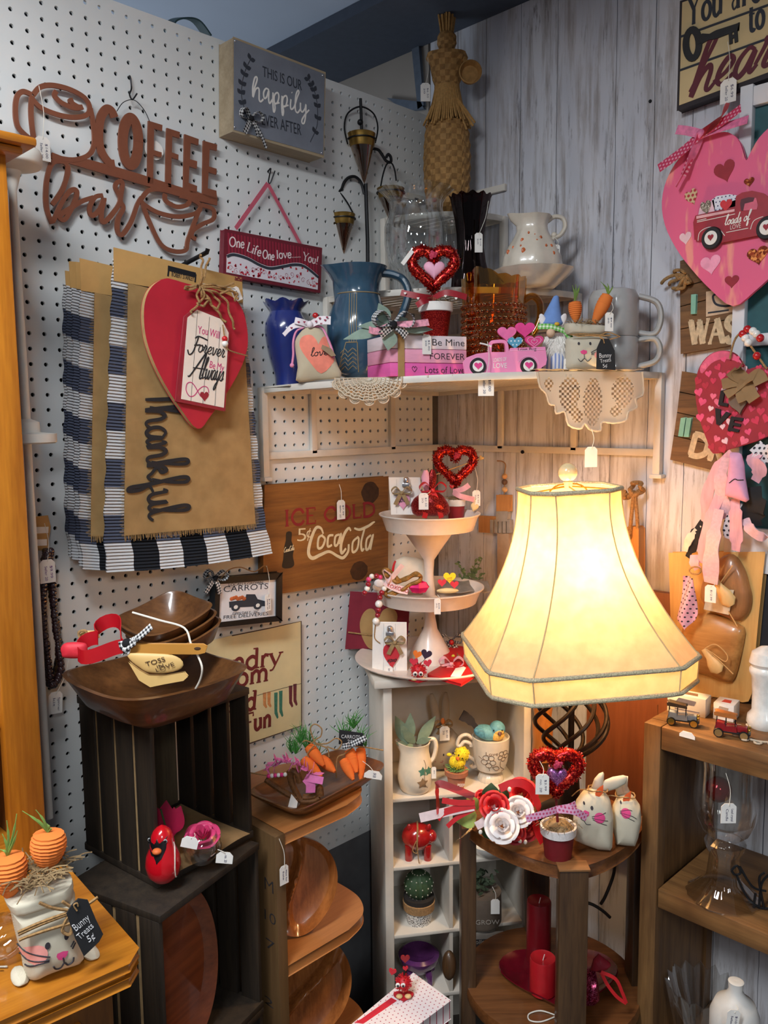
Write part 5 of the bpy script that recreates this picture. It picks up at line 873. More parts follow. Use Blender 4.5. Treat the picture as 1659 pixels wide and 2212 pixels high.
# ---- pink truck cutout
z8 = zm(860,380,2.765); fr = sh1(1092,1.562); g = pz(fr,z8); k = fr.m(); T1 = 0.014; t = thing('wooden_truck','pink wooden cutout truck loaded with hearts, standing at the front of the corner shelf','truck ornament',fr); PT = mat('truck pink',(240,140,184),0.55,var=0.03); zb_ = fr.p(1092,805).z; dn = lambda L: [V((p.x,p.y,max(0,p.z - zb_))) for p in L]
tb = part('truck_body',MB().prism(dn(g(402,1172,393,1108,412,1084,470,1062,545,1052,660,1052,672,1028,876,1020,886,1092,880,1122,858,1136,832,1166,740,1171,520,1172)),0,T1),PT,t,bev=0.001)
mb = MB(); mb.stroke(dn(g(548,1056,553,1000,575,987,640,990,652,1056)),0.006,0,T1,6); part('cab_frame',mb,PT,tb)
for P,w,h,c,nm in (((652,942),112,88,(236,110,168),'pale'),((760,918),118,92,(228,60,138),'hot'),((700,995),92,72,(90,160,190),'blue'),((815,990),112,80,(222,60,130),'pink')):
    q = dn(g(*P))[0]; hh_ = part('heart',MB().prism(heart(q.x,q.z,w/2.765*k,h/2.765*k,30),0.003,T1 - .002),mat('truck heart ' + nm,c,0.55) if nm != 'blue' else dots('blue dots',c,(230,235,240),0.007,0.2),tb)
q = dn(g(815,990))[0]; mb = MB(); mb.stroke(heart(q.x,q.z,.026,.019,20) + heart(q.x,q.z,.026,.019,20)[:1],0.0008,0.002,0.0006,raw=True); mb.stroke(heart(q.x,q.z,.012,.009,16) + heart(q.x,q.z,.012,.009,16)[:1],0.0008,0.002,0.0006,raw=True); part('heart_outline',mb,mat('pale pink line',(246,180,210),0.6),hh_)
for P in ((476,1142),(778,1130)):
    q = dn(g(*P))[0]; q.z = max(q.z,0.0135); wh = part('wheel',MB().lathe([(0,-.004),(.0148,-.004),(.0155,-.001),(.0155,0.0),(0,0.0)],28).xf(lambda v: V((v.x + q.x,v.z,v.y + q.z))),mat('tyre black',(30,26,30),0.7),tb)
    part('hub',MB().lathe([(0,-.0055),(.0102,-.005),(.0102,-.0035),(0,-.0035)],24).xf(lambda v: V((v.x + q.x,v.z,v.y + q.z))),WHT,wh); part('hub_heart',MB().prism(heart(q.x,q.z,0.015,0.013,20),-0.0065,-0.005),mat('truck heart hot',(228,60,138),0.55),wh)
mb = MB(); a,b = dn(g(568,1108,648,1102)); text(mb,'LOADS OF',a,b,.0075,-.0006,.0004); a,b = dn(g(568,1144,650,1143)); text(mb,'LOVE',a,b,.0095,-.0006,.0004); part('white_lettering',mb,WHT,tb); mb = MB(); a,b = dn(g(716,1040,825,1038)); text(mb,'Love Bug',a,b,.0055,-.0006,.0004); part('black_lettering',mb,INK,tb)
mb = MB(); mb.stroke(dn(g(428,1110,470,1080,520,1095,535,1140)),.0009,-.0006,.0004); mb.stroke(dn(g(715,1110,760,1075,820,1085,840,1125)),.0009,-.0006,.0004); mb.stroke(dn(g(668,1042,876,1034)),.0009,-.0006,.0004); part('trim_lines',mb,mat('pale pink line',(246,180,210),0.6),tb)
q = dn(g(520,1003))[0]; part('cord_loop',MB().tube(cr([q + V((-.01,-.002,.002)),q,q + V((.012,0,-.004))],4),0.0016,6),WHT,t)
tagged(t,fr,(1050,830),(34,50),-0.012,(1053,738,-0.003),('$8.00','Seller 20'))
# ---- gnome
fr = sh1(1200,1.61); g = pz(fr,z8); t = thing('gnome','small bearded gnome with a blue felt hat and bunny ears on the corner shelf','gnome',fr); k = fr.m(); p = lambda*a: g(*a)[0]; cx_ = p(935,1100).x
n = NT('blue stripe cloth').set(0.9); x = n.sep(n.co())[0]; SB = n.base(n.mix(n.mt('LESS_THAN',n.mt('FRACT',n.mt('MULTIPLY',x,140.0)),0.45),lin((222,222,228)),lin((130,150,200))))
zb1 = p(935,1000).z; part('body',MB().lathe([(0,0.0),(.02,0.0),(.024,.008),(.026,.025),(.022,zb1),(0,zb1 + .006)],28,(cx_,0,0)),SB,t)
tip = p(945,712); hb0 = p(915,895); part('hat',MB().lathe([(.0225,0),(.024,.004),(.017,.02),(.010,.04),(.005,.055),(0,tip.z - hb0.z)],28).xf(lambda v: V((v.x + hb0.x + (tip.x - hb0.x)*(v.z/(tip.z - hb0.z)) ** 1.4,v.y,v.z + hb0.z))),mat('blue felt',(112,146,204),0.95,var=0.06,bump=0.2),t)
for P,a in (((858,868),-.35),((975,866),.4)): q = p(*P); part('bunny_ear',MB().ball((q.x,-.012,q.z),(.0065,.003,.0135),14,M.Rotation(a,3,'Y')),mat('white felt',(232,226,226),0.95),t)
q = p(895,946); part('nose',MB().ball((q.x,-.026,q.z),.0082,16),mat('peach felt',(226,190,158),0.9),t)
mb = MB(); rnd = random.Random(8)
for _ in range(420):
    a = rnd.uniform(-2.5,-0.6); r = .022; st_ = V((cx_ - .004 + r*math.cos(a),r*math.sin(a)*.9,zb1 + .012 - rnd.uniform(0,.012))); dx = rnd.gauss(0,.006); L_ = rnd.uniform(.015,.036); mb.tube([st_,st_ + V((dx*.5,-.006,-L_*.5)),st_ + V((dx,-.003,-L_))],[.0009,.0008,.0002],3)
b_ = part('beard',mb,mat('white fur',(236,232,226),0.95,var=0.03),t); b_['kind'] = 'stuff'
GG = gingham('green gingham',(96,176,70),(226,240,210),0.0035); mb = MB(); mb.ribbon(cr([p(825,905) + V((0,-.015,0)),p(900,910) + V((0,-.027,0)),p(985,935) + V((0,-.02,0)),p(1005,945) + V((0,-.012,0))],5),.0105,.0008,(0,.2,1)); mb.ribbon(cr([p(985,935) + V((0,-.02,0)),p(1020,985) + V((0,-.024,0)),p(1052,1062) + V((0,-.026,0))],5),.011,.0008,(1,.2,.3)); part('gingham_scarf',mb,GG,t); q = p(932,893); part('bee_button',MB().ball((q.x,-.026,q.z),(.005,.0035,.0035),10),mat('bee yellow',(214,170,50),0.5),t)
tagged(t,fr,(1224,795),(13,40),-0.03,(1216,718,-0.02),('$5.00','20'))
# ---- bunny treat sacks with carrots
CRT = mat('carrot orange twine',(226,122,50),0.85,var=0.1,sc_=20); GRN = mat('raffia green',(120,150,70),0.8,var=0.25); SK = weave('sack linen',(232,224,204),(206,196,172),800); FC_ = mat('face black print',(52,48,54),0.8); NP = mat('nose pink print',(218,70,130),0.8); CP = mat('cheek pink print',(242,160,150),0.8)
def carrot(parent,a,b,r,leaf_pts=(),name='carrot',m_=None,n=22,group=None):
    a,b = V(a),V(b); pts = [a.lerp(b,i/n) for i in range(n + 1)]; rr = [r*(0.35 + 0.65*math.sin(math.pi*min(1,(i/n)*0.9 + 0.12)) ** 0.7)*(1 + (0.05 if i % 2 else -0.03))*(1 - 0.35*i/n) for i in range(n + 1)]; rr[0] = r*.3
    c = part(name,MB().tube(pts,rr,14),m_ or CRT,parent)
    if leaf_pts:
        mb = MB()
        for q in leaf_pts: mb.ribbon(cr([a,(a + V(q))/2 + V((.001,-.002,.002)),V(q)],4),[.003,.0026,.0008],.0007,(1,.3,0))
        part('greens',mb,GRN,c)
    return c
def sack(fr,label,out,thick,collar,twv,face,y0=0.0,feet=(),tag_=None,scale=1.0,group=None):
    """a stuffed linen bunny sack: outline, open collar band, twine, printed face"""
    t = thing('bunny_sack',label,'bunny sack',fr,group); pf = Puff(out,thick,y0=y0,pw=3.2); bd = part('linen_sack',pf.mesh(MB(),64,9),SK,t)
    for q in feet: part('sack_corner',Puff(q,thick*.55,y0=y0).mesh(MB(),24,5),SK,bd)
    yf = lambda e=.0008: (lambda x,z: pf.y(x,z,e))
    for a,b in face.get('eyes',()): part('eye',decal(MB(),[(a.x + b*.7*math.cos(i*.5),0,a.z + b*math.sin(i*.5)) for i in range(13)],yf(),3),FC_,bd)
    if 'nose' in face: part('nose',decal(MB(),face['nose'],yf(),4),NP,bd)
    for c,r in face.get('cheeks',()): part('cheek',decal(MB(),[(c.x + r*math.cos(i*.42),0,c.z + r*math.sin(i*.42)) for i in range(15)],yf(),4),CP if not face.get('hot') else NP,bd)
    for L_ in face.get('lines',()): part('face_line',ontube(MB(),L_,yf(.0005),.0006*scale),FC_,bd)
    if collar: part('collar',Puff(collar,thick*.82,y0=y0,pw=6).mesh(MB(),48,7),SK,t)
    if twv:
        mb = MB()
        for L_ in twv: mb.tube(cr([V(q) for q in L_],5),.0011*scale,5)
        part('twine',mb,JUTE,t)
    return t,pf
def chalk_tag(t,fr,out,y,lines,loop=None):
    A = [fr.p(u,v,y) for u,v in out]; tg = part('chalkboard_tag',MB().prism(A,y - .002,y),mat('chalkboard black',(30,30,33),0.8,var=0.1),t,bev=.0006); mb = MB()
    for s_,a,b,h in lines: text(mb,s_,fr.p(a[0],a[1],y),fr.p(b[0],b[1],y),h,y - .0026,.0005,thin=-.004)
    part('chalk_words',mb,mat('chalk white',(216,214,216),0.9),tg)
    if loop: part('tag_twine',MB().tube(cr([fr.p(u,v,y - .003) for u,v in loop],4),.0009,5),JUTE,tg)
fr = sh1(1266,1.582); g = pz(fr,z8); out = cr(g(1002,1000,1010,965,1120,955,1240,960,1262,1010,1270,1080,1262,1150,1130,1162,1012,1156,1000,1090),3,True); zl_ = min(q.z for q in out); dn = lambda L: [V((q.x,q.y,q.z - zl_)) for q in L]; g2 = lambda*a: dn(g(*a))
face = dict(eyes=[(g2(1060,1005)[0],.003),(g2(1127,1005)[0],.003)],nose=g2(1068,1052,1085,1042,1106,1048,1106,1062,1090,1070,1074,1064),cheeks=[(g2(1168,1072)[0],.006)],lines=[g2(1090,1070,1092,1092),g2(1056,1095,1072,1110,1092,1094,1112,1110,1132,1092),g2(1130,1058,1180,1030),g2(1132,1064,1185,1052),g2(1132,1070,1190,1074)])
t,pf = sack(fr,'cream bunny sack of carrots on the corner shelf before the stacked mugs',dn(out),.028,g2(992,885,1000,876,1110,882,1240,893,1246,925,1235,945,1130,952,1010,945,996,925),[g2(1008,950,1060,962,1120,958,1180,962,1245,955),g2(1180,960,1230,940,1300,965),g2(1180,962,1210,985,1290,968),g2(1010,955,1100,950,1240,960)],face)
for q in t.children:
    if q.name.startswith('twine'): q.location = (0,-.0285,0)
for P,lf,r in (((1055,745,1062,870),((1040,650),(1060,645),(1075,665),(1085,650)),.0145),((1255,705,1165,885),((1210,628),(1235,650),(1250,640),(1285,655)),.0145)): a,b = g2(*P); carrot(t,a,b,r,[g2(*q)[0] for q in lf])
s_ = part('straw_filling',straws(MB(),g2(1120,885)[0],.03,90,.02,.0005,.5,5),MS,t); s_['kind'] = 'stuff'
chalk_tag(t,fr,z8(1185,1152,1188,1030,1212,976,1258,976,1290,1045,1295,1158),-.038,(('Bunny',z8(1200,1088)[0],z8(1272,1084)[0],.009),('Treats',z8(1206,1118)[0],z8(1270,1108)[0],.0075),('5\u00a2',z8(1222,1146)[0],z8(1248,1142)[0],.007)),z8(1232,1000,1225,975,1210,965))
tagged(t,fr,(1316,695),(18,40),-0.02,(1322,655,-.015),('$9.00','20'))
# ---- two grey stoneware mugs
GM = mat('grey stoneware',(176,176,174),0.3,var=0.04,coat=0.4); u0 = 1322; fr = sh1(u0,1.655,32); k = fr.m(); hm = fr.p(u0,730).z; R_ = 53*k
def ribs(a,z,r,i): return (r*(1 - (0.02 if (i in (3,4) and math.cos(30*a) > 0.2) else 0)),z)
t = thing('stoneware_mug','ribbed grey stoneware mug standing upright under the upturned one','mug',fr,'stacked grey mugs')
part('cup',MB().lathe([(0,0),(R_*.93,0),(R_,.008),(R_,.010),(R_,.026),(R_,.028),(R_,hm - .003),(R_*.97,hm),(R_*.92,hm - .002),(R_*.9,.01),(0,.008)],60,fn=ribs),GM,t); hpt = [(R_*.95,0,hm - .006),(R_ + .03,0,hm - .004),(R_ + .041,0,hm*.62),(R_ + .032,0,hm*.3),(R_*.97,0,hm*.16)]; part('handle',MB().tube(cr([V(q) for q in hpt],6),.006,10,sq=1.4),GM,t)
f2 = F(fr.o + V((0,0,hm + .0006)),32); h2 = fr.p(u0,626).z - hm; t = thing('stoneware_mug','upturned grey stoneware mug stacked on top of the upright one','mug',f2,'stacked grey mugs')
part('cup',MB().lathe([(R_*.9,.001),(R_*.97,0),(R_,.003),(R_,h2 - .034),(R_,h2 - .022),(R_*.98,h2 - .016),(R_*.86,h2 - .004),(R_*.6,h2),(0,h2)],60,fn=ribs),GM,t); part('handle',MB().tube(cr([V((q[0],0,h2 - q[2]*h2/hm)) for q in hpt],6),.006,10,sq=1.4),GM,t)
# ---- lace and crochet doilies over the shelf edge
LM = NT('cream lace'); d = LM.n('ShaderNodeBsdfDiffuse'); d.inputs[0].default_value = lin((236,224,204)); tr = LM.n('ShaderNodeBsdfTranslucent'); tr.inputs[0].default_value = lin((240,224,196)); mx = LM.n('ShaderNodeMixShader'); mx.inputs[0].default_value = .4; LM.l(d.outputs[0],mx.inputs[1]); LM.l(tr.outputs[0],mx.inputs[2]); LM.l(mx.outputs[0],LM.out.inputs[0]); LACE = LM.m
fr = F(PD(1278,806,1.56),62); fr.o.z = ZS(fr.o.x) + .001; t = thing('lace_doily','cream filet lace doily hanging over the right edge of the corner shelf','doily',fr)
bp = [fr.p(u,v) for u,v in ((1160,803),(1166,835),(1180,850),(1188,872),(1200,876),(1203,893),(1220,890),(1228,918),(1252,926),(1262,915),(1275,928),(1298,930),(1302,912),(1325,914),(1350,908),(1356,890),(1375,880),(1372,862),(1390,850),(1388,803))]
def inside(x,z,P):
    c = False
    for i in range(len(P)):
        a,b = P[i],P[i - 1]
        if (a.z > z) != (b.z > z) and x < (b.x - a.x)*(z - a.z)/(b.z - a.z) + a.x: c = not c
    return c
def motif(x,z):
    for u,v,a,b in ((1230,850,24,42),(1281,868,25,52),(1345,845,26,36),(1187,830,11,15),(1246,898,14,16),(1331,888,14,12)):
        c = fr.p(u,v); k = fr.m()
        if abs(x - c.x)/(a*k*1.05) + abs(z - c.z)/(b*k*1.05) < 1.25 and ((x - c.x)/(a*k)) ** 2 + ((z - c.z)/(b*k)) ** 2 < 1: return True
    return False
cs = 0.0024; mb = MB(); x0_ = min(p.x for p in bp); x1_ = max(p.x for p in bp); z0_ = min(p.z for p in bp); yl = lambda x: 0.0025*math.sin(x*60)
for i in range(int((x1_ - x0_)/cs) + 1):
    for j in range(int(-z0_/cs) + 1):
        x,z = x0_ + i*cs,-j*cs
        if not inside(x,min(z,-1e-5),bp) or (motif(x,z) and (i // 2 + j // 2) % 2 == 0): continue
        mb.add([(x - cs/2,yl(x - cs/2),z - cs/2),(x + cs/2,yl(x + cs/2),z - cs/2),(x + cs/2,yl(x + cs/2),z + cs/2),(x - cs/2,yl(x - cs/2),z + cs/2)],[(0,1,2,3)])
lc = part('lace_drop',mb,LACE,t,flat=True); part('lace_top',MB().sheet(lambda a,b: (x0_ + a*(x1_ - x0_),b*.05,.0008 + .0007*math.sin(40*a)),40,6,0,wall=(0,0,.0006)),LACE,t)
mb = MB(); edge = cr([V((p.x,yl(p.x),p.z)) for p in bp],5); mb.tube(edge,[.0016 + .0008*(i % 2) for i in range(len(edge))],5); part('scalloped_edge',mb,LACE,t)
tagged(t,fr,(1277,987),(30,44),-0.012,(1278,926),None)
fr = F(PD(798,820,1.575),32); fr.o.z = ZS(fr.o.x) + .001; t = thing('crochet_doily','cream crochet doily hanging over the left edge of the corner shelf','doily',fr); k = fr.m(); mb = MB(); W2 = 74*k/1.0
for row in range(1,9):
    r = row/8; P = [V((W2*r*math.cos(a),-.002 - .001*row % 2,-0.048*r*math.sin(a) ** .9*0.86)) for a in [math.pi*q/40 for q in range(41)]]
    mb.tube([p + V((0,0,.0012*math.sin(i*1.57 + row))) for i,p in enumerate(P)],.0014,5)
    for q in range(0,41,2): a = P[q]; mb.tube([a,a*(max(0.02,(row - 1))/row)],.0009,4)
for q in range(7):
    a = math.pi*(q + .5)/7; c = V((W2*.98*math.cos(a),-.002,-.042*math.sin(a) ** .9)); R2_ = .0105
    for rr in (1,.66,.36): mb.tube([c + V((R2_*rr*math.cos(b),-.0005,R2_*rr*math.sin(b)*.9)) for b in [2*math.pi*i/16 for i in range(16)]],.0013,5,True)
    for b in range(8): mb.tube([c,c + V((R2_*math.cos(b*.785),0,R2_*.9*math.sin(b*.785)))],.0009,4)
part('crochet_drop',mb,LACE,t); part('crochet_top',MB().sheet(lambda a,b: (-W2 + a*2*W2,b*.05,.0008),20,6,0,wall=(0,0,.0006)),LACE,t)
# ---- second tier: clear vase, ruby vase, speckled pitcher and basin
u0 = 900; fr = sh2(u0,1.84); k = fr.m(); fl = lambda a,z,r,i: (r*(1 + 0.035*math.cos(10*a)),z); L = [(50,0.0),(52,.004),(44,.012)] ; P = [(0,0.0)] + [(h*k,z) for h,z in L] + [(h*k,fr.p(u0,v).z) for v,h in ((600,46),(570,58),(530,66),(490,66),(465,58),(452,55),(440,56),(428,62),(417,72),(411,79))]; P += [(P[-1][0] - .002,P[-1][1] + .001)] + [(max(.001,r - .0035),z) for r,z in P[-2:4:-1]] + [(0,.02)]
CG = glass('clear glass',(0.97,0.98,0.98,1),0.3,0.02,(1,1,1,1),0.05); t = thing('glass_pitcher','clear ribbed glass pitcher with a wide flared rim on the middle tier','pitcher',fr); part('body',MB().lathe(P,60,fn=fl),CG,t); part('handle',MB().tube(cr([fr.p(u,v) for u,v in ((955,470),(972,475),(980,510),(978,560),(958,585))],5),.005,8),CG,t)
u0 = 1016; fr = sh2(u0,1.835); k = fr.m(); P = [(0,0),(41*k,0),(42*k,.004)] + [(h*k,fr.p(u0,v).z) for v,h in ((590,38),(565,32),(535,28),(505,29),(475,33),(450,38),(432,42),(425,45))]; P += [(P[-1][0] - .002,P[-1][1])] + [(r - .003,z) for r,z in P[-2:2:-1]] + [(0,.01)]; n0 = len(P)
fl = lambda a,z,r,i: (r*(1 + 0.03*math.cos(12*a)),z + (.003*math.cos(12*a) if 9 <= i <= 11 else 0)); t = thing('ruby_vase','tall dark ruby glass vase with a scalloped rim on the middle tier','vase',fr); part('body',MB().lathe(P,60,fn=fl),glass('ruby glass',(0.12,0.008,0.016,1),0.25,0.04,(1,.8,.8,1),0.02,.15),t)
tagged(t,fr,(1034,524),(17,41),-0.05,(1055,434,-.02),('$10','20'))
u0 = 1152; fr = sh2(u0,1.74); k = fr.m(); SPK = mat('speckled cream glaze',(216,206,190),0.3,var=0.05,coat=0.5); zb_ = fr.p(u0,578).z
t = thing('basin','cream speckled washbasin under its pitcher on the middle tier','basin',fr); zr = fr.p(u0,584).z; sc3 = lambda a,z,r,i: (r*(1 + (.02*math.cos(12*a) if i in (3,4,5) else 0)),z); part('bowl',MB().lathe([(0,0),(44*k,0),(52*k,.006),(76*k,zr*.7),(86*k,zr),(84*k,zr + .001),(74*k,zr*.7 + .004),(50*k,.011),(0,.009)],56,fn=sc3),SPK,t)
f2 = F(fr.o + V((0,0,.0095)),45); u0 = 1150; P = [(0,0),(48*k,0)] + [(h*k,f2.p(u0,v).z) for v,h in ((596,60),(575,64),(555,61),(535,52),(515,40),(500,33),(488,31),(476,35),(468,40))]; n0 = len(P); P += [(P[-1][0] - .003,P[-1][1])] + [(r - .004,z) for r,z in P[-3:4:-2]] + [(0,.03)]
lob = lambda a,z,r,i: (r*(1 + .025*math.cos(8*a) + (.35*max(0,math.cos(a - 3.14)) ** 8*(1 if n0 - 2 <= i <= n0 else .35 if i == n0 - 3 else 0))),z + (.006*max(0,math.cos(a - 3.14)) ** 6 if n0 - 1 <= i <= n0 else 0))
t = thing('speckled_pitcher','cream pitcher with orange speckles standing in its washbasin','pitcher',f2); bd = part('body',MB().lathe(P,56,(f2.p(u0,540).x,0,0),fn=lob),SPK,t)
part('handle',MB().tube(cr([f2.p(u,v) for u,v in ((1183,478),(1198,468),(1216,472),(1221,490),(1210,508),(1195,515),(1190,530),(1200,538))],5),.0048,9),SPK,t); part('handle_curl',MB().ball(f2.p(1197,508),.0065,10),SPK,t)
rnd = random.Random(12)
for u,v,r in ((1122,527,5),(1122,551,6),(1160,522,4),(1170,540,3),(1095,548,5),(1104,540,3),(1182,540,4),(1151,529,3),(1118,540,3),(1186,556,4),(1136,510,3),(1148,515,2)):
    q = f2.p(u,v); xr = q.x - f2.p(u0,540).x; rz_ = next((r0_ + (r1_ - r0_)*(q.z - z0_)/(z1_ - z0_) for (r0_,z0_),(r1_,z1_) in zip(P[1:n0],P[2:n0]) if z0_ <= q.z <= z1_),.05)
    part('orange_speck',MB().ball((q.x,-math.sqrt(max(1e-6,(rz_*1.0) ** 2 - xr*xr)),q.z),(r*k*.75,.0012,r*k),10),mat('orange glaze spot',(204,104,52),0.35,var=0.3),bd)
tagged(t,f2,(1203,545),(13,32),-0.02,(1200,515,-.006),('$28','20'))
# ---- three cone candle stand
z9 = zm(640,120,3.606); q = PD(795,700,1.905); fr = F((q.x,q.y,ZS(q.x)),72); g = pz(fr,z9); t = thing('candle_stand','black iron stand carrying three brass rimmed glass cone cups','candle stand',fr); BRS = mat('aged brass',(150,118,58),0.3,0.85,var=0.2); CGL = glass('brown cone glass',(0.5,0.34,0.24,1),0.3,0.06,(1,.9,.8,1),.1)
part('base',MB().lathe([(0,0),(.05,0),(.05,.004),(.012,.01),(.006,.02),(0,.02)],28),BLK,t); part('pole',MB().tube([V((0,0,.01))] + g(555,1440,540,1000),.0045,8).tube(g(510,600,506,480,500,335),.0035,8),BLK,t); q = g(498,520)[0]; part('pole_knob',MB().ball(q,.0068,12),BLK,t)
part('arm',MB().tube(cr(g(530,1080,505,990,460,945,410,950,375,985,350,1040,320,1060,285,1045,280,1025,298,995),5),.0034,7),BLK,t); part('arm',MB().tube(cr(g(600,725,640,735,670,775,700,820,735,830,735,790,715,770,700,795),5),.0034,7),BLK,t)
for top,tw,tipy,bail in (((507,610),108,(530,1000),(400,690,375,560,402,450,500,398,600,450,635,560,615,680)),((365,1235),92,(370,1545),(252,1275,240,1150,262,1070,300,1050,345,1075,400,1150,442,1228)),((735,1035),108,(745,1330),(655,1035,675,930,700,855,722,835,748,845,768,900,778,975))):
    a,b = g(*top)[0],g(*tipy)[0]; r = tw/3.606*fr.m(); H_ = a.z - b.z; lean_ = (b.x - a.x)/H_
    fx = lambda v: V((a.x + v.x + lean_*(-v.z),a.y + v.y,a.z + v.z)); cone = part('glass_cone',MB().lathe([(0,-H_),(r*.12,-H_*.92),(r*.82,-H_*.26),(r*.8,-H_*.26),(0,-H_*.88)],28).xf(fx),CGL,t)
    part('brass_cup',MB().lathe([(r*.84,-H_*.27),(r*.9,-H_*.2),(r*.95,-H_*.06),(r,-.001),(r*.96,0),(r*.9,-H_*.06),(r*.8,-H_*.26)],28).xf(fx),BRS,cone); part('cup_band',MB().tube([fx(V((r*1.0*math.cos(q),r*1.0*math.sin(q),-H_*.12))) for q in [2*math.pi*i/28 for i in range(28)]],.0016,6,True),BLK,cone)
    part('bail_handle',MB().tube(cr(g(*bail),6),.0019,6),BLK,t)
# ---- woven straw doll
u0 = 966; fr = standz(u0,1.9545,1.95); k = fr.m(); SWV = mat('woven straw',(168,126,72),0.75,var=0.22,sc_=90,bump=0.3); SST = mat('straw stalks',(172,130,74),0.8,var=0.2,sc_=200); t = thing('straw_doll','tall woven straw broom doll holding a small basket on the top tier','straw doll',fr); x0_ = 0
P = [(0,0)] + [(h*k,fr.p(u0,v).z) for v,h in ((455,40),(448,44),(436,45.5),(424,46.5),(412,47.5),(400,48.5),(388,49),(376,49.5),(364,50),(352,50),(340,50),(328,49.5),(316,49),(304,48),(292,47),(281,45),(270,43))] + [(0,fr.p(u0,262).z)]
def weave2(nm,P,seg,sy):
    A,B = MB(),MB(); full = MB().lathe(P,seg,fn=ck,sy=sy); A.v = full.v; B.v = list(full.v)
    for j,f_ in enumerate(full.f):
        i,k_ = divmod(j,seg); (A if (k_ // 2 + i // 1) % 2 else B).f.append(f_)
    o = part(nm,A,SWV,t,flat=True); part('under_weave',B,mat('under straw',(142,103,56),0.8,var=.2,sc_=90),o,flat=True)
ck = lambda a,z,r,i: (r*(1 + (0.035 if (int(a/(2*math.pi)*26) // 2 + i) % 2 else -0.02)),z)
weave2('woven_skirt',P,52,1.0); mb = MB(); rnd = random.Random(6)
for q in range(60): a = 2*math.pi*q/60; zt_ = fr.p(u0,188).z; zb_ = fr.p(u0,272 + rnd.uniform(-6,10)).z; ro = 46*k*rnd.uniform(.95,1.12); mb.tube(cr([V((24*k*math.cos(a),24*k*math.sin(a),zt_)),V((33*k*math.cos(a),33*k*math.sin(a),(zt_ + zb_)/2)),V((ro*math.cos(a),ro*math.sin(a),zb_))],3),.0024,5)
for u,v in ((1022,272),(1026,265),(1008,280)): mb.tube([fr.p(975,195,-.02),fr.p((975 + u)/2,(195 + v)/2,-.035),fr.p(u,v,-.04)],.0028,5)
part('straw_peplum',mb,SST,t)
P = [(0,fr.p(u0,192).z)] + [(h*k,fr.p(u0,v).z) for v,h in ((190,26),(182,27),(172,30),(160,33),(148,34),(136,37),(126,43),(118,42),(112,24))] + [(0,fr.p(u0,110).z)]; weave2('woven_torso',P,36,.75)
P = [(0,fr.p(u0,112).z)] + [(h*k,fr.p(u0,v).z) for v,h in ((110,15),(102,18),(95,20),(88,20.5),(80,19.5),(73,16))] + [(0,fr.p(u0,70).z)]; weave2('head',P,26,1.0); mb = MB()
for q in range(26): a = q*2.4; r = 15*k*math.sqrt((q + .5)/26); mb.tube([(r*.8*math.cos(a),r*.8*math.sin(a),fr.p(u0,78).z),(r*1.25*math.cos(a),r*1.25*math.sin(a),fr.p(u0,34 + rnd.uniform(-2,4)).z)],.0026,5)
part('straw_crown',mb,SST,t); q = fr.p(1015,160,-.03); part('little_basket',MB().lathe([(0,.006),(20*k,.004),(24*k,-.014),(22*k,-.016),(17*k,.0),(0,.001)],26).xf(lambda v: V((q.x + v.x,q.y + v.z,q.z + v.y))),SWV,t); part('arm',MB().tube(cr([fr.p(1000,122,-.01),fr.p(1008,140,-.02),fr.p(1008,160,-.02)],4),.006,7),SWV,t)
tagged(t,fr,(919,199),(21,38),-0.03,(924,125,-.01),('$6.50','20'))
# ================================================================ tiered stand, cubby cabinet and side table goods
def standv(u,v,z,rz=45):                              # on a surface at height z, its foot seen at photo point u,v
    d = ray(u,v); return F(CAM + d*((z - CAM.z)/d.z),rz)
def lv(fr,P,y=0.0):                                     # local points, never below the surface the thing stands on
    return [V((q.x,q.y,max(0.0,q.z))) for q in (fr.p(a,b,y) for a,b in P)]
zA = zm(560,960,3.318); zB = zm(740,1180,3.77); zC_ = zm(760,1420,3.95); zE = zm(940,1560,3.39)
ZT2 = ZT + zt2 - 0.0325; ZT1 = ZT + zt1 - 0.0305; ZT0 = ZT + 0.0065
CHR = mat('chrome clip',(200,200,205),0.2,0.9)
def clipboard(fr,label,out,grooves,hc,hw,hcol,word,clip,ribc,bowc,wd):
    t = thing('clipboard_sign',label,'clipboard sign',fr); zz = min(p.z for p in lv(fr,out)); b = part('board',MB().prism([(p.x,0,p.z) for p in lv(fr,out)],0,.005),WHT,t,bev=.001); k = fr.m()
    for a,c in grooves: part('groove',MB().stroke(lv(fr,(a,c)),.0006,-.0004,.0003),mat('groove grey',(180,178,176),0.8),b)
    q = fr.p(*hc); h_ = part('heart',MB().prism(heart(q.x,q.z,hw[0]*k,hw[1]*k,30),-.004,-.0002),mat('clip heart %d' % hcol[1],hcol,0.6),t,bev=.0006); mb = MB(); a,c = fr.p(*wd[0]),fr.p(*wd[1]); script(mb,word,a,c,wd[2],.0012,-.0046,.0004); part('word',mb,INK,h_)
    q = fr.p(*clip); c_ = part('clip',MB().box(q + V((0,-.006,-.004)),(.018,.01,.008)).lathe([(.004,0),(.007,.004),(.006,.012),(.003,.014),(0,.014)],14,(q.x,-.005,q.z - .001)),CHR,t,bev=.001)
    mb = MB(); bow(mb,fr.p(*bowc) + V((0,-.006,0)),0.042,0.026,0.009); part('burlap_bow',mb,mat('burlap ribbon',ribc,0.9,var=0.15,sc_=400),t); return t
fr = standz(878,ZT2,1.85); clipboard(fr,'white clipboard sign with a pink heart reading love, on the top tray',[zA(*q)[0] for q in ((930,240),(1150,240),(1162,500),(948,500))],[(zA(985,250)[0],zA(985,495)[0]),(zA(1085,250)[0],zA(1085,495)[0])],zA(1030,415)[0],(30,33),(224,150,180),'love',zA(1052,275)[0],(150,128,92),zA(1020,345)[0],(zA(1000,415)[0],zA(1062,405)[0],.016))
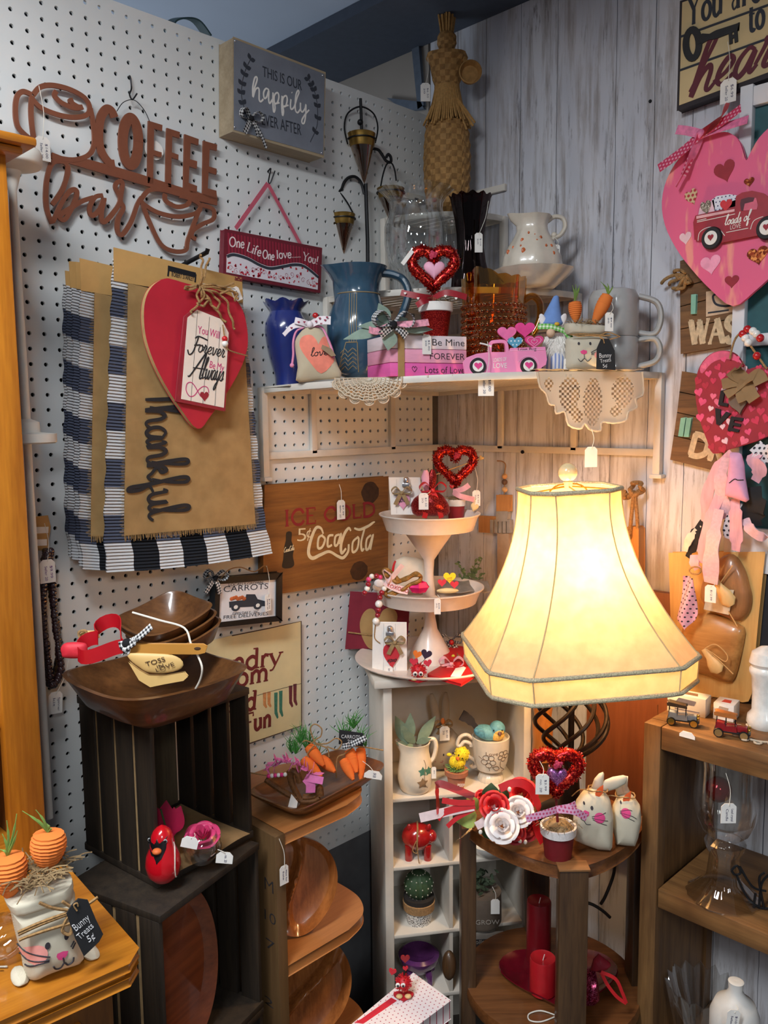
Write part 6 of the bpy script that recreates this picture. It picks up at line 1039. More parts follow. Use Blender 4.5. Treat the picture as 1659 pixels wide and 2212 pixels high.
fr = standz(842,ZT0,1.80); t = clipboard(fr,'white clipboard sign with a red heart reading xoxo, on the bottom tray',[zB(*q)[0] for q in ((250,622),(518,626),(522,1032),(244,1030))],[(zB(335,630)[0],zB(332,1025)[0]),(zB(430,630)[0],zB(430,1025)[0])],zB(400,900)[0],(37,56),(190,40,52),'xoxo',zB(385,690)[0],(184,150,112),zB(425,775)[0],(zB(362,940)[0],zB(438,935)[0],.014))
tagged(t,fr,zB(372,1010)[0],(20,18),-.006,None,('$9',))
# red sequin bunny bag
fr = standz(938,ZT2,1.84); t = thing('bunny_bag','red sparkly bunny shaped gift bag tied with red ribbon on the top tray','gift bag',fr); out = lv(fr,zA(1085,430,1110,385,1165,345,1215,325,1265,330,1320,370,1360,430,1370,490,1340,515,1130,515,1095,490)); RF = glitter('red sequin cloth',(150,22,30),(220,90,80),1100); pf = Puff(out,.026); part('bag',pf.mesh(MB()),RF,t)
for a,b,c,m_ in (((1225,330),(1245,180),.0105,RF),((1205,330),(1192,185),.0105,PG)): p,q = fr.p(*zA(*a)[0]),fr.p(*zA(*b)[0]); part('ear',MB().tube([p,p.lerp(q,.3),p.lerp(q,.7),q],[.006,c,c,.004],12,sq=.6),m_,t)
RRb = mat('red satin ribbon',(196,30,36),0.4,var=0.08); mb = MB(); q = fr.p(*zA(1240,325)[0]); bow(mb,q + V((0,-.016,0)),.055,.06,.011); part('ribbon',mb,RRb,t)
tagged(t,fr,(915,1083),(21,36),-.03,(930,1060,-.02),('$2.50','20'))
# topiary on top tray
fr = standz(984,ZT2,1.90); t = topiary(fr,'red glitter heart with a wooden arrow in a red pot, on the top tray',zA(1405,160)[0],78,72,9.5,(985,1078,1110,21,15),WHT,mat('red pot paint',(150,22,30),0.5),None,zA(1410,80)[0],([(*zA(1390,340)[0],.01),(*zA(1460,320)[0],.02),(*zA(1505,290)[0],.02)],[(*zA(1390,340)[0],.01),(*zA(1440,370)[0],.025),(*zA(1540,395)[0],.02)]),mat('pink sheer ribbon',(226,160,168),0.5))
a,b = fr.p(*zA(1270,215)[0],-.004),fr.p(*zA(1590,100)[0],-.004); ar = part('arrow',MB().tube([a,b],.0011,6),mat('pale stick',(214,180,120),0.7),t); part('arrow_heart',Puff(heart(b.x,b.z,.012,.012,20,-.5),.002,y0=-.004).mesh(MB(),20,3),mat('pale stick',(214,180,120),0.7),ar)
q = fr.p(*zA(1380,305)[0],-.012); part('red_heart_button',Puff(heart(q.x,q.z,.011,.011,20),.002,y0=-.012).mesh(MB(),20,3),mat('red bead',(190,28,34),0.25),t)
tagged(t,fr,(1029,1076),(17,34),-.012,(1026,1010,-.004),('$4.50','20'))
fr = standz(1020,ZT2,1.86); q = fr.p(*zA(1540,455)[0]); single('wooden_heart','small pale wooden heart leaning at the right side of the top tray','heart',fr,Puff(heart(q.x,max(q.z,.012),.018,.021,24,-.3),.003).mesh(MB(),24,4),mat('pale wood heart',(228,196,140),0.6))
for u,v,c in ((1003,1107,(224,90,110)),(992,1108,(190,30,44)),(905,1108,(232,150,160))): f = standz(u,ZT2,1.82); single('candy_heart','%s candy heart lying at the front of the top tray' % {90: 'coral',30: 'dark red',150: 'pale pink'}[c[1]],'candy',f,MB().prism([(p[0],p[2]) for p in heart(0,0,.014,.013,20)],0,.004,'z'),mat('candy %d' % c[1],c,0.5),bev=.001)
# middle tray: cloth bag, vine heart, bead garland, love bug pins, foil pack with sprig
fr = standz(900,ZT1,1.90); out = lv(fr,zB(425,360,415,200,430,115,500,80,600,90,660,110,700,180,720,280,718,368,560,372)); t = thing('cloth_pouch','cream cloth pouch edged in red on the middle tray','pouch',fr); pf = Puff(out,.024); part('pouch',pf.mesh(MB()),mat('cream canvas',(222,210,190),0.9,var=0.04,bump=.2),t); mb = MB(); ontube(mb,lv(fr,zB(432,118,415,160,408,230,415,300)),lambda x,z: -.004,.003); ontube(mb,lv(fr,zB(700,180,712,250,716,300)),lambda x,z: -.006,.003); part('red_edging',mb,RRb,t)
fr = standz(870,ZT1,1.80); GV = mat('glittered vine',(150,108,50),0.6,0.2,var=0.35,sc_=160); t = thing('vine_heart','gold brown twisted vine heart with an xoxo ribbon hanging over the middle tray edge','vine heart',fr); g = pz(fr,zB)
for k,P in enumerate(((330,200,360,180,420,230,470,270,540,240,600,215,635,240,620,280,540,320,470,345,400,370,360,390,350,365,380,330,440,310),(340,215,380,240,440,280,500,265,560,235,620,225,630,260,560,300,490,340,420,380,370,400,352,375))): part('vine_twist',MB().tube([V((p.x,-.010 + .004*math.sin(i*.7 + 3*k) - .004*k,p.z)) for i,p in enumerate(cr(g(*P),6))],.0042,8),GV,t)
mb = MB(); mb.ribbon(cr([p + V((0,-.018,0)) for p in g(345,275,400,310,460,335,532,350)],5),.016,.0007,(0,.2,1)); mb.ribbon(cr([p + V((0,-.018,0)) for p in g(370,290,420,220,488,140)],5),.011,.0007,(1,.2,0)); mb.ribbon(cr([p + V((0,-.018,0)) for p in g(370,290,400,230,345,180,335,200,370,280)],5),.011,.0007,(.3,1,0)); r_ = part('ribbon',mb,mat('pale ribbon',(230,200,200),0.6),t); mb = MB(); a,b = g(352,300,530,352); text(mb,'XOXOXO',a + V((0,0,-.004)),b + V((0,0,-.004)),.009,-.0196,.0004); part('ribbon_print',mb,mat('print red',(184,26,48),0.6),r_)
fr = standz(905,ZT1,1.795); c = fr.p(*zB(620,330)[0]); single('foil_candy','hot pink foil wrapped candy on the middle tray beside the vine heart','candy',fr,MB().ball((c.x,0,max(.0145,c.z)),(.022,.014,.0145),12,fn=lambda q,a,b: q*(1 + .09*math.sin(7*b) + .05*math.sin(9*a))),mat('pink foil',(232,40,120),0.25,0.5,var=0.15),ang=15)
fr = F(PD(830,1250,1.775),45); t = thing('bead_garland','red white and pink wooden bead garland draped over the left of the middle tray','bead garland',fr); cols = {'r': mat('red garland bead',(150,20,40),0.3,coat=.5),'w': mat('white bead',(238,236,230),0.25,coat=0.5),'p': mat('pink garland bead',(224,60,120),0.3,coat=.5)}; pts = []
for x,y,r,c in ((180,380,22,'r'),(200,345,24,'w'),(210,310,22,'r'),(213,270,22,'p'),(238,245,22,'w'),(278,242,22,'r'),(308,252,20,'p'),(340,345,22,'w'),(320,378,23,'r'),(305,418,22,'r'),(296,470,32,'w'),(292,518,22,'r'),(285,562,22,'r'),(272,610,30,'w')):
    q = fr.p(*zB(x,y)[0],.0); pts.append(q); part('bead',MB().ball(q,r/3.77*fr.m(),12),cols[c],t)
part('twine',MB().tube(cr(pts,3),.0008,5).tube(cr([pts[-1],fr.p(*zB(262,680)[0]),fr.p(*zB(262,750)[0]),fr.p(*zB(305,790)[0])],4),.0012,5),JUTE,t); q = fr.p(*zB(298,300)[0]); part('button_disc',MB().ball(q,(.011,.003,.009),14),mat('pale disc',(214,206,204),0.5),t)
def lovebug(fr,label,c,r,ant,eyes,foot,dots_=(),group=None):
    t = thing('love_bug',label,'pompom bug',fr,group); k = fr.m(); q = fr.p(*c); R_ = r*k; zc_ = max(q.z,R_ + .004); mb = MB().ball((q.x,0,zc_),R_*.82,18); rnd = random.Random(3)
    for _ in range(240): d = V((rnd.gauss(0,1),rnd.gauss(0,1),rnd.gauss(0,1))).normalized(); mb.tube([V((q.x,0,zc_)) + d*R_*.75,V((q.x,0,zc_)) + d*R_*rnd.uniform(.95,1.2)],.0006,3)
    b_ = part('pompom',mb,mat('red pompom',(196,28,40),0.5,var=0.25,sc_=300),t); mb = MB()
    mb.prism([(p[0] + q.x,p[2] - R_*.4) for p in heart(0,0,R_*2.6,R_*1.8,24)],0,.0035,'z'); part('heart_feet',mb,mat('foot red',(188,24,40),0.7),t)
    for sx in (-1,1): part('wood_foot',MB().ball((q.x + sx*R_*.55,-R_*.75,.006),(R_*.45,R_*.35,.0035),10),mat('pale wood foot',(214,176,120),0.6),t)
    for e in eyes: p = fr.p(*e); ey = part('eye',MB().ball((p.x,-R_*.86,max(p.z,zc_ - R_*.2)),(R_*.3,R_*.14,R_*.3),14),WHT,t); part('pupil',MB().ball((p.x,-R_*.99,max(p.z,zc_ - R_*.2) - .0006),(R_*.16,R_*.06,R_*.16),10),INK,ey)
    for P,w,col in ant: p = fr.p(*P); an = part('antenna_heart',MB().prism(heart(p.x,p.z,w*k,w*k*.92,24,random.Random(P[0]).uniform(-.3,.3)),-.001,.001),mat('antenna %d' % (col[0]*7 + col[1]),col,0.6),t); part('antenna_wire',MB().tube([V((q.x,0,zc_ + R_*.6)),V((p.x,.001,p.z - w*k*.3))],.0006,5),BLK,an)
    return t
fr = standv(*zB(608,1090)[0],ZT0); lovebug(fr,'red pompom love bug with googly eyes on the bottom tray',zB(618,1040)[0],17,((zB(580,945)[0],19,(206,50,70)),(zB(695,955)[0],18,(206,50,70)),(zB(606,885)[0],20,(232,120,40)),(zB(680,885)[0],24,(52,36,60))),(zB(590,1022)[0],zB(635,1022)[0]),None)
fr = standz(972,ZT1,1.80); t = thing('love_bug_pin','yellow and red paper heart love bug clip on the middle tray','pompom bug',fr); part('clip_base',MB().ball(fr.p(*zB(855,362)[0])*1.0,(.024,.006,.006),12),mat('cream clip',(222,204,150),0.6),t)
for P,w,c in (((870,255),27,(240,220,40)),((808,295),19,(206,50,70)),((908,310),19,(206,50,70))): p = fr.p(*zB(*P)[0]); hh_ = part('paper_heart',MB().prism(heart(p.x,p.z,w*fr.m(),w*fr.m()*.9,24),-.008,-.006),mat('paper heart %d' % c[1],c,0.6),t)
mb = MB(); a,b = fr.p(*zB(848,262)[0]),fr.p(*zB(890,258)[0]); text(mb,'LOVE',a,b,.0035,-.0085,.0003); a,b = fr.p(*zB(848,280)[0]),fr.p(*zB(890,278)[0]); text(mb,'BUG',a,b,.0035,-.0085,.0003); part('printed_words',mb,mat('print orange',(190,96,48),0.7),t)
fr = standz(1005,ZT1,1.90); t = thing('seed_packet','silver foil packet lying on the middle tray','packet',fr); part('packet',MB().sheet(lambda a,b: (-.055 + a*.11,-.02 + b*.05,.012 + .016*b + .002*math.sin(13*a + 5*b)),14,8,0,wall=(0,0,.001)),mat('silver foil',(176,174,170),0.3,0.7,var=0.15),t)
fr = standz(1015,ZT1,1.95); t = thing('plant_sprig','small green leafy sprig in a red pot behind the middle tray packet','plant',fr); part('pot',MB().lathe([(0,0),(.018,0),(.022,.025),(.019,.025),(0,.02)],20),mat('plum pot',(120,40,50),0.5),t); mb = MB(); rnd = random.Random(21)
for q in range(9):
    a = V((rnd.uniform(-.01,.01),0,.02)); b = fr.p(rnd.uniform(972,1045),rnd.uniform(1205,1250),rnd.uniform(-.02,.02)); mb.tube([a,b],.0008,4)
    for i in range(6): c = a.lerp(b,.35 + .13*i); d = V((rnd.uniform(-1,1),rnd.uniform(-1,.5),rnd.uniform(-.2,1))).normalized(); leaf(mb,c,c + d*.011,.006)
part('foliage',mb,mat('sprig green',(92,116,76),0.7,var=0.2),t)
tagged(bpy.data.objects['tiered_stand'],ST,(945,1310),(14,35),-.13,(945,1285,-.124),('$58','20'))
# red canvas with burlap heart
fr = standz(815,ZT + .0168,1.94,47); t = thing('burlap_heart_canvas','dark red canvas with a burlap heart leaning behind the clipboard','canvas',fr); P = lv(fr,zB(68,385,545,408,520,960,30,940)); zmin = min(p.z for p in P); P = [V((p.x,0,p.z - zmin)) for p in P]; part('canvas',MB().prism(P,0,.016),mat('canvas dark red',(122,24,44),0.8,var=0.06),t,bev=.002)
hb_ = [V((p.x,0,p.z - zmin)) for p in cr(lv(fr,zB(215,868,160,740,140,640,160,560,205,512,255,515,290,580,330,520,390,500,440,540,440,610,380,720,290,830)),4,True)]; part('burlap_heart',MB().prism(hb_,-.002,.0),BUR,t); mb = MB(); a,b = [V((p.x,-.003,p.z - zmin)) for p in lv(fr,zB(45,698,300,730))]; mb.tube([a,b,b + V((.07,0,.0))],.0018,6); part('twine',mb,JUTE,t)
# red card, heart box, bows, candy on the bottom tray
fr = standv(*zB(965,1118)[0],ZT0,45); P = [fr.h(*q,.006) for q in zB(690,1040,965,1118,1150,1000,850,945)]; t = thing('red_gift_card','flat red gift card folder with a pink bow on the bottom tray','gift card',fr); part('folder',MB().prism([(p.x,p.y) for p in P],.0,.006,'z'),mat('red card',(196,24,28),0.5),t,bev=.0008)
q = fr.h(*zB(885,975)[0],.008); mb = MB(); bow(mb,q + V((0,0,.005)),.05,.03,.010); part('pink_bow',mb,mat('pink bow',(232,170,176),0.6),t); tg = [fr.h(*p,.008) for p in zB(880,1060,960,1062,1005,990,985,980,920,995)]; part('price_tag',MB().prism([(p.x,p.y) for p in tg],.0075,.0085,'z'),WHT,t)
fr = standv(*zB(1060,1000)[0],ZT0); P = [fr.h(*q,.005) for q in zB(1000,990,1120,1045,1270,1000,1180,960)]; t = thing('pink_gift_card','second pink edged gift card at the right of the bottom tray','gift card',fr); part('folder',MB().prism([(p.x,p.y) for p in P],0,.004,'z'),mat('pink card',(214,110,130),0.6),t); tg = [fr.h(*p,.006) for p in zB(1135,1035,1155,1050,1210,1045,1243,1010,1190,985,1150,1000)]; part('price_tag',MB().prism([(p.x,p.y) for p in tg],.005,.006,'z'),WHT,t)
fr = standv(*zB(1140,990)[0],ZT0); single('iced_candy','pink iced heart shaped candy on the bottom tray beside the lamp shade','candy',fr,MB().ball((0,0,.011),(.022,.016,.0105),18),mat('iced pink',(238,190,190),0.4,var=.08))
fr = standv(*zB(925,905)[0],ZT0); t = thing('heart_box','red heart box tied with black gingham ribbon at the back of the bottom tray','heart box',fr); P = [fr.h(*q,.02) for q in zB(800,830,845,905,930,940,1010,915,1060,870,990,820,900,815)]; part('box',MB().prism([(p.x,p.y) for p in cr(P,3,True)],0,.02,'z'),mat('red card',(196,24,28),0.5),t,bev=.002); q = fr.h(*zB(885,815)[0],.022); mb = MB(); bow(mb,q + V((0,0,.012)),.05,.03,.012); part('gingham_bow',mb,GB,t); part('red_bead',MB().ball(q + V((0,-.01,.012)),.006,10),mat('red bead',(190,28,34),0.25),t); part('sheer_loop',MB().tube(cr([q + V((.02,0,.01)),q + V((.032,0,.028)),q + V((.05,0,.01)),q + V((.03,0,.004))],5),.0015,6),mat('pale loop',(206,190,150),0.5),t)
fr = standv(*zB(1010,960)[0],ZT0); t = thing('floral_pick','small floral pick with yellow buds and pink ribbon on the bottom tray','floral pick',fr); mb = MB(); rnd = random.Random(31)
for _ in range(26): a = V((rnd.uniform(-.035,.03),rnd.uniform(-.015,.015),.006)); leaf(mb,a,a + V((rnd.uniform(-.014,.014),rnd.uniform(-.01,.01),rnd.uniform(.002,.02))),.006)
part('leaves',mb,mat('moss green',(110,116,60),0.8,var=.3),t)
for x,z in ((-.03,.02),(-.024,.014),(-.002,.016),(.014,.012)): part('yellow_bud',MB().ball((x,-.006,z),.0042,8),mat('bud yellow',(206,190,60),0.7),t)
part('pink_ribbon',MB().ribbon(cr([(-.04,-.012,.012),(-.01,-.016,.016),(.02,-.012,.014),(.045,-.014,.006)],5),.008,.0006,(0,.3,1)),mat('pink sheer ribbon',(226,160,168),0.5),t)
# ================================================================ inside the cubby
CRG = mat('cream glazed ware',(226,212,190),0.35,var=0.05,coat=0.4)
u0 = 897; fr = standv(u0,1706,ZC[0],50); k = fr.m(); P = [(0,0),(27*k,0.0)] + [(h*k,fr.p(u0,v).z) for v,h in ((1700,33),(1680,38),(1660,38),(1640,34),(1622,30),(1610,30),(1602,33))]; n0 = len(P); P += [(P[-1][0] - .003,P[-1][1])] + [(r - .003,z) for r,z in P[-3:3:-1]] + [(0,.05)]
lob = lambda a,z,r,i: (r*(1 + .3*max(0,math.cos(a - 3.14)) ** 8*(1 if n0 - 2 <= i <= n0 else .3 if i == n0 - 3 else 0)),z + (.005*max(0,math.cos(a - 3.14)) ** 6 if n0 - 1 <= i <= n0 else 0))
t = thing('ivy_pitcher','cream pitcher with printed ivy leaves holding green lamb ear leaves, upper left of cubby','pitcher',fr); bd = part('body',MB().lathe(P,48,fn=lob),CRG,t); part('handle',MB().tube(cr([fr.p(*q) for q in zC_(650,700,700,700,718,760,700,850,670,890)],6),.0052,9),CRG,t)
yb_ = lambda x,z: -math.sqrt(max(1e-6,(next((r0_ + (r1_ - r0_)*(z - z0_)/max(1e-6,z1_ - z0_) for (r0_,z0_),(r1_,z1_) in zip(P[1:n0],P[2:n0]) if z0_ <= z <= z1_),.03)) ** 2 - x*x)) - .0006
for c,cl,s_ in (((588,920),(70,118,100),1),((640,925),(70,118,100),.9),((585,1015),(138,112,84),1.2)):
    q = fr.p(*zC_(*c)[0]); part('ivy_print',decal(MB(),[(q.x + .011*s_*(1 - .45*(i % 2))*math.cos(i*.628 + .3),0,q.z + .011*s_*(1 - .45*(i % 2))*math.sin(i*.628 + .3)) for i in range(10)],yb_,3),mat('ivy print %d' % cl[1],cl,0.6),bd)
mb = MB(); ontube(mb,[fr.p(*q) for q in zC_(600,830,615,880,600,950,610,1030,630,1060)],yb_,.0006); part('ivy_stem',mb,mat('ivy print 112',(138,112,84),0.6),bd)
LG = mat('lamb ear green',(122,138,112),0.8,var=.15); gl = lambda x,y,yy=0: fr.p(*zC_(x,y)[0],yy)
for b,tp,w,yy in (((480,740),(370,500),.030,.01),((490,730),(500,475),.026,.01),((560,740),(715,500),.024,.012),((540,730),(432,625),.024,-.012),((520,740),(470,795),.02,-.02),((550,730),(680,690),.017,-.015),((470,750),(375,730),.018,-.014),((500,720),(415,570),.022,0)): part('leaf',leaf(MB(),gl(*b),gl(*tp,yy),w),LG,t)
tagged(t,fr,zC_(700,985)[0],(10,26),-.022,None,('$6',))
# grey bunny sack behind
fr = standv(955,1663,ZC[0],55); out = lv(fr,zC_(660,950,655,800,680,680,730,600,790,578,850,600,905,660,912,760,900,960)); GS = weave('oatmeal linen',(200,184,162),(170,154,132),700); t = thing('bunny_sack','oatmeal linen bunny doll sack with tall ears behind the chick pot','bunny sack',fr); pf = Puff(out,.026,pw=3); bd = part('body',pf.mesh(MB()),GS,t)
for a,b in (((735,590),(680,310)),((800,585),(800,300))): p,q = gl_ = (fr.p(*zC_(*a)[0]),fr.p(*zC_(*b)[0])); part('ear',MB().tube([p,p.lerp(q,.3),p.lerp(q,.75),q],[.007,.0095,.009,.004],10,sq=.5),GS,t)
for a in ((760,795),(840,782)): q = fr.p(*zC_(*a)[0]); part('eye',decal(MB(),[(q.x + .0018*math.cos(i),0,q.z + .003*math.sin(i)) for i in range(6)],pf.y,2),FC_,bd)
mb = MB()
for L_ in ((680,835,760,850),(690,860,755,862),(765,885,770,900)): ontube(mb,lv(fr,zC_(*L_)),pf.y,.0006)
part('face_lines',mb,mat('face red line',(150,60,60),0.8),bd); mb = MB(); q = fr.p(*zC_(765,560)[0]); bow(mb,q + V((0,-.014,0)),.04,.02,.01); part('brown_bow',mb,JUTE,t); q = fr.p(*zC_(765,530)[0]); part('orange_bead',MB().ball(q + V((0,-.012,0)),(.005,.004,.008),10),CRT,t)
tagged(t,fr,zC_(792,650)[0],(22,32),-.032,zC_(760,580)[0] + (-.02,),('$5.00','20'))
# chick in a terracotta pot
u0 = 986; fr = standv(u0,1701,ZC[0]); k = fr.m(); zr = fr.p(u0,1662).z; t = thing('chick_pot','fluffy yellow chick in a small terracotta pot of green moss','chick ornament',fr); TC = mat('terracotta',(178,112,82),0.8,var=.1); part('pot',MB().lathe([(0,0),(16*k,0),(21*k,zr*.72),(25*k,zr*.74),(26*k,zr),(22*k,zr),(0,zr*.8)],28),TC,t); mb = MB(); a,b = fr.p(*zC_(895,1065)[0]),fr.p(*zC_(955,1065)[0]); text(mb,'PEEP',a,b,.007,-18.5*k - .004,.0006); part('pot_word',mb,WHT,t)
ms = part('green_moss',straws(MB(),(0,0,zr),.018,90,.014,.0007,.9,2),mat('easter grass',(96,140,70),0.7,var=.3),t); ms['kind'] = 'stuff'; CY = mat('chick yellow',(236,206,40),0.9,var=.1); c1 = fr.p(*zC_(900,890)[0]); c2 = fr.p(*zC_(940,825)[0]); mb = MB().ball(c1,(.019,.015,.014),16).ball(c2,.0155,16).ball(fr.p(*zC_(830,830)[0]),(.006,.004,.004),8); rnd = random.Random(5)
for c,r in ((c1,.016),(c2,.0155)):
    for _ in range(160): d = V((rnd.gauss(0,1),rnd.gauss(0,1),rnd.gauss(0,1))).normalized(); mb.tube([c + d*r*.8,c + d*r*1.14],.0007,3)
ck_ = part('chick',mb,CY,t); q = fr.p(*zC_(905,840)[0]); part('beak',MB().lathe([(.0042,0),(.003,.004),(0,.009)],10).xf(lambda v: V((q.x + v.x - .002,-.015 - v.z,q.z + v.y))),mat('beak orange',(226,110,50),0.6),ck_)
for a in ((938,838),(906,812)): q = fr.p(*zC_(*a)[0]); part('eye',MB().ball((q.x,-.0145,q.z),.0019,8),INK,ck_)
# bird mug
u0 = 1061; fr = standv(u0,1683,ZC[0]); k = fr.m(); zz = lambda v: max(0,fr.p(u0,1420 + v/3.95).z); P = [(0,0),(27*k,0),(28*k,.003),(24*k,zz(985)),(17*k,zz(965)),(30*k,zz(940)),(36*k,zz(870)),(39*k,zz(780)),(40*k,zz(670)),(38*k,zz(668)),(36*k,zz(700)),(0,zz(705))]
t = thing('bird_mug','cream footed mug engraved Love with a blue and yellow bird sitting in it','mug ornament',fr); cx_ = fr.p(*zC_(1185,800)[0]).x; ft = lambda a,z,r,i: (r*(1 + (.03*math.cos(18*a) if i in (1,2,3) else 0)),z); bd = part('cup',MB().lathe(P,48,(cx_,0,0),fn=ft),CRG,t); yb_ = lambda x,z: -math.sqrt(max(1e-6,(next((r0_ + (r1_ - r0_)*(z - z0_)/max(1e-6,z1_ - z0_) for (r0_,z0_),(r1_,z1_) in zip(P[1:8],P[2:9]) if z0_ <= z <= z1_),.03)) ** 2 - (x - cx_) ** 2)) - .0004
part('scroll_handle',MB().tube(cr([fr.p(*q) for q in zC_(1030,690,980,660,925,680,900,740,925,755,960,720,1010,735,1018,760)],5),.0042,8).tube(cr([fr.p(*q) for q in zC_(950,790,990,840,1050,880,1060,920,1030,935,1015,915)],5),.0042,8),CRG,t); BRN = mat('engraved brown',(110,84,60),0.8); mb = MB(); a,b = fr.p(*zC_(1126,780)[0]),fr.p(*zC_(1228,778)[0]); text(mb,'Love',a,b,.0085,0,.0006,thin=-.005); mb.xf(lambda v: V((v.x,yb_(v.x,v.z) + v.y,v.z)))
for c,r in (((1150,830),60),((1275,790),48)):
    for i in range(5): a = i*1.257 + .3; cx2,cz2 = c[0] + r*.6*math.cos(a),c[1] + r*.6*math.sin(a); ontube(mb,[fr.p(*zC_(cx2 + r*.42*math.cos(b),cz2 + r*.36*math.sin(b))[0]) for b in [q*.785 for q in range(9)]],yb_,.0006,2)
for L_ in ((1180,880,1220,870,1240,900,1210,910,1180,880),(1250,830,1250,880,1285,920,1260,930),(1150,880,1160,915),(1070,800,1100,820)): ontube(mb,[fr.p(*q) for q in zC_(*L_)],yb_,.0006,4)
part('engraving',mb,BRN,bd)
BLU = mat('bird blue',(104,166,184),0.6,var=.2,sc_=160); YEL = mat('bird yellow',(224,180,90),0.6,var=.2,sc_=200); cb = fr.p(*zC_(1150,640)[0]); ch = fr.p(*zC_(1240,610)[0]); part('bird_body',MB().ball(cb + V((0,0,0)),(.03,.02,.017),18,M.Rotation(.25,3,'Y')).ball(ch,.0185,18),BLU,t); part('bird_breast',MB().ball(ch + V((-.002,-.004,-.012)),(.0185,.0165,.013),16).ball(ch + V((.002,-.008,-.003)),(.013,.0125,.01),14),YEL,t); q = ch + V((.003,-.021,-.003)); part('beak',MB().lathe([(.005,0),(.004,.004),(0,.010)],10).xf(lambda v: V((q.x + v.x,q.y + .002 - v.z*.6,q.z + v.y*.9 - v.z*.4))),mat('beak brown',(96,56,50),0.5),t)
for sx in (-.010,.009): part('eye',MB().ball(ch + V((sx,-.017,.003)),.0018,8),INK,t)
a,b = fr.p(*zC_(1065,600)[0]),fr.p(*zC_(935,490)[0]); part('tail',MB().ribbon(cr([a,a.lerp(b,.5) + V((0,0,.004)),b],4),[.012,.02,.024],.004,(.3,.2,1)),mat('tail dark',(44,40,44),0.7,var=.2),t); part('wing',MB().ball(cb + V((-.012,-.012,.002)),(.02,.008,.011),14,M.Rotation(.5,3,'Y')),mat('wing blue',(82,146,170),0.6,var=.4,sc_=200),t)
# red piggy bank
u0 = 903; fr = standv(u0,1850,ZC[1]); k = fr.m(); RD2 = mat('red glaze',(160,26,26),0.2,var=.15,coat=.7); c = fr.p(*zC_(560,1525)[0]); t = thing('piggy_bank','glossy red piggy bank tied with twine in the cubby','piggy bank',fr); bd = part('body',MB().ball((c.x,0,c.z),(.036,.03,.030),22).ball((c.x + .03,-.008,c.z + .004),(.013,.015,.015),14),RD2,t)
for x,y in ((-.02,-.014),(.022,-.014),(-.02,.014),(.022,.014)): part('leg',MB().lathe([(0,0),(.0085,0),(.009,.002),(.0085,c.z*.7),(0,c.z*.75)],14,(c.x + x,y,0)),RD2,t)
for x in (-.018,.024): part('ear',MB().ball((c.x + x,-.012,c.z + .026),(.006,.004,.009),10,M.Rotation(x*12,3,'Y')),RD2,t)
mb = MB()
for ph in (0,.5): mb.tube([(c.x + (-.003 + .004*ph) + .002*math.sin(q),-.0312*math.cos(q),c.z + .0312*math.sin(q)) for q in [2*math.pi*i/30 for i in range(30)]],.001,5,True)
mb.tube(cr([(c.x - .004,-.031,c.z + .005),(c.x - .012,-.036,c.z - .014),(c.x - .002,-.036,c.z - .02),(c.x - .002,-.033,c.z + .004)],5),.001,5); mb.tube(cr([(c.x - .002,-.032,c.z + .002),(c.x,-.036,c.z - .03),(c.x + .002,-.036,.004)],4),.0012,5); part('twine',mb,JUTE,t)
f = standv(1055,1842,ZC[1]); single('white_dish','white round dish in the cubby behind the side table','dish',f,MB().lathe([(0,0),(.026,0),(.045,.02),(.048,.03),(.045,.03),(.03,.01),(0,.006)],32),mat('white glaze',(228,230,226),0.3,coat=0.4))
# cactus pot, GROW pot, purple pot, small frame
zD = zm(780,1850,4.1475); fr = standv(905,1988,ZC[2]); k = fr.m(); zz = lambda v: max(0,fr.p(905,1850 + v/4.1475).z); n = NT('white lattice pot').set(.5); vo = n.n('ShaderNodeTexVoronoi',feature='DISTANCE_TO_EDGE'); vo.inputs['Scale'].default_value = 260; n.l(n.co(),vo.inputs['Vector']); LP = n.base(n.ramp(vo.outputs[0],[(.12,lin((226,222,216))),(.2,lin((60,50,46)))])); t = thing('cactus_pot','round cactus in a white lattice pot on the left side of the cubby','cactus',fr)
part('pot',MB().lathe([(0,0),(26*k,0),(31*k,zz(450)),(29*k,zz(450)),(0,zz(470))],32),LP,t); part('rope_band',MB().lathe([(31*k,zz(460)),(33.5*k,zz(455)),(35*k,zz(385)),(32*k,zz(380)),(28*k,zz(390))],32),mat('rope band',(160,122,80),0.9,var=.25,sc_=200,bump=.4),t); zc_ = zz(250); mb = MB(); mb.ball((0,0,zc_),(30*k,30*k,32*k),32,fn=lambda q,a,b: V((q.x*(1 + .06*math.cos(14*b)),q.y*(1 + .06*math.cos(14*b)),q.z))); part('soil',MB().lathe([(0,zz(400)),(33*k,zz(395)),(33*k,zz(345)),(0,zz(335))],28),mat('dark soil',(40,34,30),0.9),t); cc = part('cactus',mb,mat('cactus green',(56,78,50),0.7,var=.2),t); mb = MB(); rnd = random.Random(4)
for i in range(14):
    for j in range(1,6): a = 2*math.pi*i/14; tt = math.pi*j/6.5; c = V((31*k*math.sin(tt)*math.cos(a),31*k*math.sin(tt)*math.sin(a),zc_ + 32*k*math.cos(tt))); mb.ball(c*1.0,.0016,6)
sp_ = part('spines',mb,mat('spine white',(196,190,170),0.9),cc); sp_['kind'] = 'stuff'
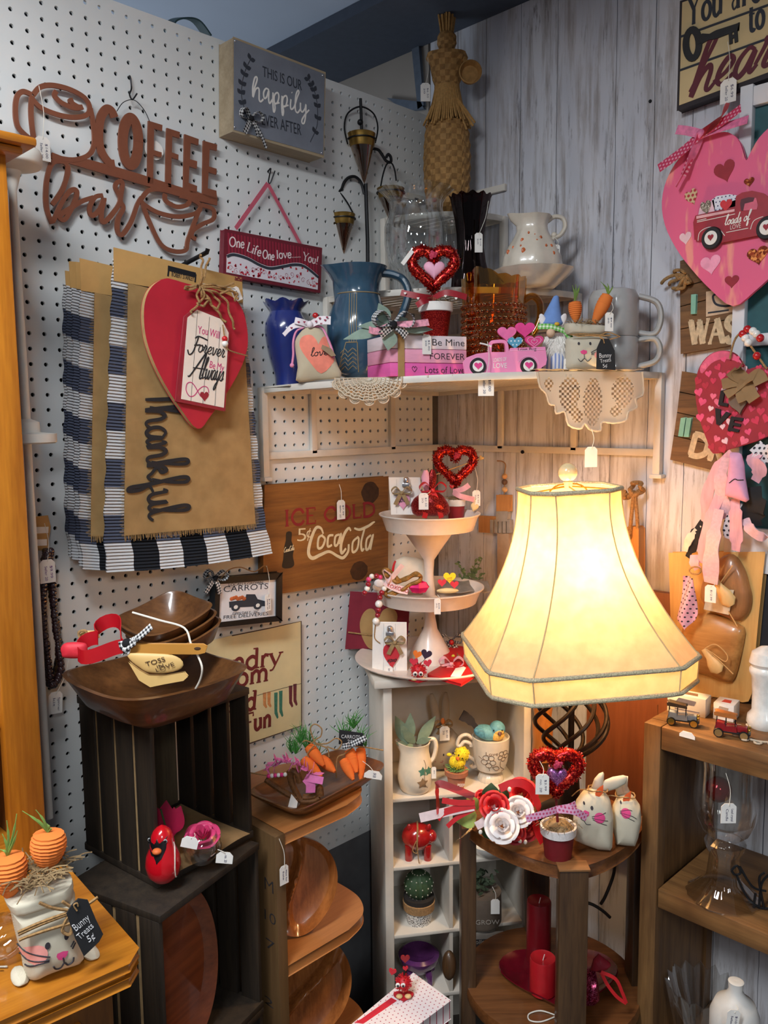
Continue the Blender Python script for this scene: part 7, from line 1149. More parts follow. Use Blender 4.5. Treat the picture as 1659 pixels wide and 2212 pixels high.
fr = standv(1040,1988,ZC[2]); k = fr.m(); zz = lambda v: max(0,fr.p(1040,1850 + v/4.1475).z); t = thing('grow_pot','dark grey planter lettered GROW behind the side table post','planter',fr); GP = mat('grey planter',(98,84,72),0.8,var=.1); part('planter',MB().lathe([(0,0),(40*k,0),(43*k,.006),(42*k,zz(300)),(38*k,zz(300)),(0,zz(330))],36),GP,t); mb = MB(); a,b = fr.p(*zD(1008,505)[0]),fr.p(*zD(1215,500)[0]); text(mb,'GROW',a,b,.011,-42*k - .0008,.0008); part('lettering',mb,mat('grey paint',(150,140,130),0.8),t); mb = MB(); rnd = random.Random(9)
for _ in range(60): c = V((rnd.gauss(0,.016),rnd.gauss(0,.012),zz(290) + abs(rnd.gauss(0,.016)))); leaf(mb,c,c + V((rnd.gauss(0,1),rnd.gauss(0,1),abs(rnd.gauss(0,1)))).normalized()*.016,.008)
part('foliage',mb,mat('dark foliage',(44,56,36),0.8,var=.2),t); tagged(t,fr,zD(1202,450)[0],(19,34),-.045,zD(1175,270)[0] + (-.035,),None)
fr = standv(905,2112,ZC[3]); k = fr.m(); zz = lambda v: max(0,fr.p(905,1850 + v/4.1475).z); PU = mat('purple glaze',(92,44,96),0.2,var=.15,coat=.6); t = thing('purple_pot','glossy purple footed pot low in the cubby','pot',fr); part('bowl',MB().lathe([(0,zz(1010)),(24*k,zz(1000)),(42*k,zz(920)),(44*k,zz(870)),(36*k,zz(850)),(32*k,zz(860)),(0,zz(900))],36),PU,t)
for a in (-2.2,-.9,.6,2.2): part('foot',MB().tube(cr([(30*k*math.cos(a),30*k*math.sin(a),zz(960)),(36*k*math.cos(a),36*k*math.sin(a),zz(1050)),(30*k*math.cos(a),30*k*math.sin(a),.003)],4),[.009,.007,.005],8),PU,t)
fr = standv(1055,2150,ZC[3],55); k = fr.m(); t = thing('tabletop_sign','small grey framed sign standing low in the cubby behind the table','framed sign',fr); A = lv(fr,zD(975,720,1285,700,1285,900,975,920)); part('frame',MB().prism([(p.x,p.z) for p in A],0,.012),mat('grey frame',(120,112,104),0.7),t,bev=.001); B = lv(fr,zD(985,745,1240,735,1240,880,985,890)); pn = part('panel',MB().prism([(p.x,p.z) for p in B],-.0006,0),mat('dark panel',(40,36,36),0.7),t); mb = MB(); a,b = fr.p(*zD(1000,785)[0]),fr.p(*zD(1150,775)[0]); text(mb,'Follow',a,b,.01,-.0012,.0005,thin=-.01); part('lettering',mb,mat('grey paint',(150,140,130),0.8),pn)
# ================================================================ on the side table
def rose(mb,c,r,seed=1,up=(0,-.7,.7)):
    rnd = random.Random(seed); c = V(c); q0 = V((0,0,1)).rotation_difference(V(up)).to_matrix()
    for ring,(n_,rr,hh_,cup) in enumerate(((3,.22,.62,1.0),(4,.42,.52,.85),(5,.68,.34,.6),(6,.98,.1,.25))):
        for i in range(n_):
            a = 2*math.pi*(i + .5*ring + rnd.uniform(-.12,.12))/n_; w = rr*r*1.25 + .25*r; h_ = r*(.75 - .08*ring); m = 5; vs = []
            for lay in (0,.0008):
                for iu in range(m + 1):
                    for iv in range(m + 1):
                        s_ = (iu/m - .5)*2; v = iv/m; wd = w*.5*math.sin(math.pi*(.18 + .62*v)); rad = rr*r*(.35 + .65*v ** cup) + lay + .12*r*max(0,v - .75)*(ring > 1)*3; aa = a + s_*wd/max(.3*r,rr*r) ; z = -r*.25 + v*h_ + hh_*r*.3 - .1*r*s_*s_*v - (.18*r*max(0,v - .7)*3 if ring > 1 else 0); vs.append(c + q0 @ V((rad*math.cos(aa),rad*math.sin(aa),z)))
            fs = []; N = (m + 1) ** 2
            for lay in (0,1):
                for iu in range(m):
                    for iv in range(m): b = lay*N + iu*(m + 1) + iv; fs.append((b,b + 1,b + m + 2,b + m + 1))
            mb.add(vs,fs)
    return mb
fr = standv(1085,1800,TZ,45); t = thing('rose_bouquet','silk bouquet of red and white roses with sheer ribbons lying on the side table','bouquet',fr); k = fr.m(); RR = mat('silk red rose',(196,26,32),0.6,var=.15,sc_=80); RW_ = mat('silk white rose',(236,228,226),0.6,var=.04); RDk = mat('silk dark rose',(158,20,34),0.6,var=.15,sc_=80)
for c,r,m_,yy in (((1215,1270),29,RR,-.05),((1445,1170),33,RR,-.015),((1420,1320),30,RW_,-.055),((1280,1440),33,RW_,-.075),((1480,1450),28,RDk,-.03),((1390,1500),22,RDk,-.05),((1110,1190),14,RR,.01)):
    q = fr.p(*zC_(*c)[0],yy); q.z = max(q.z,r*k*.75); part('rose',rose(MB(),q,r*k,int(c[0]),(-.1,-.8,.6)),m_,t)
GL = mat('silk leaf green',(52,76,40),0.6,var=.2); YG = mat('silk leaf pale',(150,168,84),0.6,var=.2); gl = lambda x,y,yy=-.03: (lambda q: V((q.x,q.y,max(.003,q.z))))(fr.p(*zC_(x,y)[0],yy))
for b,tp,w,m_ in (((1060,1330),(885,1400),.042,YG),((1080,1290),(975,1205),.026,YG),((1180,1230),(1190,1070),.036,GL),((1330,1230),(1260,1110),.02,GL),((1130,1440),(1190,1560),.024,GL),((1330,1260),(1310,1200),.02,GL)): part('silk_leaf',leaf(MB(),gl(*b),gl(*tp),w,(0,-1,.5),.004),m_,t)
SHR = glass('sheer red ribbon',(0.85,0.22,0.25,1),0.1,.4,(1,.4,.4,1),.25); RW2 = mat('sheer white ribbon',(226,200,198),0.5)
for P,w,m_ in (((1040,1190,900,1130,740,1080,730,1180,740,1330),.013,SHR),((1050,1260,900,1290,770,1330,730,1380),.012,RRb),((1050,1240,900,1240,770,1220),.010,RRb),((1040,1270,800,1320,580,1370),.016,RW2),((1050,1290,900,1370,815,1445),.008,RRb),((1260,1120,1400,1070,1520,1120,1590,1260,1600,1330),.014,RRb),((1560,1420,1590,1500,1630,1580),.014,RRb),((1240,1290,1140,1310,1120,1400,1060,1440),.014,RW2)): part('ribbon',MB().ribbon(cr([gl(P[i],P[i + 1],-.05) for i in range(0,len(P),2)],6),w,.0006,(.1,.3,1)),m_,t)
for x,y in ((1098,1500),(1435,1580),(1480,1585),(1345,1135)): q = gl(x,y,-.06); part('pearl',MB().ball(q + V((0,0,.002)),(.0036,.003,.0046),10),mat('pearl',(234,226,214),0.2,coat=.6),t)
fr = standv(1000,1812,TZ,45); fr.o.z = TZ + .012; t = thing('silver_fork','silver fork under the rose bouquet, tines over the table edge','fork',fr); SV = mat('silver plate',(190,180,160),0.25,.9); a = fr.h(1075,1772,0)
for i in range(4): tip = fr.h(986 + 8*i,1818 - 7*i,-.0); r_ = fr.h(1016 + 5*i,1790 - 3*i,.002); part('tine',MB().tube(cr([tip + V((0,0,.002)),tip.lerp(r_,.5) + V((0,0,-.002)),r_],4),[.0007,.0014,.0017],6),SV,t)
part('handle',MB().ribbon(cr([fr.h(1020,1786,.002),fr.h(1036,1780,.004),fr.h(1075,1768,0)],5),[.019,.014,.007],.0018,(.6,.6,0)),SV,t)
fr = standv(1206,1848,TZ,42); t = topiary(fr,'red glitter heart on a stick in a dark red pot on the side table',zE(885,370)[0],96,84,13,(1206,1782,1848,38,29),mat('white glitter rim',(222,216,214),0.4,var=.12,sc_=400),mat('dark red pot',(112,20,28),0.5),(zE(890,400)[0],44,46,glitter('purple glitter',(176,96,176),(240,180,240),1100)),zE(888,290)[0],([(*zE(890,640)[0],.035),(*zE(800,670)[0],.045),(*zE(665,710)[0],.05)],[(*zE(890,640)[0],.035),(*zE(980,625)[0],.045),(*zE(1030,600)[0],.04)],[(*zE(890,640)[0],.04),(*zE(1010,650)[0],.05),(*zE(1110,700)[0],.04)]),dots('pink heart ribbon',(214,160,190),(190,70,110),.006,.3))
tagged(t,fr,zE(785,455)[0],(29,46),-.03,zE(765,285)[0] + (-.014,),('$3.99','no. 20'))
def tbunny(out,c,nm,neck,ears,face,D):
    fq_ = F((0,0,TZ),0); A_,B_ = fq_.h(*c[0]),fq_.h(*c[1]); fr = F(((A_.x + B_.x)/2,(A_.y + B_.y)/2,TZ),max(35,min(75,math.degrees(math.atan2(B_.y - A_.y,B_.x - A_.x))))); t,pf = sack(fr,nm,lv(fr,out),.03,None,None,face(fr),tag_=None)
    for E_ in ears: part('sack_ear',Puff([fr.p(*q) for q in E_],.007,y0=.002).mesh(MB(),32,6),SK,t)
    q = fr.p(*neck); part('twine',MB().tube([q + V((.017*math.cos(a),-.004 + .014*math.sin(a),.002*math.sin(3*a))) for a in [i*.45 for i in range(15)]],.0012,5).tube(cr([q + V((-.01,-.016,0)),q + V((-.03,-.02,.004)),q + V((-.045,-.015,-.012))],4),.001,5),JUTE,t); part('orange_felt',leaf(MB(),q + V((-.004,-.016,-.012)),q + V((.008,-.018,.014)),.012),mat('orange felt',(222,92,40),0.9),t); return fr,t
def face1(fr):
    L = lambda*a: [fr.p(*q) for q in zE(*a)]
    return dict(hot=1,eyes=[(L(1140,578)[0],.0035),(L(1085,555)[0],.0025)],nose=L(1075,612,1090,596,1120,605,1118,628,1098,642,1078,630),cheeks=[(L(1195,645)[0],.0095)],lines=[L(1098,640,1085,668,1060,660),L(1085,668,1100,690,1130,690),L(1140,635,1200,625,1240,612),L(1140,645,1210,660,1255,672),L(1145,655,1210,685,1245,698)])
def face2(fr):
    L = lambda*a: [fr.p(*q) for q in zE(*a)]
    return dict(hot=1,eyes=[(L(1352,555)[0],.002)],cheeks=[(L(1385,615)[0],.0085)],lines=[L(1345,605,1400,592,1430,600),L(1345,612,1420,630,1460,655),L(1345,618,1400,645,1445,668)])
frb,tb_ = tbunny([zE(*q)[0] for q in ((1320,880),(1295,760),(1300,620),(1340,540),(1400,520),(1450,540),(1500,610),(1510,700),(1485,830),(1460,895),(1390,890))],(zE(1325,880)[0],zE(1460,898)[0]),'cream bunny sack half hidden behind another on the side table',zE(1390,525)[0],(zE(1330,540,1315,470,1330,430,1370,450,1385,530),zE(1370,535,1360,450,1390,395,1415,400,1410,470,1440,540)),face2,0)
frb,tb_ = tbunny([zE(*q)[0] for q in ((1015,850),(1010,700),(1030,580),(1080,510),(1160,480),(1225,495),(1280,560),(1305,680),(1300,830),(1295,950),(1270,975),(1190,935),(1080,880))],(zE(1040,862)[0],zE(1275,972)[0]),'cream bunny sack with a pink nose in front on the side table',zE(1190,480)[0],(zE(1140,490,1165,420,1200,380,1240,365,1235,430,1225,500),zE(1190,490,1240,430,1300,405,1390,390,1412,405,1400,450,1330,490,1260,510)),face1,0)
# lower shelf of the side table
LZ = 0.4025; DRW = mat('dark red wax',(120,16,26),0.35,var=.08); fr = standv(1182,2128,LZ + .006,45); t = thing('heart_plate','dark red heart shaped glass plate on the lower shelf of the side table','plate',F(fr.o - V((0,0,.006)),45)); H_ = heart(.03,0,.235,.2,48); mb = MB(); n_ = len(H_)
vs = [V((p[0]*s_,p[2]*s_,z)) for s_,z in ((.8,0),(1,.012),(.985,.014),(.78,.004)) for p in H_]; mb.add(vs,[(i*n_ + k_,i*n_ + (k_ + 1) % n_,(i + 1)*n_ + (k_ + 1) % n_,(i + 1)*n_ + k_) for i in range(3) for k_ in range(n_)] + [list(range(n_))[::-1],[3*n_ + k_ for k_ in range(n_)]]); part('dish',mb,mat('dark red glass',(96,14,26),0.15,coat=.6),t)
for nm,c,r,top,lb in (('pillar_candle',(1163,2075),26,1945,'tall dark red pillar candle behind the front post of the side table'),('pillar_candle',(1172,2140),28,2068,'short red pillar candle on the heart plate')):
    f = standv(*c,LZ + (.006 if top > 2000 else .0),45); k = f.m(); h_ = f.p(c[0],top).z; t = thing(nm,lb,'candle',f); part('wax',MB().lathe([(0,0),(r*k,0),(r*k,h_ - .003),(r*k*.95,h_),(r*k*.7,h_ - .004),(0,h_ - .006)],30),DRW if top < 2000 else mat('red wax',(176,26,34),0.35,var=.08),t); part('wick',MB().tube([(0,0,h_ - .006),(.003,0,h_ + .006)],.0008,5),WHT,t)
f = standv(1262,2165,LZ + .0145,45); k = f.m(); t = thing('organza_bag','dark pink organza gift bag with red drawstring on the lower table shelf','gift bag',f); pf = Puff(lv(f,zE(1055,2090,1060,1900,1100,1830,1170,1810,1190,1900,1200,2000,1150,2080)),.03); part('bag',pf.mesh(MB()),glitter('organza pink',(150,28,66),(220,110,150),700),t); part('bag_top',Puff(lv(f,zE(1140,1810,1160,1740,1200,1700,1290,1770,1260,1800,1200,1825)),.012).mesh(MB()),mat('organza top',(140,20,40),0.6),t); mb = MB(); mb.ribbon(cr([f.p(*q,-.03) for q in zE(1215,1830,1260,1920,1330,2010,1400,2060)],5),.006,.0006,(1,.2,.2)); mb.ribbon(cr([f.p(*q,-.03) for q in zE(1215,1830,1320,1880,1370,1980,1400,2060)],5),.006,.0006,(1,.2,.2)); part('drawstring',mb,RRb,t)
f = standv(1165,2195,LZ,45); single('string_loop','loop of white string on the lower table shelf front','string',f,MB().tube(cr([(.03,0,.0015),(.005,.012,.0015),(-.018,.004,.0015),(-.02,-.012,.0015),(.0,-.016,.0015),(.03,-.003,.0015)],6),.0013,6),STR)
f = F(PD(1172,1600,1.83),45); f.o.z = 0; HWd = wood('honey turned wood',(190,122,58),(150,86,34),'z',10,.35,.3); k = f.m(); zz = lambda v: f.p(1172,v).z
single('turned_wooden_stand','honey coloured turned wooden pole standing behind the lamp base','pole',f,MB().lathe([(0,0),(.03,0),(.03,.02),(.016,.04)] + [(h*k,zz(v)) for v,h in ((1955,14),(1940,19),(1900,19),(1885,13),(1650,13),(1640,20),(1632,17),(1625,22),(1600,20),(1560,22),(1550,17),(1520,21),(1490,18),(1478,12))] + [(0,zz(1474))],28),HWd)
part('leg_knob',MB().ball(FT.p(970,2085,-.02),(.014,.014,.03),14),TD,bpy.data.objects['side_table'])
# ================================================================ the plank wall
zF = zm(1150,0,3.259); zG = zm(1400,560,3.205); zH = zm(1440,950,4.707); zI = zm(1400,1150,4.915); zJ = zm(1000,980,3.318); zK = zm(1360,1450,2.903)
MRN = mat('sign maroon ink',(96,34,48),0.7,var=.05)
# ---- key sign
fr = plank(1560,100,0.028); g = pz(fr,zF); t = thing('key_sign','cream slatted sign with an old key, reading You are the key to my heart','sign',fr)
part('board',MB().prism(g(1042,10,1020,778,1900,455,1900,-290),0,.02),mat('sign dark edge',(44,36,40),0.7,var=.1),t,bev=.001); fc = part('face',MB().prism(g(1056,18,1034,742,1888,425,1888,-278),-.0006,.001),mat('aged cream paper',(206,184,138),0.7,var=.12,sc_=9),t)
mb = MB()
for P in ((1040,262,1888,-45),(1036,498,1888,190)): mb.stroke(g(*P),.0042,-.0012,.0004)
part('slat_lines',mb,DK,fc); mb = MB()
for s_,P,h in (('Y',(1092,184,1185,150),.052),('ou',(1190,148,1345,92),.05),('a',(1402,72,1465,48),.05),('r',(1475,46,1535,24),.05),('e',(1545,22,1620,-8),.05),('to',(1522,226,1640,184),.047)): p,q = g(*P); serif(mb,s_,p,q,h,.0062,-.0012,.0004)
part('dark_lettering',mb,DK,fc); mb = MB(); p,q = g(1098,690,1800,400); script(mb,'heart',p,q,.092,.0088,-.0014,.0004,.45); part('maroon_script',mb,MRN,fc)
mb = MB(); ring = [p for p in g(*sum(([1130 + 46*math.cos(a),312 + 100*math.sin(a)] for a in [2*math.pi*i/24 for i in range(25)]),[]))]; mb.stroke(ring,.0125,-.003,.003,raw=True); mb.stroke(g(1185,282,1200,275,1250,262,1300,245,1440,195,1455,190),[.012,.018,.010,.015,.012,.014],-.003,.003); mb.stroke(g(1398,232,1402,312),.006,-.003,.003); mb.stroke(g(1435,220,1440,300),.006,-.003,.003); mb.stroke(g(1398,268,1438,252),.006,-.003,.003); part('key',mb,mat('key print black',(30,30,32),0.6,var=.2),fc)
tagged(t,fr,(1573,196),(35,50),-.012,(1572,90),('$6.99','Seller 20'))
# ---- pink heart door hanger with truck
fr = plank(1580,420,0.062); g = pz(fr,zF); PKH = NT('pink brushed paint').set(.55); a_ = PKH.noise(PKH.co(sc=(2.2,1,.5),rot=(0,.5,0)),16,3,.6); PKM = PKH.base(PKH.ramp(a_,[(.56,lin((228,96,138))),(.66,lin((240,150,140)))])); t = thing('heart_door_hanger','big pink wooden heart with a red loads of love truck hanging on the right','door hanger',fr)
hp = cr(g(1502,1132,1460,1010,1400,945,1320,935,1180,985,1040,1110,950,1260,914,1420,935,1580,1010,1740,1120,1890,1260,2040,1411,2152,1560,2050,1740,1880,1900,1680,2000,1450,2030,1250,2010,1060,1930,920,1820,860,1700,880,1600,970,1540,1070),3,True); hb = part('wooden_heart',MB().prism(hp,0,.008),PKM,t,bev=.0008)
DR = mat('deep red paper',(150,28,44),0.6); LP_ = mat('light pink paper',(244,160,190),0.6); PP = mat('pale pink paper',(236,196,206),0.6); GF = glitter('red foil check',(170,70,40),(250,160,90),260); HP = dots('heart print paper',(206,180,140),(170,50,60),.008,.34)
for i,(c,w,h,a,m_) in enumerate(((( 1358,1212),46,46,-.25,DR),((1528,1285),22,19,-.1,GF),((1125,1392),30,36,-.35,HP),((1080,1682),28,28,-.1,PP),((1258,1870),46,42,-.12,LP_),((1405,1985),31,27,0,DR),((1590,1805),45,38,-.15,GF))): q = g(*c)[0]; k = fr.m(); part('paper_heart',MB().prism(heart(q.x,q.z,w*k,h*k,28,-a),-.0012 - .0001*i,-.0002),m_,hb)
TR_ = mat('truck red paint',(158,30,46),0.45); tb = part('truck',MB().prism(g(1158,1690,1150,1570,1165,1525,1445,1462,1450,1390,1490,1365,1560,1352,1640,1370,1700,1420,1760,1460,1900,1440,1960,1500,1980,1590,1600,1660,1350,1710),-.009,-.003),TR_,t,bev=.0008)
part('cab_window',MB().prism(g(1478,1440,1485,1410,1540,1395,1590,1400,1602,1450,1595,1480,1485,1490),-.0097,-.0092),mat('window pink',(214,96,122),0.4),tb); part('window_shade',MB().prism(g(1478,1440,1485,1410,1540,1395,1580,1398,1570,1425,1510,1440,1500,1490,1485,1490),-.0101,-.0096),mat('window dark',(84,24,40),0.5),tb)
for c in ((1280,1682),(1670,1610)):
    q = g(*c)[0]; w_ = part('wheel',MB().lathe([(0,-.005),(.0185,-.005),(.0205,-.001),(.0205,0),(0,0)],32).xf(lambda v: V((q.x + v.x*.95,-.009 + v.z,q.z + v.y))),mat('tyre black',(30,26,30),0.7),tb); part('hub',MB().lathe([(0,-.0062),(.0125,-.006),(.0125,-.005),(0,-.005)],28).xf(lambda v: V((q.x + v.x*.95,-.009 + v.z,q.z + v.y))),WHT,w_); part('hub_heart',MB().prism(heart(q.x,q.z,.011,.0115,20),-.0163,-.0152),DR,w_)
mb = MB(); p,q = g(1368,1592,1545,1555); script(mb,'loads of',p,q,.018,.0016,-.0096,.0004); p,q = g(1408,1622,1482,1608); text(mb,'LOVE',p,q,.0085,-.0096,.0004,thin=-.01)
for P in ((1380,1642,1535,1612),(1175,1570,1442,1512),(1175,1560,1240,1545),(1182,1700,1195,1640,1260,1605,1330,1620,1370,1665),(1550,1620,1575,1560,1640,1530),(1180,1540,1440,1490)): mb.stroke(g(*P),.0011,-.0096,.0004)
part('white_lettering',mb,WHT,tb); part('rail',MB().prism(g(1172,1528,1440,1478,1440,1495,1172,1548),-.0105,-.009),mat('rail pink',(226,170,176),0.5),tb)
for P,m_ in (((1180,1520,1190,1470,1230,1440,1290,1410,1300,1500),PP),((1275,1412,1310,1385,1400,1372,1450,1380,1448,1475,1300,1505),dots('dotted paper',(222,224,236),(92,84,120),.007,.2)),((1340,1490,1370,1440,1448,1410,1448,1470),LP_)): part('cargo_paper',MB().prism(g(*P),-.0075,-.0045),m_,tb)
q = g(1378,1455)[0]; part('cargo_heart',MB().prism(heart(q.x,q.z,.022,.022,24),-.0095,-.008),mat('cargo red',(206,40,50),0.4),tb); q = g(1238,1470)[0]; part('cargo_heart',MB().prism(heart(q.x,q.z,.02,.026,24,.2),-.0095,-.008),glitter('cargo silver',(170,150,130),(250,240,220),500),tb)
RB1 = dots('pink heart ribbon print',(206,60,96),(236,160,180),.007,.3); RB2 = mat('pink printed ribbon',(226,120,160),0.5,var=.2,sc_=140); c = g(1205,955)[0] + V((0,-.012,0))
for P,w,m_ in (((1205,955,1350,880,1500,780),.019,RB1),((1205,955,1340,860,1410,745),.02,SHR),((1205,960,1400,900,1550,860),.016,RB2),((1205,955,1120,935,1050,930),.017,RB2),((1205,955,1090,1070,925,1200),.02,RB1),((1205,955,1140,1140,1045,1330),.017,RB2),((1205,955,1150,1100,1100,1250),.012,RB1)): mb = MB(); mb.ribbon(cr([p + V((0,-.012 - .004*i,0)) for i,p in enumerate(g(*P))],6),w,.0007,(.4,.25,.8)); part('ribbon',mb,m_,t)
part('knot',MB().ball(c,(.008,.006,.009),10),RB2,t)
# ---- WASH and DRY plank signs
SBW = wood('rustic sign planks',(128,92,56),(78,54,32),'x',10,.7)
def plank_sign(fr,rows,label,word,wp,wh,pins,extra=None):
    t = thing('laundry_plank_sign',label,'sign',fr); g = pz(fr,zG)
    for P in rows: part('plank',MB().prism(g(*P),0,.012),SBW,t,bev=.0012)
    mb = MB(); p,q = g(*wp); serif(mb,word,p,q,wh,.0118,-.0006,.0005); part('lettering',mb,mat('faded cream paint',(206,186,152),0.8,var=.2,sc_=120),t)
    for P in pins: part('clothespin',MB().prism(g(*P),-.007,-.001),mat('mint clothespin',(130,186,164),0.6,var=.06),t,bev=.001)
    return t,g
t,g = plank_sign(plank(1510,670,.014),((225,15,225,195,700,60,700,-130),(225,198,226,325,700,205,700,63),(226,328,227,482,700,385,700,208),(227,485,229,652,700,572,700,388)),'brown plank sign lettered WASH beside the white framed board','WASH',(290,592,735,560),.046,((312,250,340,247,336,376,310,378),))
part('printed_patch',MB().prism(g(402,225,640,180,640,355,402,398),-.0006,.0004),mat('cream patch',(206,184,156),0.8,var=.15,sc_=60),t); mb = MB(); mb.stroke(g(470,240,450,260,470,310,540,325,600,310),.004,-.001,.0004); mb.stroke(g(415,372,560,352),.003,-.001,.0004); part('patch_print',mb,DK,t); mb = MB()
for P in ((270,120,200,110,110,170),(270,130,200,150,165,180),(280,130,220,200,190,205),(280,100,240,80,200,95,230,130),(290,140,260,200,210,215),(290,120,310,160,290,170)): mb.tube([V((p.x,-.012 - .004*math.sin(i),p.z)) for i,p in enumerate(cr(g(*P),5))],.0034,7)
part('jute_bow',mb,JUTE,t)
t,g = plank_sign(plank(1510,880,.014),((238,780,222,918,640,1005,655,860),(221,921,205,1060,622,1150,638,1008),(204,1063,182,1220,600,1320,620,1153),(181,1223,157,1385,580,1490,598,1323)),'brown plank sign lettered DRY hanging below the WASH sign','DRY',(272,1345,640,1448),.041,((240,1102,268,1098,248,1225,222,1222),(279,1102,308,1100,288,1228,262,1226)))
# ---- white frame with teal boards
fr = plank(1620,500,.03); g = pz(fr,zF); WF = mat('white painted frame',(222,222,226),0.6,var=.05,sc_=12); TEAL = mat('deep teal board',(34,86,92),0.6,var=.1); t = thing('framed_teal_board','tall white wooden frame with deep teal boards behind the pink heart','framed board',fr); gg = pz(fr,zG)
a = fr.p(1590,600).x; b = fr.p(1617,600).x; zt_ = fr.p(1610,190).z; zb_ = fr.p(1600,1235).z; c = b + .3
part('post',MB().bb((a,-.012,zb_),(b,.012,zt_)),WF,t,bev=.0015)
for v0,v1 in ((190,232),(722,748),(1140,1235)): part('rail',MB().bb((b,-.011,fr.p(1630,v1).z),(c,.011,fr.p(1630,v0).z)),WF,t,bev=.0015)
part('teal_board',MB().bb((b,.002,zb_ + .02),(c,.009,zt_ - .01)),TEAL,t)
# ---- LOVE heart with beads and bow
fr = plank(1590,850,.078); g = pz(fr,zG); t = thing('love_heart_sign','red heart shaped sign covered in small hearts lettered LOVE with a burlap bow','sign',fr); hp = cr(g(655,735,600,660,520,635,430,662,362,740,333,850,336,990,366,1130,410,1250,452,1342,560,1312,700,1272,830,1222,960,1130,1040,1000,1040,880,960,795,840,752,740,752,690,765),3,True)
hb = part('wooden_heart',MB().prism(hp,0,.009),mat('love heart red',(158,36,52),0.6,var=.06),t,bev=.001); part('collage_edge',MB().prism(cr(g(362,745,430,662,520,635,600,660,650,720,610,705,520,690,440,720,375,790),3,True),-.0005,.001),mat('collage pink',(222,96,130),0.6,var=.25,sc_=40),hb)
rnd = random.Random(17); cols = [mat('mini heart %d' % c_[1],c_,0.6) for c_ in ((226,80,124),(206,50,84),(196,60,96),(236,196,206),(232,110,140),(182,42,66))]; placed = []; buck = {}
while len(placed) < 95:
    x,z = rnd.uniform(340,1020),rnd.uniform(690,1320); q = g(x,z)[0]
    if not inside(q.x,q.z,hp) or any((q - p).length < .0155 for p in placed): 
        placed.append(V((9,9,9))) if rnd.random() < .02 else None; continue
    placed.append(q); buck.setdefault(rnd.choice((0,1,2,4,5,0,1,3)),[]).append((q,rnd.uniform(.011,.017),rnd.uniform(-.6,.6)))
for i,L_ in buck.items():
    for q,s_,a in L_: part('printed_heart',MB().prism(heart(q.x,q.z,s_,s_,16,a),-.0007,.0002),cols[i],hb)
mb = MB(); BL2 = mat('black foam letter',(34,30,34),0.8)
mb.prism(g(508,910,540,902,522,992,560,1000,556,1022,490,1008),-.004,-.0012); part('letter_L',mb,BL2,t); mb = MB(); mb.prism(g(470,1030,508,1040,505,1105,545,1055,578,1068,500,1150,478,1142),-.004,-.0012); part('letter_V',mb,BL2,t); mb = MB(); mb.prism(g(580,1088,665,1100,660,1122,602,1112,598,1130,648,1142,644,1160,594,1150,590,1168,636,1180,632,1200,555,1185),-.004,-.0012); part('letter_E',mb,BL2,t)
BRB = weave('burlap ribbon tan',(180,146,106),(140,108,74),500); c = g(690,840)[0] + V((0,-.014,0))
for P,w in (((690,840,640,780,680,725),.022),((690,840,610,850,540,868),.02),((690,840,620,900,565,940),.018),((690,840,770,800,815,860),.024),((690,840,730,930,765,975),.022),((690,840,665,920,690,985),.019),((690,840,620,800,600,775),.02)): part('burlap_bow_loop',MB().ribbon(cr([p + V((0,-.010 - .004*i,0)) for i,p in enumerate(g(*P))],5),w,.0009,(.5,.3,.8)),BRB,t)
q = g(640,1005)[0]; part('grey_wood_heart',MB().prism(heart(q.x,q.z,.034,.036,30,.2),-.01,-.004),mat('grey wood',(116,98,84),0.7,var=.1),t,bev=.001)
tw = part('bead_hanger',MB().tube(cr([V((p.x,-.006,p.z)) for p in g(575,690,590,620,610,560,640,520,700,485,740,500,790,545)],5),.002,6).tube([V((p.x,-.006,p.z)) for p in g(690,560,830,760)],.002,6),JUTE,t)
for x,y,c_ in ((668,520,'r'),(700,487,'r'),(738,500,'w'),(762,520,'w'),(788,547,'r'),(685,548,'w'),(706,580,'w'),(765,670,'r')): q = g(x,y)[0]; part('bead',MB().ball((q.x,-.008,q.z),.0072,12),mat('red bead',(190,28,34),0.25) if c_ == 'r' else mat('white bead',(238,236,230),0.25),tw)
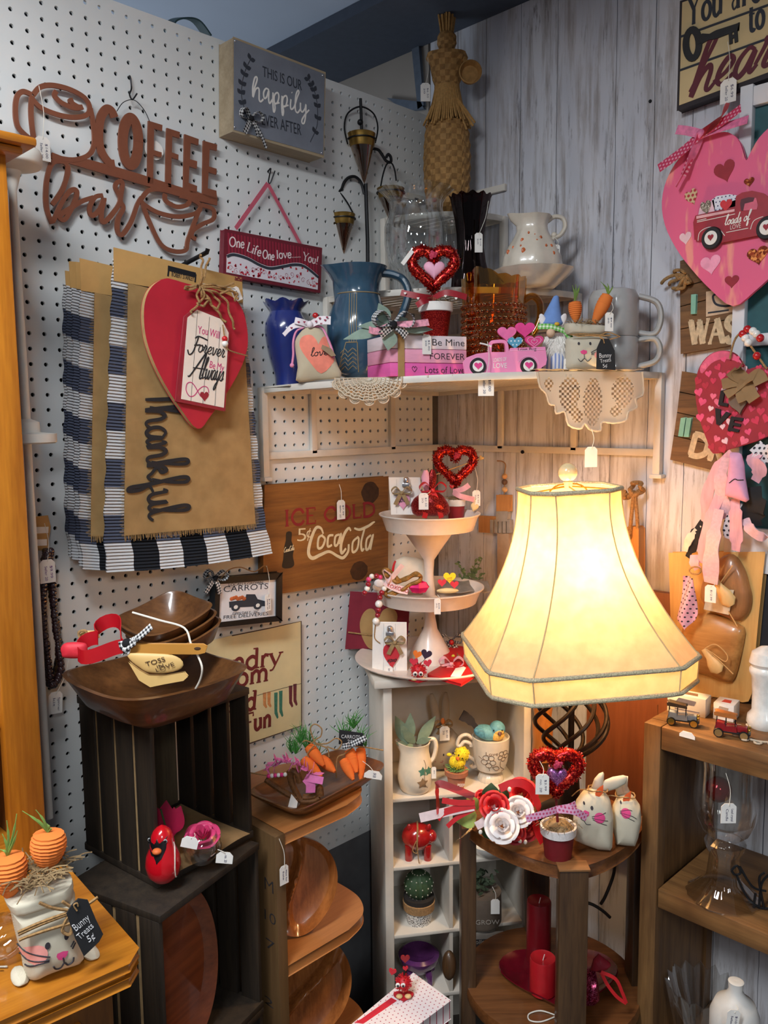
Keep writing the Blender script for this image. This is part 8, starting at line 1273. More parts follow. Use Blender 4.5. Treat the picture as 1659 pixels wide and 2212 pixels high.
# ---- fabric strip garland
fr = plank(1560,1150,.085); g = pz(fr,zH); t = thing('fabric_garland','pink and black rag strip garland hanging below the LOVE heart','garland',fr); PF1 = mat('pale pink gauze',(232,172,182),0.9,var=.12,sc_=50,stretch=(3,1,.6),bump=.3); PF2 = mat('pink gingham gauze',(226,184,192),0.9,var=.1,sc_=200); BF = mat('black felt strip',(34,32,34),0.9); PT2 = dots('pink bandana',(224,170,190),(52,44,54),.0085,.2); WB = dots('white print strip',(226,218,220),(50,46,54),.009,.26)
def strip(P,w,m_,yo=0.0,nm='fabric_strip'):
    pts = cr([p + V((0,yo - .006*math.sin(i*1.3),0)) for i,p in enumerate(g(*P))],6); part(nm,MB().ribbon(pts,[q*.82 for q in w],.0022,[(1,.25*math.sin(i*.6),.2) for i in range(len(pts))]),m_,t,ang=60)
for P,w,m_,yo in (((660,120,520,290,420,560,385,820,330,1130),[.014,.022,.026,.022,.014],PF1,0),((620,180,570,420,590,640,620,800),[.02,.03,.03,.026],PF2,-.004),((560,560,480,800,420,1050,365,1250),[.022,.03,.03,.022],PF1,-.008),((570,700,520,1000,490,1250,475,1450),[.022,.034,.036,.034],PF2,-.014),((700,600,720,760,720,950,700,1130),[.02,.03,.028,.02],PF1,-.002),((730,640,700,720,650,880,620,1010),[.02,.028,.03,.026],WB,.002),((880,480,900,650,870,760,890,880),[.03,.05,.05,.03],BF,.004),((960,130,900,200,960,300,900,420),[.02,.03,.03,.02],PF1,-.004),((800,800,860,900,960,980,1080,980),[.018,.024,.022,.016],PF2,0),((360,830,290,960,250,1080,190,1200),[.016,.026,.026,.012],BF,.006),((330,870,240,1000,180,1130),[.01,.02,.014],mat('ivory strip',(212,204,190),0.9),.004),((900,60,980,130,1040,240),[.03,.05,.05],WB,.0),((290,1170,300,1250,330,1310),[.02,.024,.018],PF1,-.002)): strip(P,w,m_,yo)
pf = Puff(g(690,130,700,120,800,130,830,250,840,380,885,640,700,580,630,560,660,400,680,250),.012,y0=-.018); part('pink_pillow',pf.mesh(MB()),mat('pink cotton',(226,164,196),0.9,var=.06),t); mb = MB(); ontube(mb,g(705,430,760,390,790,400,835,400),pf.y,.0009); part('stitching',mb,INK,t)
part('pink_bandana',MB().sheet(lambda a,b: (lambda p: V((p.x,-.02 + .008*math.sin(5*a + 4*b),p.z)))(g(215,1370)[0].lerp(g(330,1390)[0],a).lerp(g(150,1800)[0].lerp(g(345,1760)[0],a),min(1,b*1.25)).lerp(g(290,1965)[0],max(0,b - .8)*3.5*(1 - a*.6))),10,22,.0014),PT2,t); part('twine_loop',MB().tube([fr.p(*zH(290 + 60*math.cos(a),1330 + 38*math.sin(a))[0],-.022) for a in [i*.42 for i in range(16)]],.0016,6),JUTE,t)
q = g(880,260)[0]; tagged(t,fr,zH(445,1565)[0],(25,38),-.03,zH(490,1450)[0] + (-.02,),('$12.99',))
# ---- boards and wooden ornaments on the planks
CBW = wood('cutting board wood',(196,138,78),(168,110,56),'z',8,.5); fr = plank(1380,1200,.004); g = pz(fr,zJ); t = thing('paddle_board','tan wooden board hanging by a twisted rope knot to the right of the lamp shade','cutting board',fr); part('board',MB().prism(g(1183,540,1195,525,1290,522,1302,535,1300,1300,1183,1300),-.03,-.002),CBW,t,bev=.004)
RP = mat('twisted rope',(150,112,68),0.95,var=.35,sc_=260,bump=.6); mb = MB(); mb.tube([p + V((0,-.034,0)) for p in cr(g(1250,600,1262,480,1272,380,1282,290),6)],.0042,7); mb.tube([p + V((0,-.03,0)) for p in cr(g(1305,525,1298,420,1290,330,1285,270),6)],.0042,7)
for P in ((1285,290,1330,260,1320,210,1270,205,1255,250,1290,290,1325,240),(1280,270,1230,290,1200,275,1215,262),(1270,285,1220,310,1205,300)): mb.tube([p + V((0,-.028 - .008*math.sin(i),0)) for i,p in enumerate(cr(g(*P),5))],.0046,7)
part('rope',mb,RP,t)
fr = plank(1080,1120,.004); g = pz(fr,zJ); t = thing('wooden_cross','wooden block cross with metal strips hung from beads on the plank wall','wall ornament',fr); part('upright_block',MB().prism(g(262,295,355,297,355,410,262,410),-.012,-.001),CBW,t,bev=.001); part('grey_block',MB().prism(g(264,412,345,412,340,480,264,480),-.014,-.001),mat('zinc block',(176,168,156),0.4,.3),t,bev=.001); part('cross_arm',MB().prism(g(132,445,262,452,262,565,132,558),-.01,-.001),CBW,t,bev=.001)
for k in range(5): part('metal_strip',MB().prism(g(218 + 30*k,470,240 + 30*k,472,240 + 30*k,565,218 + 30*k,563),-.013,-.001),mat('zinc block',(176,168,156),0.4,.3),t)
part('lower_upright',MB().prism(g(264,566,345,568,345,900,264,900),-.01,-.001),mat('pale grey wood',(176,150,122),0.7,var=.08),t)
for y,r,c_ in ((160,20,(214,160,100)),(202,21,(110,80,56)),(255,20,(222,180,124))): q = g(315,y)[0]; part('bead',MB().ball((q.x,-.009,q.z),r/3.318*fr.m(),12),mat('wood bead %d' % c_[0],c_,0.5),t)
part('cord',MB().tube([V((p.x,-.009,p.z)) for p in cr(g(312,295,316,140,322,80,300,55,262,50),5)],.0016,6),mat('tan cord',(170,130,90),0.9),t)
fr = plank(1380,1600,.004); RWD = wood('red brown plank',(142,82,50),(118,64,38),'z',5,.45,.2); a = fr.p(1278,1500).x; b = fr.p(1470,1500).x; zt_ = fr.p(1430,1276).z; t = thing('wood_panel','reddish brown wooden panel on the plank wall behind the lamp','panel',F((fr.o.x,-.004,0),0))
part('panel',MB().bb((a,-.02,fr.p(1380,1850).z + fr.o.z),(b,-.001,zt_ + fr.o.z)),RWD,t,bev=.001)
for u in (1130 + 6,1425): q = on(u,975,1,0); single('screw','dark screw in the plank wall under the corner shelf at its %s' % ('rail' if u < 1200 else 'end'),'screw',F(q,0),MB().tube([(0,.002,0),(0,-.012,-.001)],.0026,8).tube([(0,-.012,-.001),(0,-.015,-.001)],.0042,10),BLK)
q = on(1405,219,1,0); single('black_nail','round black nail head in the upper plank wall','nail',F(q,0),MB().ball((0,-.001,0),(.0034,.003,.0034),10),BLK)
# ================================================================ on and in the rustic cabinet
fr = F((FR.o.x,-.05,RT),0); g = pz(fr,zI); BBW = wood('pale bread board',(214,172,106),(188,142,78),'z',6,.45,.2); t = thing('bread_board','tall pale wooden board leaning on the wall with two carved dishes tied on','board',fr); P = g(230,300,1222,296,1150,1000,1080,1780,1050,1850,1000,1858,275,1720); zmin = min(p.z for p in P); dzf = lambda L_: [V((p.x,p.y,p.z - zmin)) for p in L_]
part('board',MB().prism(dzf(cr(P,1,True)),0,.018),BBW,t,bev=.003)
DW = [wood('dish %d' % i,a_,b_,ax,7,.35,.3,dark=d_) for i,(a_,b_,ax,d_) in enumerate((((190,130,78),(146,90,48),'z',(96,52,28)),((206,150,84),(166,108,52),'x',(140,88,44))))]
for i,P in enumerate(((585,795,570,700,600,560,680,420,850,300,950,330,1040,480,1085,640,1110,750,1090,900,1000,1000,900,985,700,900),(372,1110,400,1000,520,930,700,925,880,1000,1030,1080,1030,1200,1000,1350,950,1560,900,1650,800,1640,640,1580,400,1530,325,1470,345,1350,375,1260))):
    pf = Puff(dzf(cr(g(*P),3,True)),.02,y0=-.004,pw=3); part('carved_dish',pf.mesh(MB(),56,9),DW[i],t)
    A,B = (((760,500),(960,820)),((670,1270),(830,1520)))[i]; p,q = dzf(g(*A))[0] + V((0,-.034,0)),dzf(g(*B))[0] + V((0,-.032,0)); part('wooden_spoon',MB().tube([p,p.lerp(q,.35),p.lerp(q,.6),p.lerp(q,.85),q],[.006,.007,.013,.015,.006],12,sq=.45),mat('spoon maple',(226,184,120),0.5,var=.05),t)
A = dzf(g(700,640,975,660,920,920,655,860)); part('gift_card',MB().prism(A,-.0285,-.0275),mat('card beige',(206,188,160),0.7),t); part('twine',MB().tube([p + V((0,-.034,0)) for p in dzf(cr(g(975,400,830,600,760,720),4))],.0011,5).tube([p + V((0,-.03,0)) for p in dzf(cr(g(920,880,1015,1040),4))],.0011,5).tube([p + V((0,-.036,0)) for p in dzf(cr(g(690,1260,800,1220,920,1330,900,1400,780,1320,700,1270,850,1400,985,1530),5))],.0011,5),mat('raffia',(206,160,100),0.9),t)
def toycar(fr,label,roofc,bodyc,wheelc,u0,u1):
    t = thing('toy_car',label,'toy car',fr); L = fr.p(u1,0 + 1550).x - fr.p(u0,1550).x; x0 = fr.p(u0,1550).x; m1,m2 = mat('car body %d' % bodyc[0],bodyc,0.25,coat=.6),mat('car roof %d' % roofc[0],roofc,0.4); W_ = L*.36; gold = mat('gold trim',(196,160,70),0.25,.9); bk = mat('car black',(24,23,25),0.35)
    part('chassis',MB().bb((x0 + L*.04,-W_*.4,L*.14),(x0 + L*.98,W_*.4,L*.19)),bk,t,bev=.0008); part('bonnet',MB().bb((x0 + L*.62,-W_*.28,L*.19),(x0 + L*.9,W_*.28,L*.36)),m1,t,bev=.0015); part('cabin',MB().prism([(x0 + L*.1,L*.19),(x0 + L*.62,L*.19),(x0 + L*.6,L*.34),(x0 + L*.36,L*.32),(x0 + L*.3,L*.38),(x0 + L*.1,L*.4)],-W_*.38,W_*.38),m1,t,bev=.001)
    part('roof',MB().prism([(x0 + L*.06,L*.62),(x0 + L*.6,L*.58),(x0 + L*.6,L*.63),(x0 + L*.1,L*.7),(x0 + L*.05,L*.68)],-W_*.4,W_*.4),m2,t,bev=.0012); mb = MB()
    for x in (.1,.34,.58): 
        for s_ in (-1,1): mb.tube([(x0 + L*x,s_*W_*.36,L*.3),(x0 + L*x,s_*W_*.36,L*.62)],.0006,5)
    part('roof_posts',mb,bk,t); part('radiator',MB().bb((x0 + L*.9,-W_*.24,L*.18),(x0 + L*.93,W_*.24,L*.38)),gold,t,bev=.0006)
    for s_ in (-1,1): part('headlamp',MB().ball((x0 + L*.95,s_*W_*.34,L*.3),L*.035,10),gold,t)
    for x in (.17,.82):
        for s_ in (-1,1): w_ = part('wheel',MB().lathe([(0,-.0015),(L*.125,-.0015),(L*.135,0),(L*.125,.0015),(0,.0015)],22).xf(lambda v: V((x0 + L*x + v.x,s_*W_*.48 + v.z,L*.135 + v.y))),bk,t); part('wheel_rim',MB().lathe([(L*.06,-.0021),(L*.1,-.0021),(L*.1,.0021),(L*.06,.0021)],18).xf(lambda v: V((x0 + L*x + v.x,s_*W_*.48 + v.z,L*.135 + v.y))),wheelc or gold,w_)
    return t
def carton(fr,label,w,d,h,pic,c):
    t = thing('toy_box',label,'box',fr); part('carton',MB().bb((0,0,0),(w,d,h)),mat('white carton',(226,222,216),0.6,var=.03),t,bev=.0006); mb = MB(); mb.prism([(w*.2,h*.55),(w*.7,h*.55),(w*.75,h*.8),(w*.3,h*.85)],-.0005,0); mb.prism([(w*.2,h*.2),(w*.85,h*.2),(w*.85,h*.26),(w*.2,h*.26)],-.0005,0); part('printed_picture',mb,mat('carton print %d' % c[0],c,0.6),t); mb = MB(); mb.prism([(w*.3,d*.3),(w*.75,d*.3),(w*.7,d*.7),(w*.35,d*.7)],h,h + .0004,'z'); part('lid_picture',mb,mat('carton lid print %d' % c[0],pic,0.6),t); return t
f = standv(1441,1535,RT,8); k = f.m(); carton(f,'white toy car carton behind the blue and black model car',80*k,.034,40*k,(130,100,80),(120,120,140)); f = standv(1540,1552,RT,8); k = f.m(); carton(f,'small white toy car carton behind the red model car',42*k,.04,36*k,(206,70,50),(170,150,130))
toycar(standv(1475,1566,RT,22),'black and pale blue vintage model car on the rustic cabinet',(70,60,50),(150,164,178),None,1438,1513); toycar(standv(1580,1592,RT,18),'red vintage model car with a tan roof on the rustic cabinet',(176,104,48),(140,24,30),mat('pale rim',(170,140,90),0.4,.6),1540,1625)
f = standv(1499,1577,RT,0); f.o.y = FR.o.y - .001; f.o.z = RT - .004; single('price_tag','blank white price tag on the edge of the rustic cabinet below the black toy car','price tag',f,MB().prism(tagshape(-.014,-.003,.014,.008),-.001,0),WHT)
f = standv(1650,1570,RT,45); k = f.m(); P = [(0,0)] + [(h*k,max(0,f.p(1650,v).z)) for v,h in ((1572,30),(1560,36),(1545,34),(1535,26),(1500,26),(1462,29),(1452,34),(1446,34),(1440,30))]; single('white_canister','white lidded ceramic canister at the right edge of the rustic cabinet','canister',f,MB().lathe(P + [(31*k,f.p(1650,1437).z),(35*k,f.p(1650,1432).z),(30*k,f.p(1650,1410).z),(14*k,f.p(1650,1398).z),(0,f.p(1650,1395).z)],40),mat('white glaze',(228,230,226),0.3,coat=0.4))
f = standv(1643,1588,RT + .001,45); mb = MB()
for q in range(12): a = math.pi*2*q/12; mb.tube([(.042*math.cos(a) + .006*math.cos(b),.042*math.sin(a) + .006*math.sin(b),.002) for b in [i*.785 for i in range(8)]],.0016,5,True)
mb.tube([(.036*math.cos(a),.036*math.sin(a),.002) for a in [i*.26 for i in range(24)]],.0016,5,True); single('lace_mat','small white crochet mat under the white canister','doily',f,mb,LACE)
q = F((FR.o.x + .2,-.03,RT),0); single('black_board','black board standing against the wall behind the white canister','board',q,MB().bb((q.p(1640,1400).x,0,0),(q.p(1640,1400).x + .3,.012,q.p(1650,1235).z)),mat('black board',(34,32,36),0.7))
u0 = 1562; f = standv(u0,1936,RS,45); k = f.m(); zz = lambda v: max(0,f.p(u0,v).z); CG2 = glass('crystal glass',(0.93,0.93,0.92,1),0.35,0.02,(1,1,1,1),0.05); cut = lambda a,z,r,i: (r*(1 + .02*math.cos(16*a)),z); t = thing('hurricane_glass','tall crystal hurricane candle holder with a price tag in the rustic cabinet','candle holder',f)
P = [(0,0),(74*k,0),(76*k,.004),(60*k,.014),(36*k,.035),(30*k,zz(1845)),(40*k,zz(1828)),(42*k,zz(1818)),(30*k,zz(1808)),(46*k,zz(1795)),(60*k,zz(1765)),(66*k,zz(1730)),(64*k,zz(1690)),(62*k,zz(1650)),(66*k,zz(1622)),(68*k,zz(1620)),(63*k,zz(1650)),(62*k,zz(1690)),(63*k,zz(1730)),(56*k,zz(1768)),(20*k,zz(1790)),(0,zz(1792))]; part('glass',MB().lathe(P,64,fn=cut),CG2,t); tagged(t,f,(1574,1757),(33,45),-67*k - .006,(1568,1670,-63*k),('Lead crystal','Candle'))
f2 = F(f.w((0,0,zz(1785))),45); q = f2.p(1552,1705); single('red_glass_ball','shiny red glass ball inside the crystal candle holder','ornament',F(f2.w((q.x,0,q.z)),45),MB().ball((0,0,0),27*k,24),mat('red mirror ball',(130,16,30),0.12,.6))
f = standv(1610,1960,RS,30); mb = MB(); 
for P in ((1580,1880,1592,1870,1600,1885,1588,1890,1580,1880),(1590,1888,1612,1935,1640,1960,1665,1962),(1598,1872,1625,1915,1655,1925),(1640,1960,1645,1910,1660,1890),(1632,1930,1628,1960),(1652,1885,1640,1900,1650,1960)): mb.tube(cr(lv(f,[(P[i],P[i + 1]) for i in range(0,len(P),2)]),5),.0022,6)
single('wire_easel','black twisted wire stand beside the crystal candle holder','wire stand',f,mb,BLK)
LS = RS - .354; f = standz(1510,LS + .0005,1.57,45); k = f.m(); P = [(0,0),(30*k,0),(40*k,.008),(62*k,f.p(1510,2165).z),(72*k,f.p(1510,2128).z),(69*k,f.p(1510,2128).z),(58*k,f.p(1510,2165).z),(0,.012)]; single('cut_glass_bowl','fluted cut glass bowl low in the rustic cabinet','bowl',f,MB().lathe(P,60,fn=lambda a,z,r,i: (r*(1 + (.06*math.cos(15*a) if i > 2 else 0)),z + (.006*math.cos(15*a) if i in (4,5) else 0))),CG2)
f = standz(1578,LS + .0005,1.44,45); k = f.m(); zz = lambda v: f.p(1578,v).z; t = thing('white_gourd_jar','white rounded jar with a price tag low in the rustic cabinet','jar',f); part('jar',MB().lathe([(0,0),(30*k,0),(50*k,zz(2230)),(50*k,zz(2190)),(40*k,zz(2165)),(22*k,zz(2152)),(14*k,zz(2138)),(16*k,zz(2120)),(12*k,zz(2118)),(0,zz(2120))],36),mat('white matte ware',(206,204,200),0.5,var=.04),t); tagged(t,f,(1583,2205),(28,50),-50*k - .004,(1590,2170,-40*k),('$10.00','Seller 20'),rot=6)
# ================================================================ crates, bowls, trays and the dresser
WALN = wood('walnut bowl wood',(112,72,38),(72,42,20),'x',7,.38,.35); MAPL = mat('maple spoon',(216,178,112),0.5,var=.07,sc_=20,stretch=(1,1,.3)); SQF = lambda n,off: (lambda a: (abs(math.cos(a + off)) ** n + abs(math.sin(a + off)) ** n) ** (-1/n))
def sqbowl(s_,h,th,n=4.5,off=math.pi/4,sx=1.0,floor_=.45):
    q = SQF(n,off); fn = lambda a,z,r,i: (r*q(a),z + .004*(q(a) - 1)*4*(1 if 3 <= i <= 6 else 0)); return MB().lathe([(0,0),(s_*floor_,0),(s_*.78,h*.35),(s_*.96,h*.9),(s_,h),(s_ - th*.6,h + .001),(s_ - th,h*.95),(s_*.78 - th,h*.42),(s_*floor_ - th,th),(0,th)],72,fn=fn)
q = PD(340,1440,1.325); fr = F((q.x - .005,q.y,FU.o.z + UH + .0005),48); single('square_salad_bowl','large dark wooden square bowl on top of the upper crate','bowl',fr,sqbowl(.119,.068,.010),WALN)
tl = M.Rotation(math.radians(14),3,'X') @ M.Rotation(math.radians(-7),3,'Y'); c0 = fr.l(PD(366,1370,1.375))
for i,nm in enumerate(('lowest of the nested small','middle of the nested small','uppermost of the nested small')):
    o_ = V(c0) + tl @ V((.008 - .004*i,.004 - .003*i,-.036 + .0165*i)); f = F(fr.w(o_),48); single('small_square_bowl',nm + ' square wooden bowls inside the large bowl','bowl',f,sqbowl(.0655,.042,.006).xf(lambda v: tl @ v),WALN,'nested small wooden bowls')
g = lambda x,y,yy=0: fr.p(*zm(60,1220,2.676)(x,y)[0],yy)
single('elastic_cord','white elastic cord stretched around the stacked wooden bowls','cord',fr,MB().tube(cr([g(605,275,-.06),g(760,320,-.075),g(905,365,-.082),g(945,460,-.095),g(985,530,-.1),g(1008,600,-.108),g(990,680,-.095),g(930,775,-.075)],5),.0016,6),STR)
t = thing('utensil_bundle','red heart cookie cutter tied with wooden spoons and gingham ribbon on the large bowl','utensil set',fr); RC = mat('red enamel cutter',(176,20,32),0.35,var=.05); y0 = -.085
hp = g(455,440,y0); cut_ = [V((p[0],p[2],0)) for p in heart(0,0,.076,.07,40,.9)]; rt = M.Rotation(math.radians(-14),3,'Y') @ M.Rotation(math.radians(30),3,'X'); part('cookie_cutter',MB().ribbon([hp + rt @ p for p in cut_ + cut_[:1]],.021,.0012,(0,0,1)),RC,t,ang=60)
pf = Puff([V((p.x,0,p.z)) for p in cr([g(*q,-.09) for q in ((192,478),(225,450),(330,452),(345,490),(335,535),(215,538),(195,510))],3,True)],.008,y0=-.09); part('red_pad',pf.mesh(MB()),mat('red rubber',(206,40,56),0.6),t)
sp = [g(*q,-.112) for q in ((575,525),(600,510),(720,512),(830,520),(885,545),(900,580),(870,610),(780,628),(690,620),(640,590),(600,560))]; pf = Puff([V((p.x,0,p.z)) for p in cr(sp,3,True)],.0045,y0=-.112); s1 = part('spoon_bowl',pf.mesh(MB()),MAPL,t); mb = MB()
for s_,a,b,h in (('TOSS',(690,582),(800,550),.0072),('IN',(755,592),(790,580),.0048),('LOVE',(750,614),(852,576),.006)): A,B = g(*a,-.112),g(*b,-.112); text(mb,s_,A,B,h,-.1178,.0006,thin=-.005)
part('burnt_words',mb,mat('burnt brown',(70,46,26),0.8),s1)
sp = [g(*q,-.106) for q in ((600,575),(650,612),(700,640),(800,640),(905,622),(922,642),(900,662),(800,680),(712,698),(650,660))]; part('spatula_blade',MB().prism([(p.x,p.z) for p in cr([V((v.x,0,v.z)) for v in sp],3,True)] if False else [(p.x,p.z) for p in sp],-.110,-.104),MAPL,t,bev=.0012)
part('spoon_handle',MB().prism([(p.x,p.z) for p in [g(*q,-.1) for q in ((610,458),(1015,460),(1035,472),(1025,500),(990,508),(600,505))]],-.106,-.098),mat('bamboo handle',(190,134,58),0.45,var=.1,sc_=30,stretch=(.2,1,1)),t,bev=.001); p = g(985,478,-.1); part('handle_hole',MB().ball((p.x,-.1062,p.z),(.005,.0006,.0025),12),mat('hole dark',(70,44,20),0.8),t)
mb = MB(); c = g(580,450,-.1); mb.ribbon(cr([c,g(640,420,-.105),g(715,355,-.105)],5),.011,.0007,(.6,.2,.8)); mb.ribbon(cr([c,g(620,440,-.112),g(560,480,-.11),g(545,440,-.108)],5),.011,.0007,(.4,.2,.8)); mb.ribbon(cr([c,g(570,500,-.11),g(545,520,-.11)],5),.01,.0007,(.6,.2,.4)); mb.ball(c + V((0,-.006,0)),(.008,.006,.008),10); part('gingham_ribbon',mb,GB,t); part('wooden_paddle',Puff([g(*q,-.055) for q in ((295,400),(330,380),(400,380),(420,420),(360,440),(300,430))],.004,y0=-.055).mesh(MB(),30,5),MAPL,t); part('paddle_twine',MB().tube(cr([g(*q,-.062) for q in ((300,420),(295,390),(330,380),(345,400))],5),.002,6),JUTE,t)
# in the upper crate
CF = FU.o.z + .0165; u0 = 354; f = standv(u0,1898,CF,50); k = f.m(); zz = lambda v: max(0,f.p(u0,v).z); zM = zm(0,1700,4.1475); RDC = mat('cardinal red',(196,16,30),0.2,var=.05,coat=.7); t = thing('cardinal_figurine','glossy red cardinal bird figurine in the upper crate','figurine',f); P = [(0,0)] + [(h*k,zz(v)) for v,h in ((1898,22),(1885,34),(1865,38),(1845,35),(1828,27),(1815,25),(1803,23),(1793,18),(1786,10))] + [(0,zz(1781))]; bd = part('body',MB().lathe(P,40),RDC,t)
yb_ = lambda x,z: -math.sqrt(max(1e-6,(next((r0_ + (r1_ - r0_)*(z - z0_)/max(1e-6,z1_ - z0_) for (r0_,z0_),(r1_,z1_) in zip(P[1:],P[2:]) if z0_ <= z <= z1_),.01)) ** 2 - x*x)) - .0007
part('black_mask',decal(MB(),[f.p(*q) for q in zM(1325,440,1420,425,1512,408,1505,500,1470,575,1430,618,1370,560,1330,500)],yb_,6),mat('mask black',(22,20,22),0.3),bd); p = f.p(*zM(1427,515)[0]); part('beak',MB().ball((p.x,yb_(p.x,p.z) - .002,p.z),(.0075,.007,.0048),14),mat('beak orange',(226,110,50),0.4),bd)
for c in ((1343,468),(1497,440)): p = f.p(*zM(*c)[0]); e_ = part('eye',MB().ball((p.x,yb_(p.x,p.z),p.z),(.0032,.0012,.0034),12),mat('eye grey',(170,170,170),0.4),bd); part('pupil',MB().ball((p.x,yb_(p.x,p.z) - .001,p.z),(.0022,.001,.0024),10),mat('mask black',(22,20,22),0.3),e_)
part('string',MB().tube([V((p.x,yb_(p.x,p.z) - .001,p.z)) for p in cr([f.p(*q) for q in zM(1560,480,1580,580,1585,680,1588,780)],5)],.0009,5),STR,t)
f = standv(372,1885,CF,50); t = thing('silk_petals','dark pink silk flower petals behind the red cardinal','flowers',f)
for b,tp,w in (((1450,420),(1360,150),.03),((1480,420),(1490,120),.034),((1520,430),(1620,170),.034),((1540,440),(1560,180),.03)): part('petal',leaf(MB(),f.p(*zM(*b)[0],.03),f.p(*zM(*tp)[0],.03),w),mat('magenta petal',(150,16,56),0.5,var=.1),t)
part('stem',MB().tube([V((f.p(*zM(1500,450)[0],.03).x,.03,.001)),f.p(*zM(1500,420)[0],.03),f.p(*zM(1440,200)[0],.028)],.0016,6),GL,t)
u0 = 437; f = standv(u0,1857,CF,50); k = f.m(); zz = lambda v: max(0,f.p(u0,v).z); t = thing('rose_candle_glass','round glass votive holding a pink rose candle in the upper crate','candle',f); part('glass',MB().lathe([(0,0),(26*k,0),(40*k,zz(1838)),(43*k,zz(1822)),(36*k,zz(1806)),(30*k,zz(1800)),(34*k,zz(1808)),(39*k,zz(1824)),(24*k,.006),(0,.006)],40),CG2,t); mb = MB(); rose(mb,(f.p(437,1800).x,0,zz(1806)),.027,4,(.05,-.35,.93)); part('rose_wax',mb,mat('rose wax',(206,60,110),0.5,var=.06),t)
tagged(t,f,(410,1820),(36,26),-.045,(420,1800,-.03),None,rot=15); tagged(t,f,(485,1853),(36,26),-.03,(470,1835,-.03),('no. 20',),rot=8)
# tray leaning in the lower crate
TRW = wood('patchwork tray wood',(134,70,36),(92,42,22),'x',5,.35,.4); f = F(FL.w((.092,.05,.0125)),106.5); single('oval_tray','large oval wooden tray leaning inside the lower crate','tray',f,MB().lathe([(0,0),(.8,0),(.93,-.012),(1,-.016),(1.0,-.012),(.95,-.004),(.82,.008),(0,.008)],64).xf(lambda v: V((v.x*.088,v.z + .02*(.14 + v.y*.14)/.28*1.2,.141 + v.y*.14))),TRW)
# rounded shelf unit goods
ZQ = QZ + .0006; fq = F((0,0,QZ + .028),0); A,B,Cc = (fq.h(*q) for q in ((532,1708),(636,1762),(838,1655))); ax = math.degrees(math.atan2((Cc - B).y,(Cc - B).x)); w_,d_ = (Cc - B).length,(A - B).length; cen = B + (Cc - B)/2 + (A - B)/2; fr = F((cen.x,cen.y,ZQ),ax); s_ = .5; qf = SQF(7,0)
tw = wood('dark tray wood',(120,72,34),(66,36,18),'x',6,.35,.35); single('wooden_tray','dark wooden rectangular dish of carrots on the rounded shelf unit','tray',fr,MB().lathe([(0,0),(.36,0),(.44,.012),(.5,.026),(.5,.029),(.48,.029),(.42,.016),(.34,.008),(0,.008)],80,fn=lambda a,z,r,i: (r*qf(a),z)).xf(lambda v: V((v.x*w_,v.y*min(d_,.19),v.z))),tw)
zN = zm(500,1500,3.108); TB = ZQ + .0085; OR2 = mat('orange felt carrot',(232,112,40),0.9,var=.12,sc_=30,bump=.3); TWB = mat('brown glitter twig',(110,70,34),0.7,.1,var=.4,sc_=200)
def cgroup(fr,label,cars,greens,tw_):
    t = thing('carrot_bunch',label,'carrot bunch',fr)
    for i,(a,b,r,y) in enumerate(cars): p,q = (V((v.x,v.y,max(r*.8 if j == 0 else r*.4,v.z))) for j,v in enumerate((fr.p(*zN(*a)[0],y),fr.p(*zN(*b)[0],y - .03)))); carrot(t,p,q,r,(),'carrot',OR2,20)
    mb = MB(); rnd = random.Random(len(label))
    for x,y,n in greens:
        for _ in range(n): p = fr.p(*zN(x,y)[0],.01); q = p + V((rnd.gauss(0,.012),rnd.gauss(0,.01),rnd.uniform(.01,.045))); mb.ribbon(cr([p,p.lerp(q,.5) + V((rnd.gauss(0,.005),0,.004)),q],3),[.0016,.0012,.0004],.0004,(1,.3,0))
    gr = part('raffia_greens',mb,mat('raffia bright green',(70,140,60),0.8,var=.3),t); gr['kind'] = 'stuff'; mb = MB()
    for P in tw_: mb.tube(cr([fr.p(*zN(P[i],P[i + 1])[0],-.02) for i in range(0,len(P),2)],5),.0014,5)
    part('jute_bow',mb,JUTE,t); return t
f = standv(694,1688,TB,45); cgroup(f,'bunch of three orange felt carrots tied with jute on the wooden tray',(((515,345),(620,480),.0135,.0),((480,435),(605,552),.0135,-.015),((600,430),(695,520),.013,.0)),((430,400,26),(460,330,30),(400,390,16),(500,365,26),(585,410,14),(520,330,12)),((540,330,570,300,600,280,605,230,560,200,530,230,550,300,570,330),(560,330,640,330,700,295,740,320,710,370,640,350),(560,335,640,360,655,420),(550,330,500,310,480,320),(560,340,510,400,530,440)))
f = standv(765,1684,TB,45); t = cgroup(f,'bunch of orange carrots with a chalkboard price sign on the wooden tray',(((790,370),(840,525),.0135,-.005),((750,435),(818,575),.0125,-.02),((868,355),(868,572),.0125,.0)),((760,280,24),(820,230,34),(900,350,12),(790,350,16),(850,330,18)),((830,350,900,355,960,365,1020,375),(820,350,760,400,710,430,705,560)))
chalk_tag(t,f,zN(725,238,885,262,882,345,722,330),-.012,(('CARROTS',zN(738,290)[0],zN(862,296)[0],.0075),('25\u00a2',zN(778,322)[0],zN(830,326)[0],.007))); mb = MB(); p = f.p(*zN(800,340)[0],-.028); mb.ribbon(cr([p,f.p(*zN(850,315)[0],-.034),f.p(*zN(905,290)[0],-.034)],4),.012,.0007,(.2,.2,1)); mb.ribbon(cr([p,f.p(*zN(770,345)[0],-.034),f.p(*zN(745,350)[0],-.03)],4),.01,.0007,(.2,.2,1)); part('gingham_tie',mb,GB,t)
tagged(t,f,zN(952,540)[0],(39,18),-.035,zN(868,440)[0] + (-.02,),('$4.50',),rot=10)
f = standv(640,1730,TB,45); t = thing('twig_wreath','brown glitter twig heart with pink ribbon and beads on the wooden tray','wreath',f); up = lambda L_: [V((p.x,p.y,max(.005,p.z))) for p in L_]
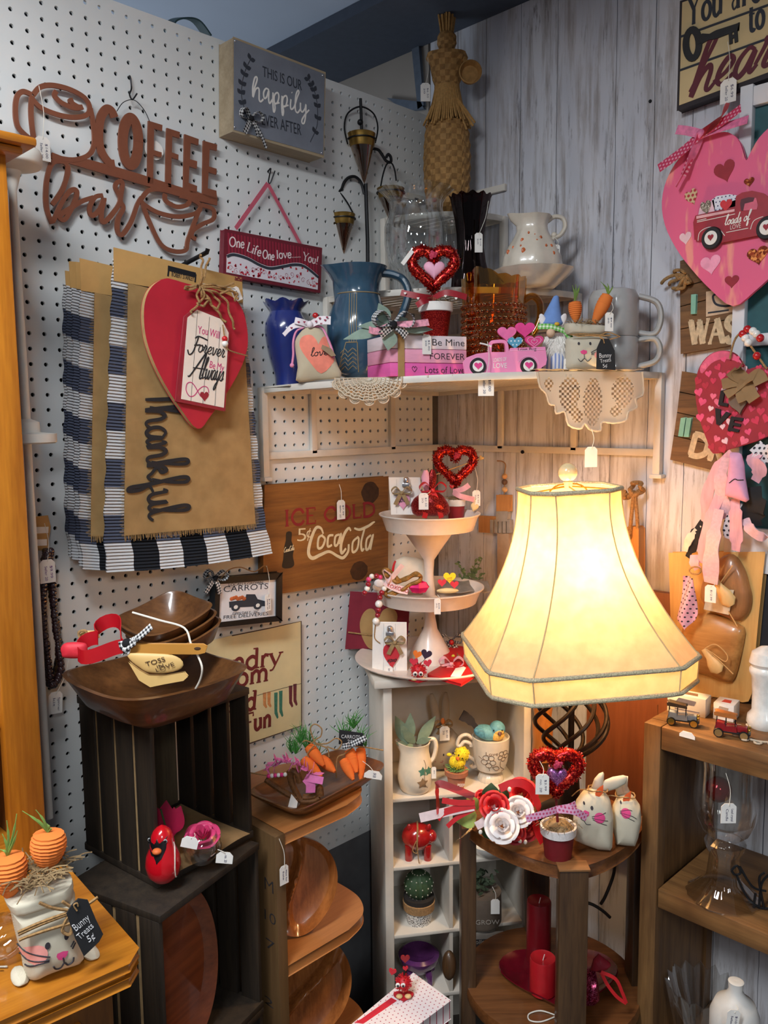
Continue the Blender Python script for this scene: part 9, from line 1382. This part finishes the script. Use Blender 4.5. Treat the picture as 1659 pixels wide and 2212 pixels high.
for P in ((230,570,300,620,380,670,440,690),(395,510,400,580,430,650,480,740),(400,510,440,530,460,590),(480,690,560,680,590,620,600,680),(440,700,520,720,590,690)): part('twig',MB().tube(up(cr([f.p(*zN(P[i],P[i + 1])[0],-.01) for i in range(0,len(P),2)],5)),.0062,8),TWB,t)
mb = MB(); rnd = random.Random(6); PKF = mat('pink frilly ribbon',(226,120,180),0.6,var=.15)
for i in range(26): f_ = i/25; p = f.p(*zN(240 + 330*f_,480 + 60*f_ - 60*math.sin(f_*3.1))[0],-.015); d = V((rnd.gauss(0,1),rnd.gauss(0,.6),rnd.gauss(0,1))).normalized()*.014; mb.ribbon(cr([p,p + d*.6 + V((0,-.006,0)),p + d],3),.012,.0006,(d.z,.5,-d.x))
mb.ribbon(cr([f.p(*zN(*q)[0],-.025) for q in ((500,560),(530,600),(530,660))],4),.018,.0006,(1,.2,.2)); mb.ribbon(cr([f.p(*zN(*q)[0],-.025) for q in ((500,560),(560,570),(615,580))],4),.014,.0006,(.2,.2,1)); part('pink_ribbon',mb,PKF,t)
for i in range(6): p = f.p(*zN(250 + 22*i,548 - 2*i)[0],-.03); part('bead',MB().ball(p,.0042,10),mat('pink pony bead',(222,50,130),0.3) if i % 2 == 0 else mat('white bead',(238,236,230),0.25),t)
part('twine',MB().tube(cr([f.p(*zN(*q)[0],-.02) for q in ((240,545),(150,530),(95,520),(90,505))],4),.0013,5),JUTE,t); p = [f.p(*q,-.03) for q in zN(402,668,445,720,438,768,378,772)]; p = [V((v.x,v.y,max(.001,v.z))) for v in p]; part('price_tag',MB().prism(p,-.031,-.03),WHT,t)
def dish(fr,c,rx,rz,label,sfun,tilt_,rot_=0):
    n,m = 60,14; vs = []; fs = []
    for lay in (0,1):
        for i in range(m + 1):
            r = i/m
            for k in range(n):
                a = 2*math.pi*k/n; x,z = r*math.cos(a),r*math.sin(a); e = min(1,abs(x - sfun(z))/.22); dep = .030*(e*e*(3 - 2*e))*(1 - r ** 5) if lay == 0 else 0; y = -.012 + dep if lay == 0 else .014*(1 - r ** 3); wob = 1 + .05*math.sin(3*a + 1)
                xx,zz_ = x*rx*wob,z*rz*wob; xr = xx*math.cos(rot_) - zz_*math.sin(rot_); zr = xx*math.sin(rot_) + zz_*math.cos(rot_); vs.append((xr,y,zr))
    N = (m + 1)*n
    for lay in (0,1):
        for i in range(m):
            for k in range(n): b = lay*N + i*n; fs.append((b + k,b + (k + 1) % n,b + n + (k + 1) % n,b + n + k))
    for k in range(n): fs.append((m*n + k,m*n + (k + 1) % n,N + m*n + (k + 1) % n,N + m*n + k))
    rr = M.Rotation(tilt_,3,'X'); mb = MB().add(vs,fs); mb.xf(lambda v: rr @ v); zm_ = min(v[2] for v in mb.v); mb.xf(lambda v: v + V((c,0,-zm_))); single('leaf_dish',label,'dish',fr,mb,WALD,ang=60)
WALD = wood('acacia dish',(178,108,54),(116,64,30),'z',6,.25,.5)
f = F(FQ.w((.088,.075,QS + .0006)),62); k = f.m(); dish(f,0,80*k,102*k,'shiny divided wooden dish leaning on the middle shelf of the rounded unit',lambda z: .22*math.sin(z*2.6) - .12,-.22)
f = F(FQ.w((.10,.09,QS - .25 + .0006)),62); dish(f,.01,92*k,122*k,'shiny leaf shaped wooden dish on the lowest shelf of the rounded unit',lambda z: .3*math.sin(z*2.2) + .05,-.22,-.5)
tagged(sp.parent if False else bpy.data.objects['rounded_shelf_unit'],FQ,(614,1890),(23,43),-.006,(603,1812,-.002),('Not for','Sale'))
# dotted storage box with love bug
zO = zm(780,1850,4.1475); BZ2 = .485; f = standv(870,2150,BZ2,0); A,B,Cc,Dd = (f.h(*q) for q in ((742,2228),(893,2102),(973,2161),(800,2290))); t = thing('dotted_box','white storage box lid with small red dots at the bottom of the picture','box',F(f.o - V((0,0,BZ2)),0)); L4 = [(p.x,p.y) for p in (A,B,Cc,Dd)]; ctr = sum((V((x,y,0)) for x,y in L4),V())/4
part('lid',MB().prism(L4,BZ2 - .035,BZ2,'z'),dots('white red dots',(232,222,224),(176,60,84),.0085,.13,'xy'),t,bev=.001); part('box_body',MB().prism([(ctr.x + (x - ctr.x)*.96,ctr.y + (y - ctr.y)*.96) for x,y in L4],0,BZ2 - .035,'z'),mat('box maroon',(120,22,44),0.6),t); A2 = V((A.x,A.y,0)).lerp(V((Dd.x,Dd.y,0)),.2); B2 = V((B.x,B.y,0)).lerp(V((Cc.x,Cc.y,0)),.0); q0 = [f.h(*q) for q in zO(-60,1490,0,1460,270,1268,320,1295,20,1500)]; part('red_band',MB().prism([(p.x,p.y) for p in q0],BZ2,BZ2 + .0008,'z'),mat('band red',(206,36,56),0.6),t)
f = standv(872,2150,BZ2 + .001,45); lovebug(f,'red pompom love bug standing on the dotted box',zO(380,1130)[0],17,((zO(280,1035)[0],17,(200,32,48)),(zO(395,920)[0],20,(150,30,34)),(zO(398,1005)[0],12,(200,32,48))),(zO(328,1112)[0],zO(375,1112)[0]),None)
# dresser goods
f = F((0,0,DZ),0); A,B = f.h(62,2108),f.h(178,2066); f = F(((A.x + B.x)/2,(A.y + B.y)/2,DZ + .0005),math.degrees(math.atan2(B.y - A.y,B.x - A.x))); g = lambda*a: lv(f,zM(*a)); L1 = lambda x,y: f.p(*zM(x,y)[0]); y_ = -.028
out = cr(g(108,1170,100,1080,300,980,640,890,650,1080,700,1350,740,1520,560,1606,400,1660,240,1695,190,1500,140,1320),3,True)
face = dict(eyes=[(L1(365,1288),.0042),(L1(535,1213),.0042)],nose=[L1(*q) for q in ((443,1385),(450,1358),(500,1338),(548,1340),(535,1375),(500,1415),(460,1412))],cheeks=[(L1(265,1385),.0125)],lines=[[L1(*q) for q in P] for P in (((500,1390),(512,1440)),((420,1475),(445,1508),(490,1500),(515,1445),(550,1470),(590,1440),(598,1400)),((150,1395),(260,1378),(385,1385)),((165,1480),(270,1440),(380,1410)),((205,1540),(290,1460),(380,1425)),((575,1310),(610,1275)),((590,1330),(625,1295)))])
t,pf = sack(f,'cream bunny sack of carrots with a chalkboard tag on the oak dresser',out,.034,[L1(*q) for q in ((40,1010),(70,965),(330,880),(630,775),(648,830),(640,930),(400,1010),(105,1100),(75,1090))],[[L1(*q) + V((0,-.036,0)) for q in P] for P in (((100,1160),(300,1075),(560,985),(640,960)),((105,1180),(300,1095),(570,995)),((110,1230),(180,1200),(400,1130),(620,1072)),((570,985),(520,1060),(490,1150),(560,1180),(580,1040)),((590,960),(540,930),(490,895)),((560,975),(400,950),(290,905)),((600,975),(720,915),(800,860)))],face,feet=(g(230,1640,150,1660,100,1710,100,1750,150,1760,260,1715),g(720,1480,830,1430,880,1450,885,1490,840,1530,740,1565)),scale=1.7)
for a,b,r,lf in (((435,405),(430,740),.0225,((200,215),(270,255),(320,205),(420,330),(455,370))),((70,615),(90,980),.0225,((150,240),(60,300),(20,420),(155,390),(0,560)))):
    A,B = L1(*a),L1(*b); carrot(t,A,B,r,[L1(*q) for q in lf])
ms = part('straw_filling',straws(straws(MB(),L1(420,760),.03,70,.03,.0008,.4,5),L1(260,790),.035,90,.03,.0008,.4,6),MS,t); ms['kind'] = 'stuff'
chalk_tag(t,f,zM(598,1130,640,1060,700,1000,780,1012,850,1180,915,1312,880,1378,750,1502,680,1360),-.045,(('Bunny',zM(678,1285)[0],zM(806,1178)[0],.0105),('Treats',zM(712,1360)[0],zM(838,1245)[0],.0085),('5\u00a2',zM(792,1385)[0],zM(850,1345)[0],.009)),zM(690,1110,660,1060,690,1040,700,1070))
f = standv(6,2068,DZ + .0005,45); k = f.m(); t = thing('glass_ornament','clear glass ball ornament at the left edge of the dresser','ornament',f); part('ball',MB().ball((f.p(8,2035).x,0,.027),.027,24),CG2,t); part('string_loop',MB().tube(cr([V((p.x,-.02,max(.002,p.z))) for p in [f.p(*q) for q in zM(0,1540,100,1560,140,1620,80,1680,20,1690)]],5),.0012,5),STR,t); A = [f.p(*q,-.025) for q in zM(-30,1700,40,1690,35,1740,-20,1775)]; part('price_tag',MB().prism([V((p.x,0,max(.001,p.z))) for p in A],-.026,-.025),WHT,t)
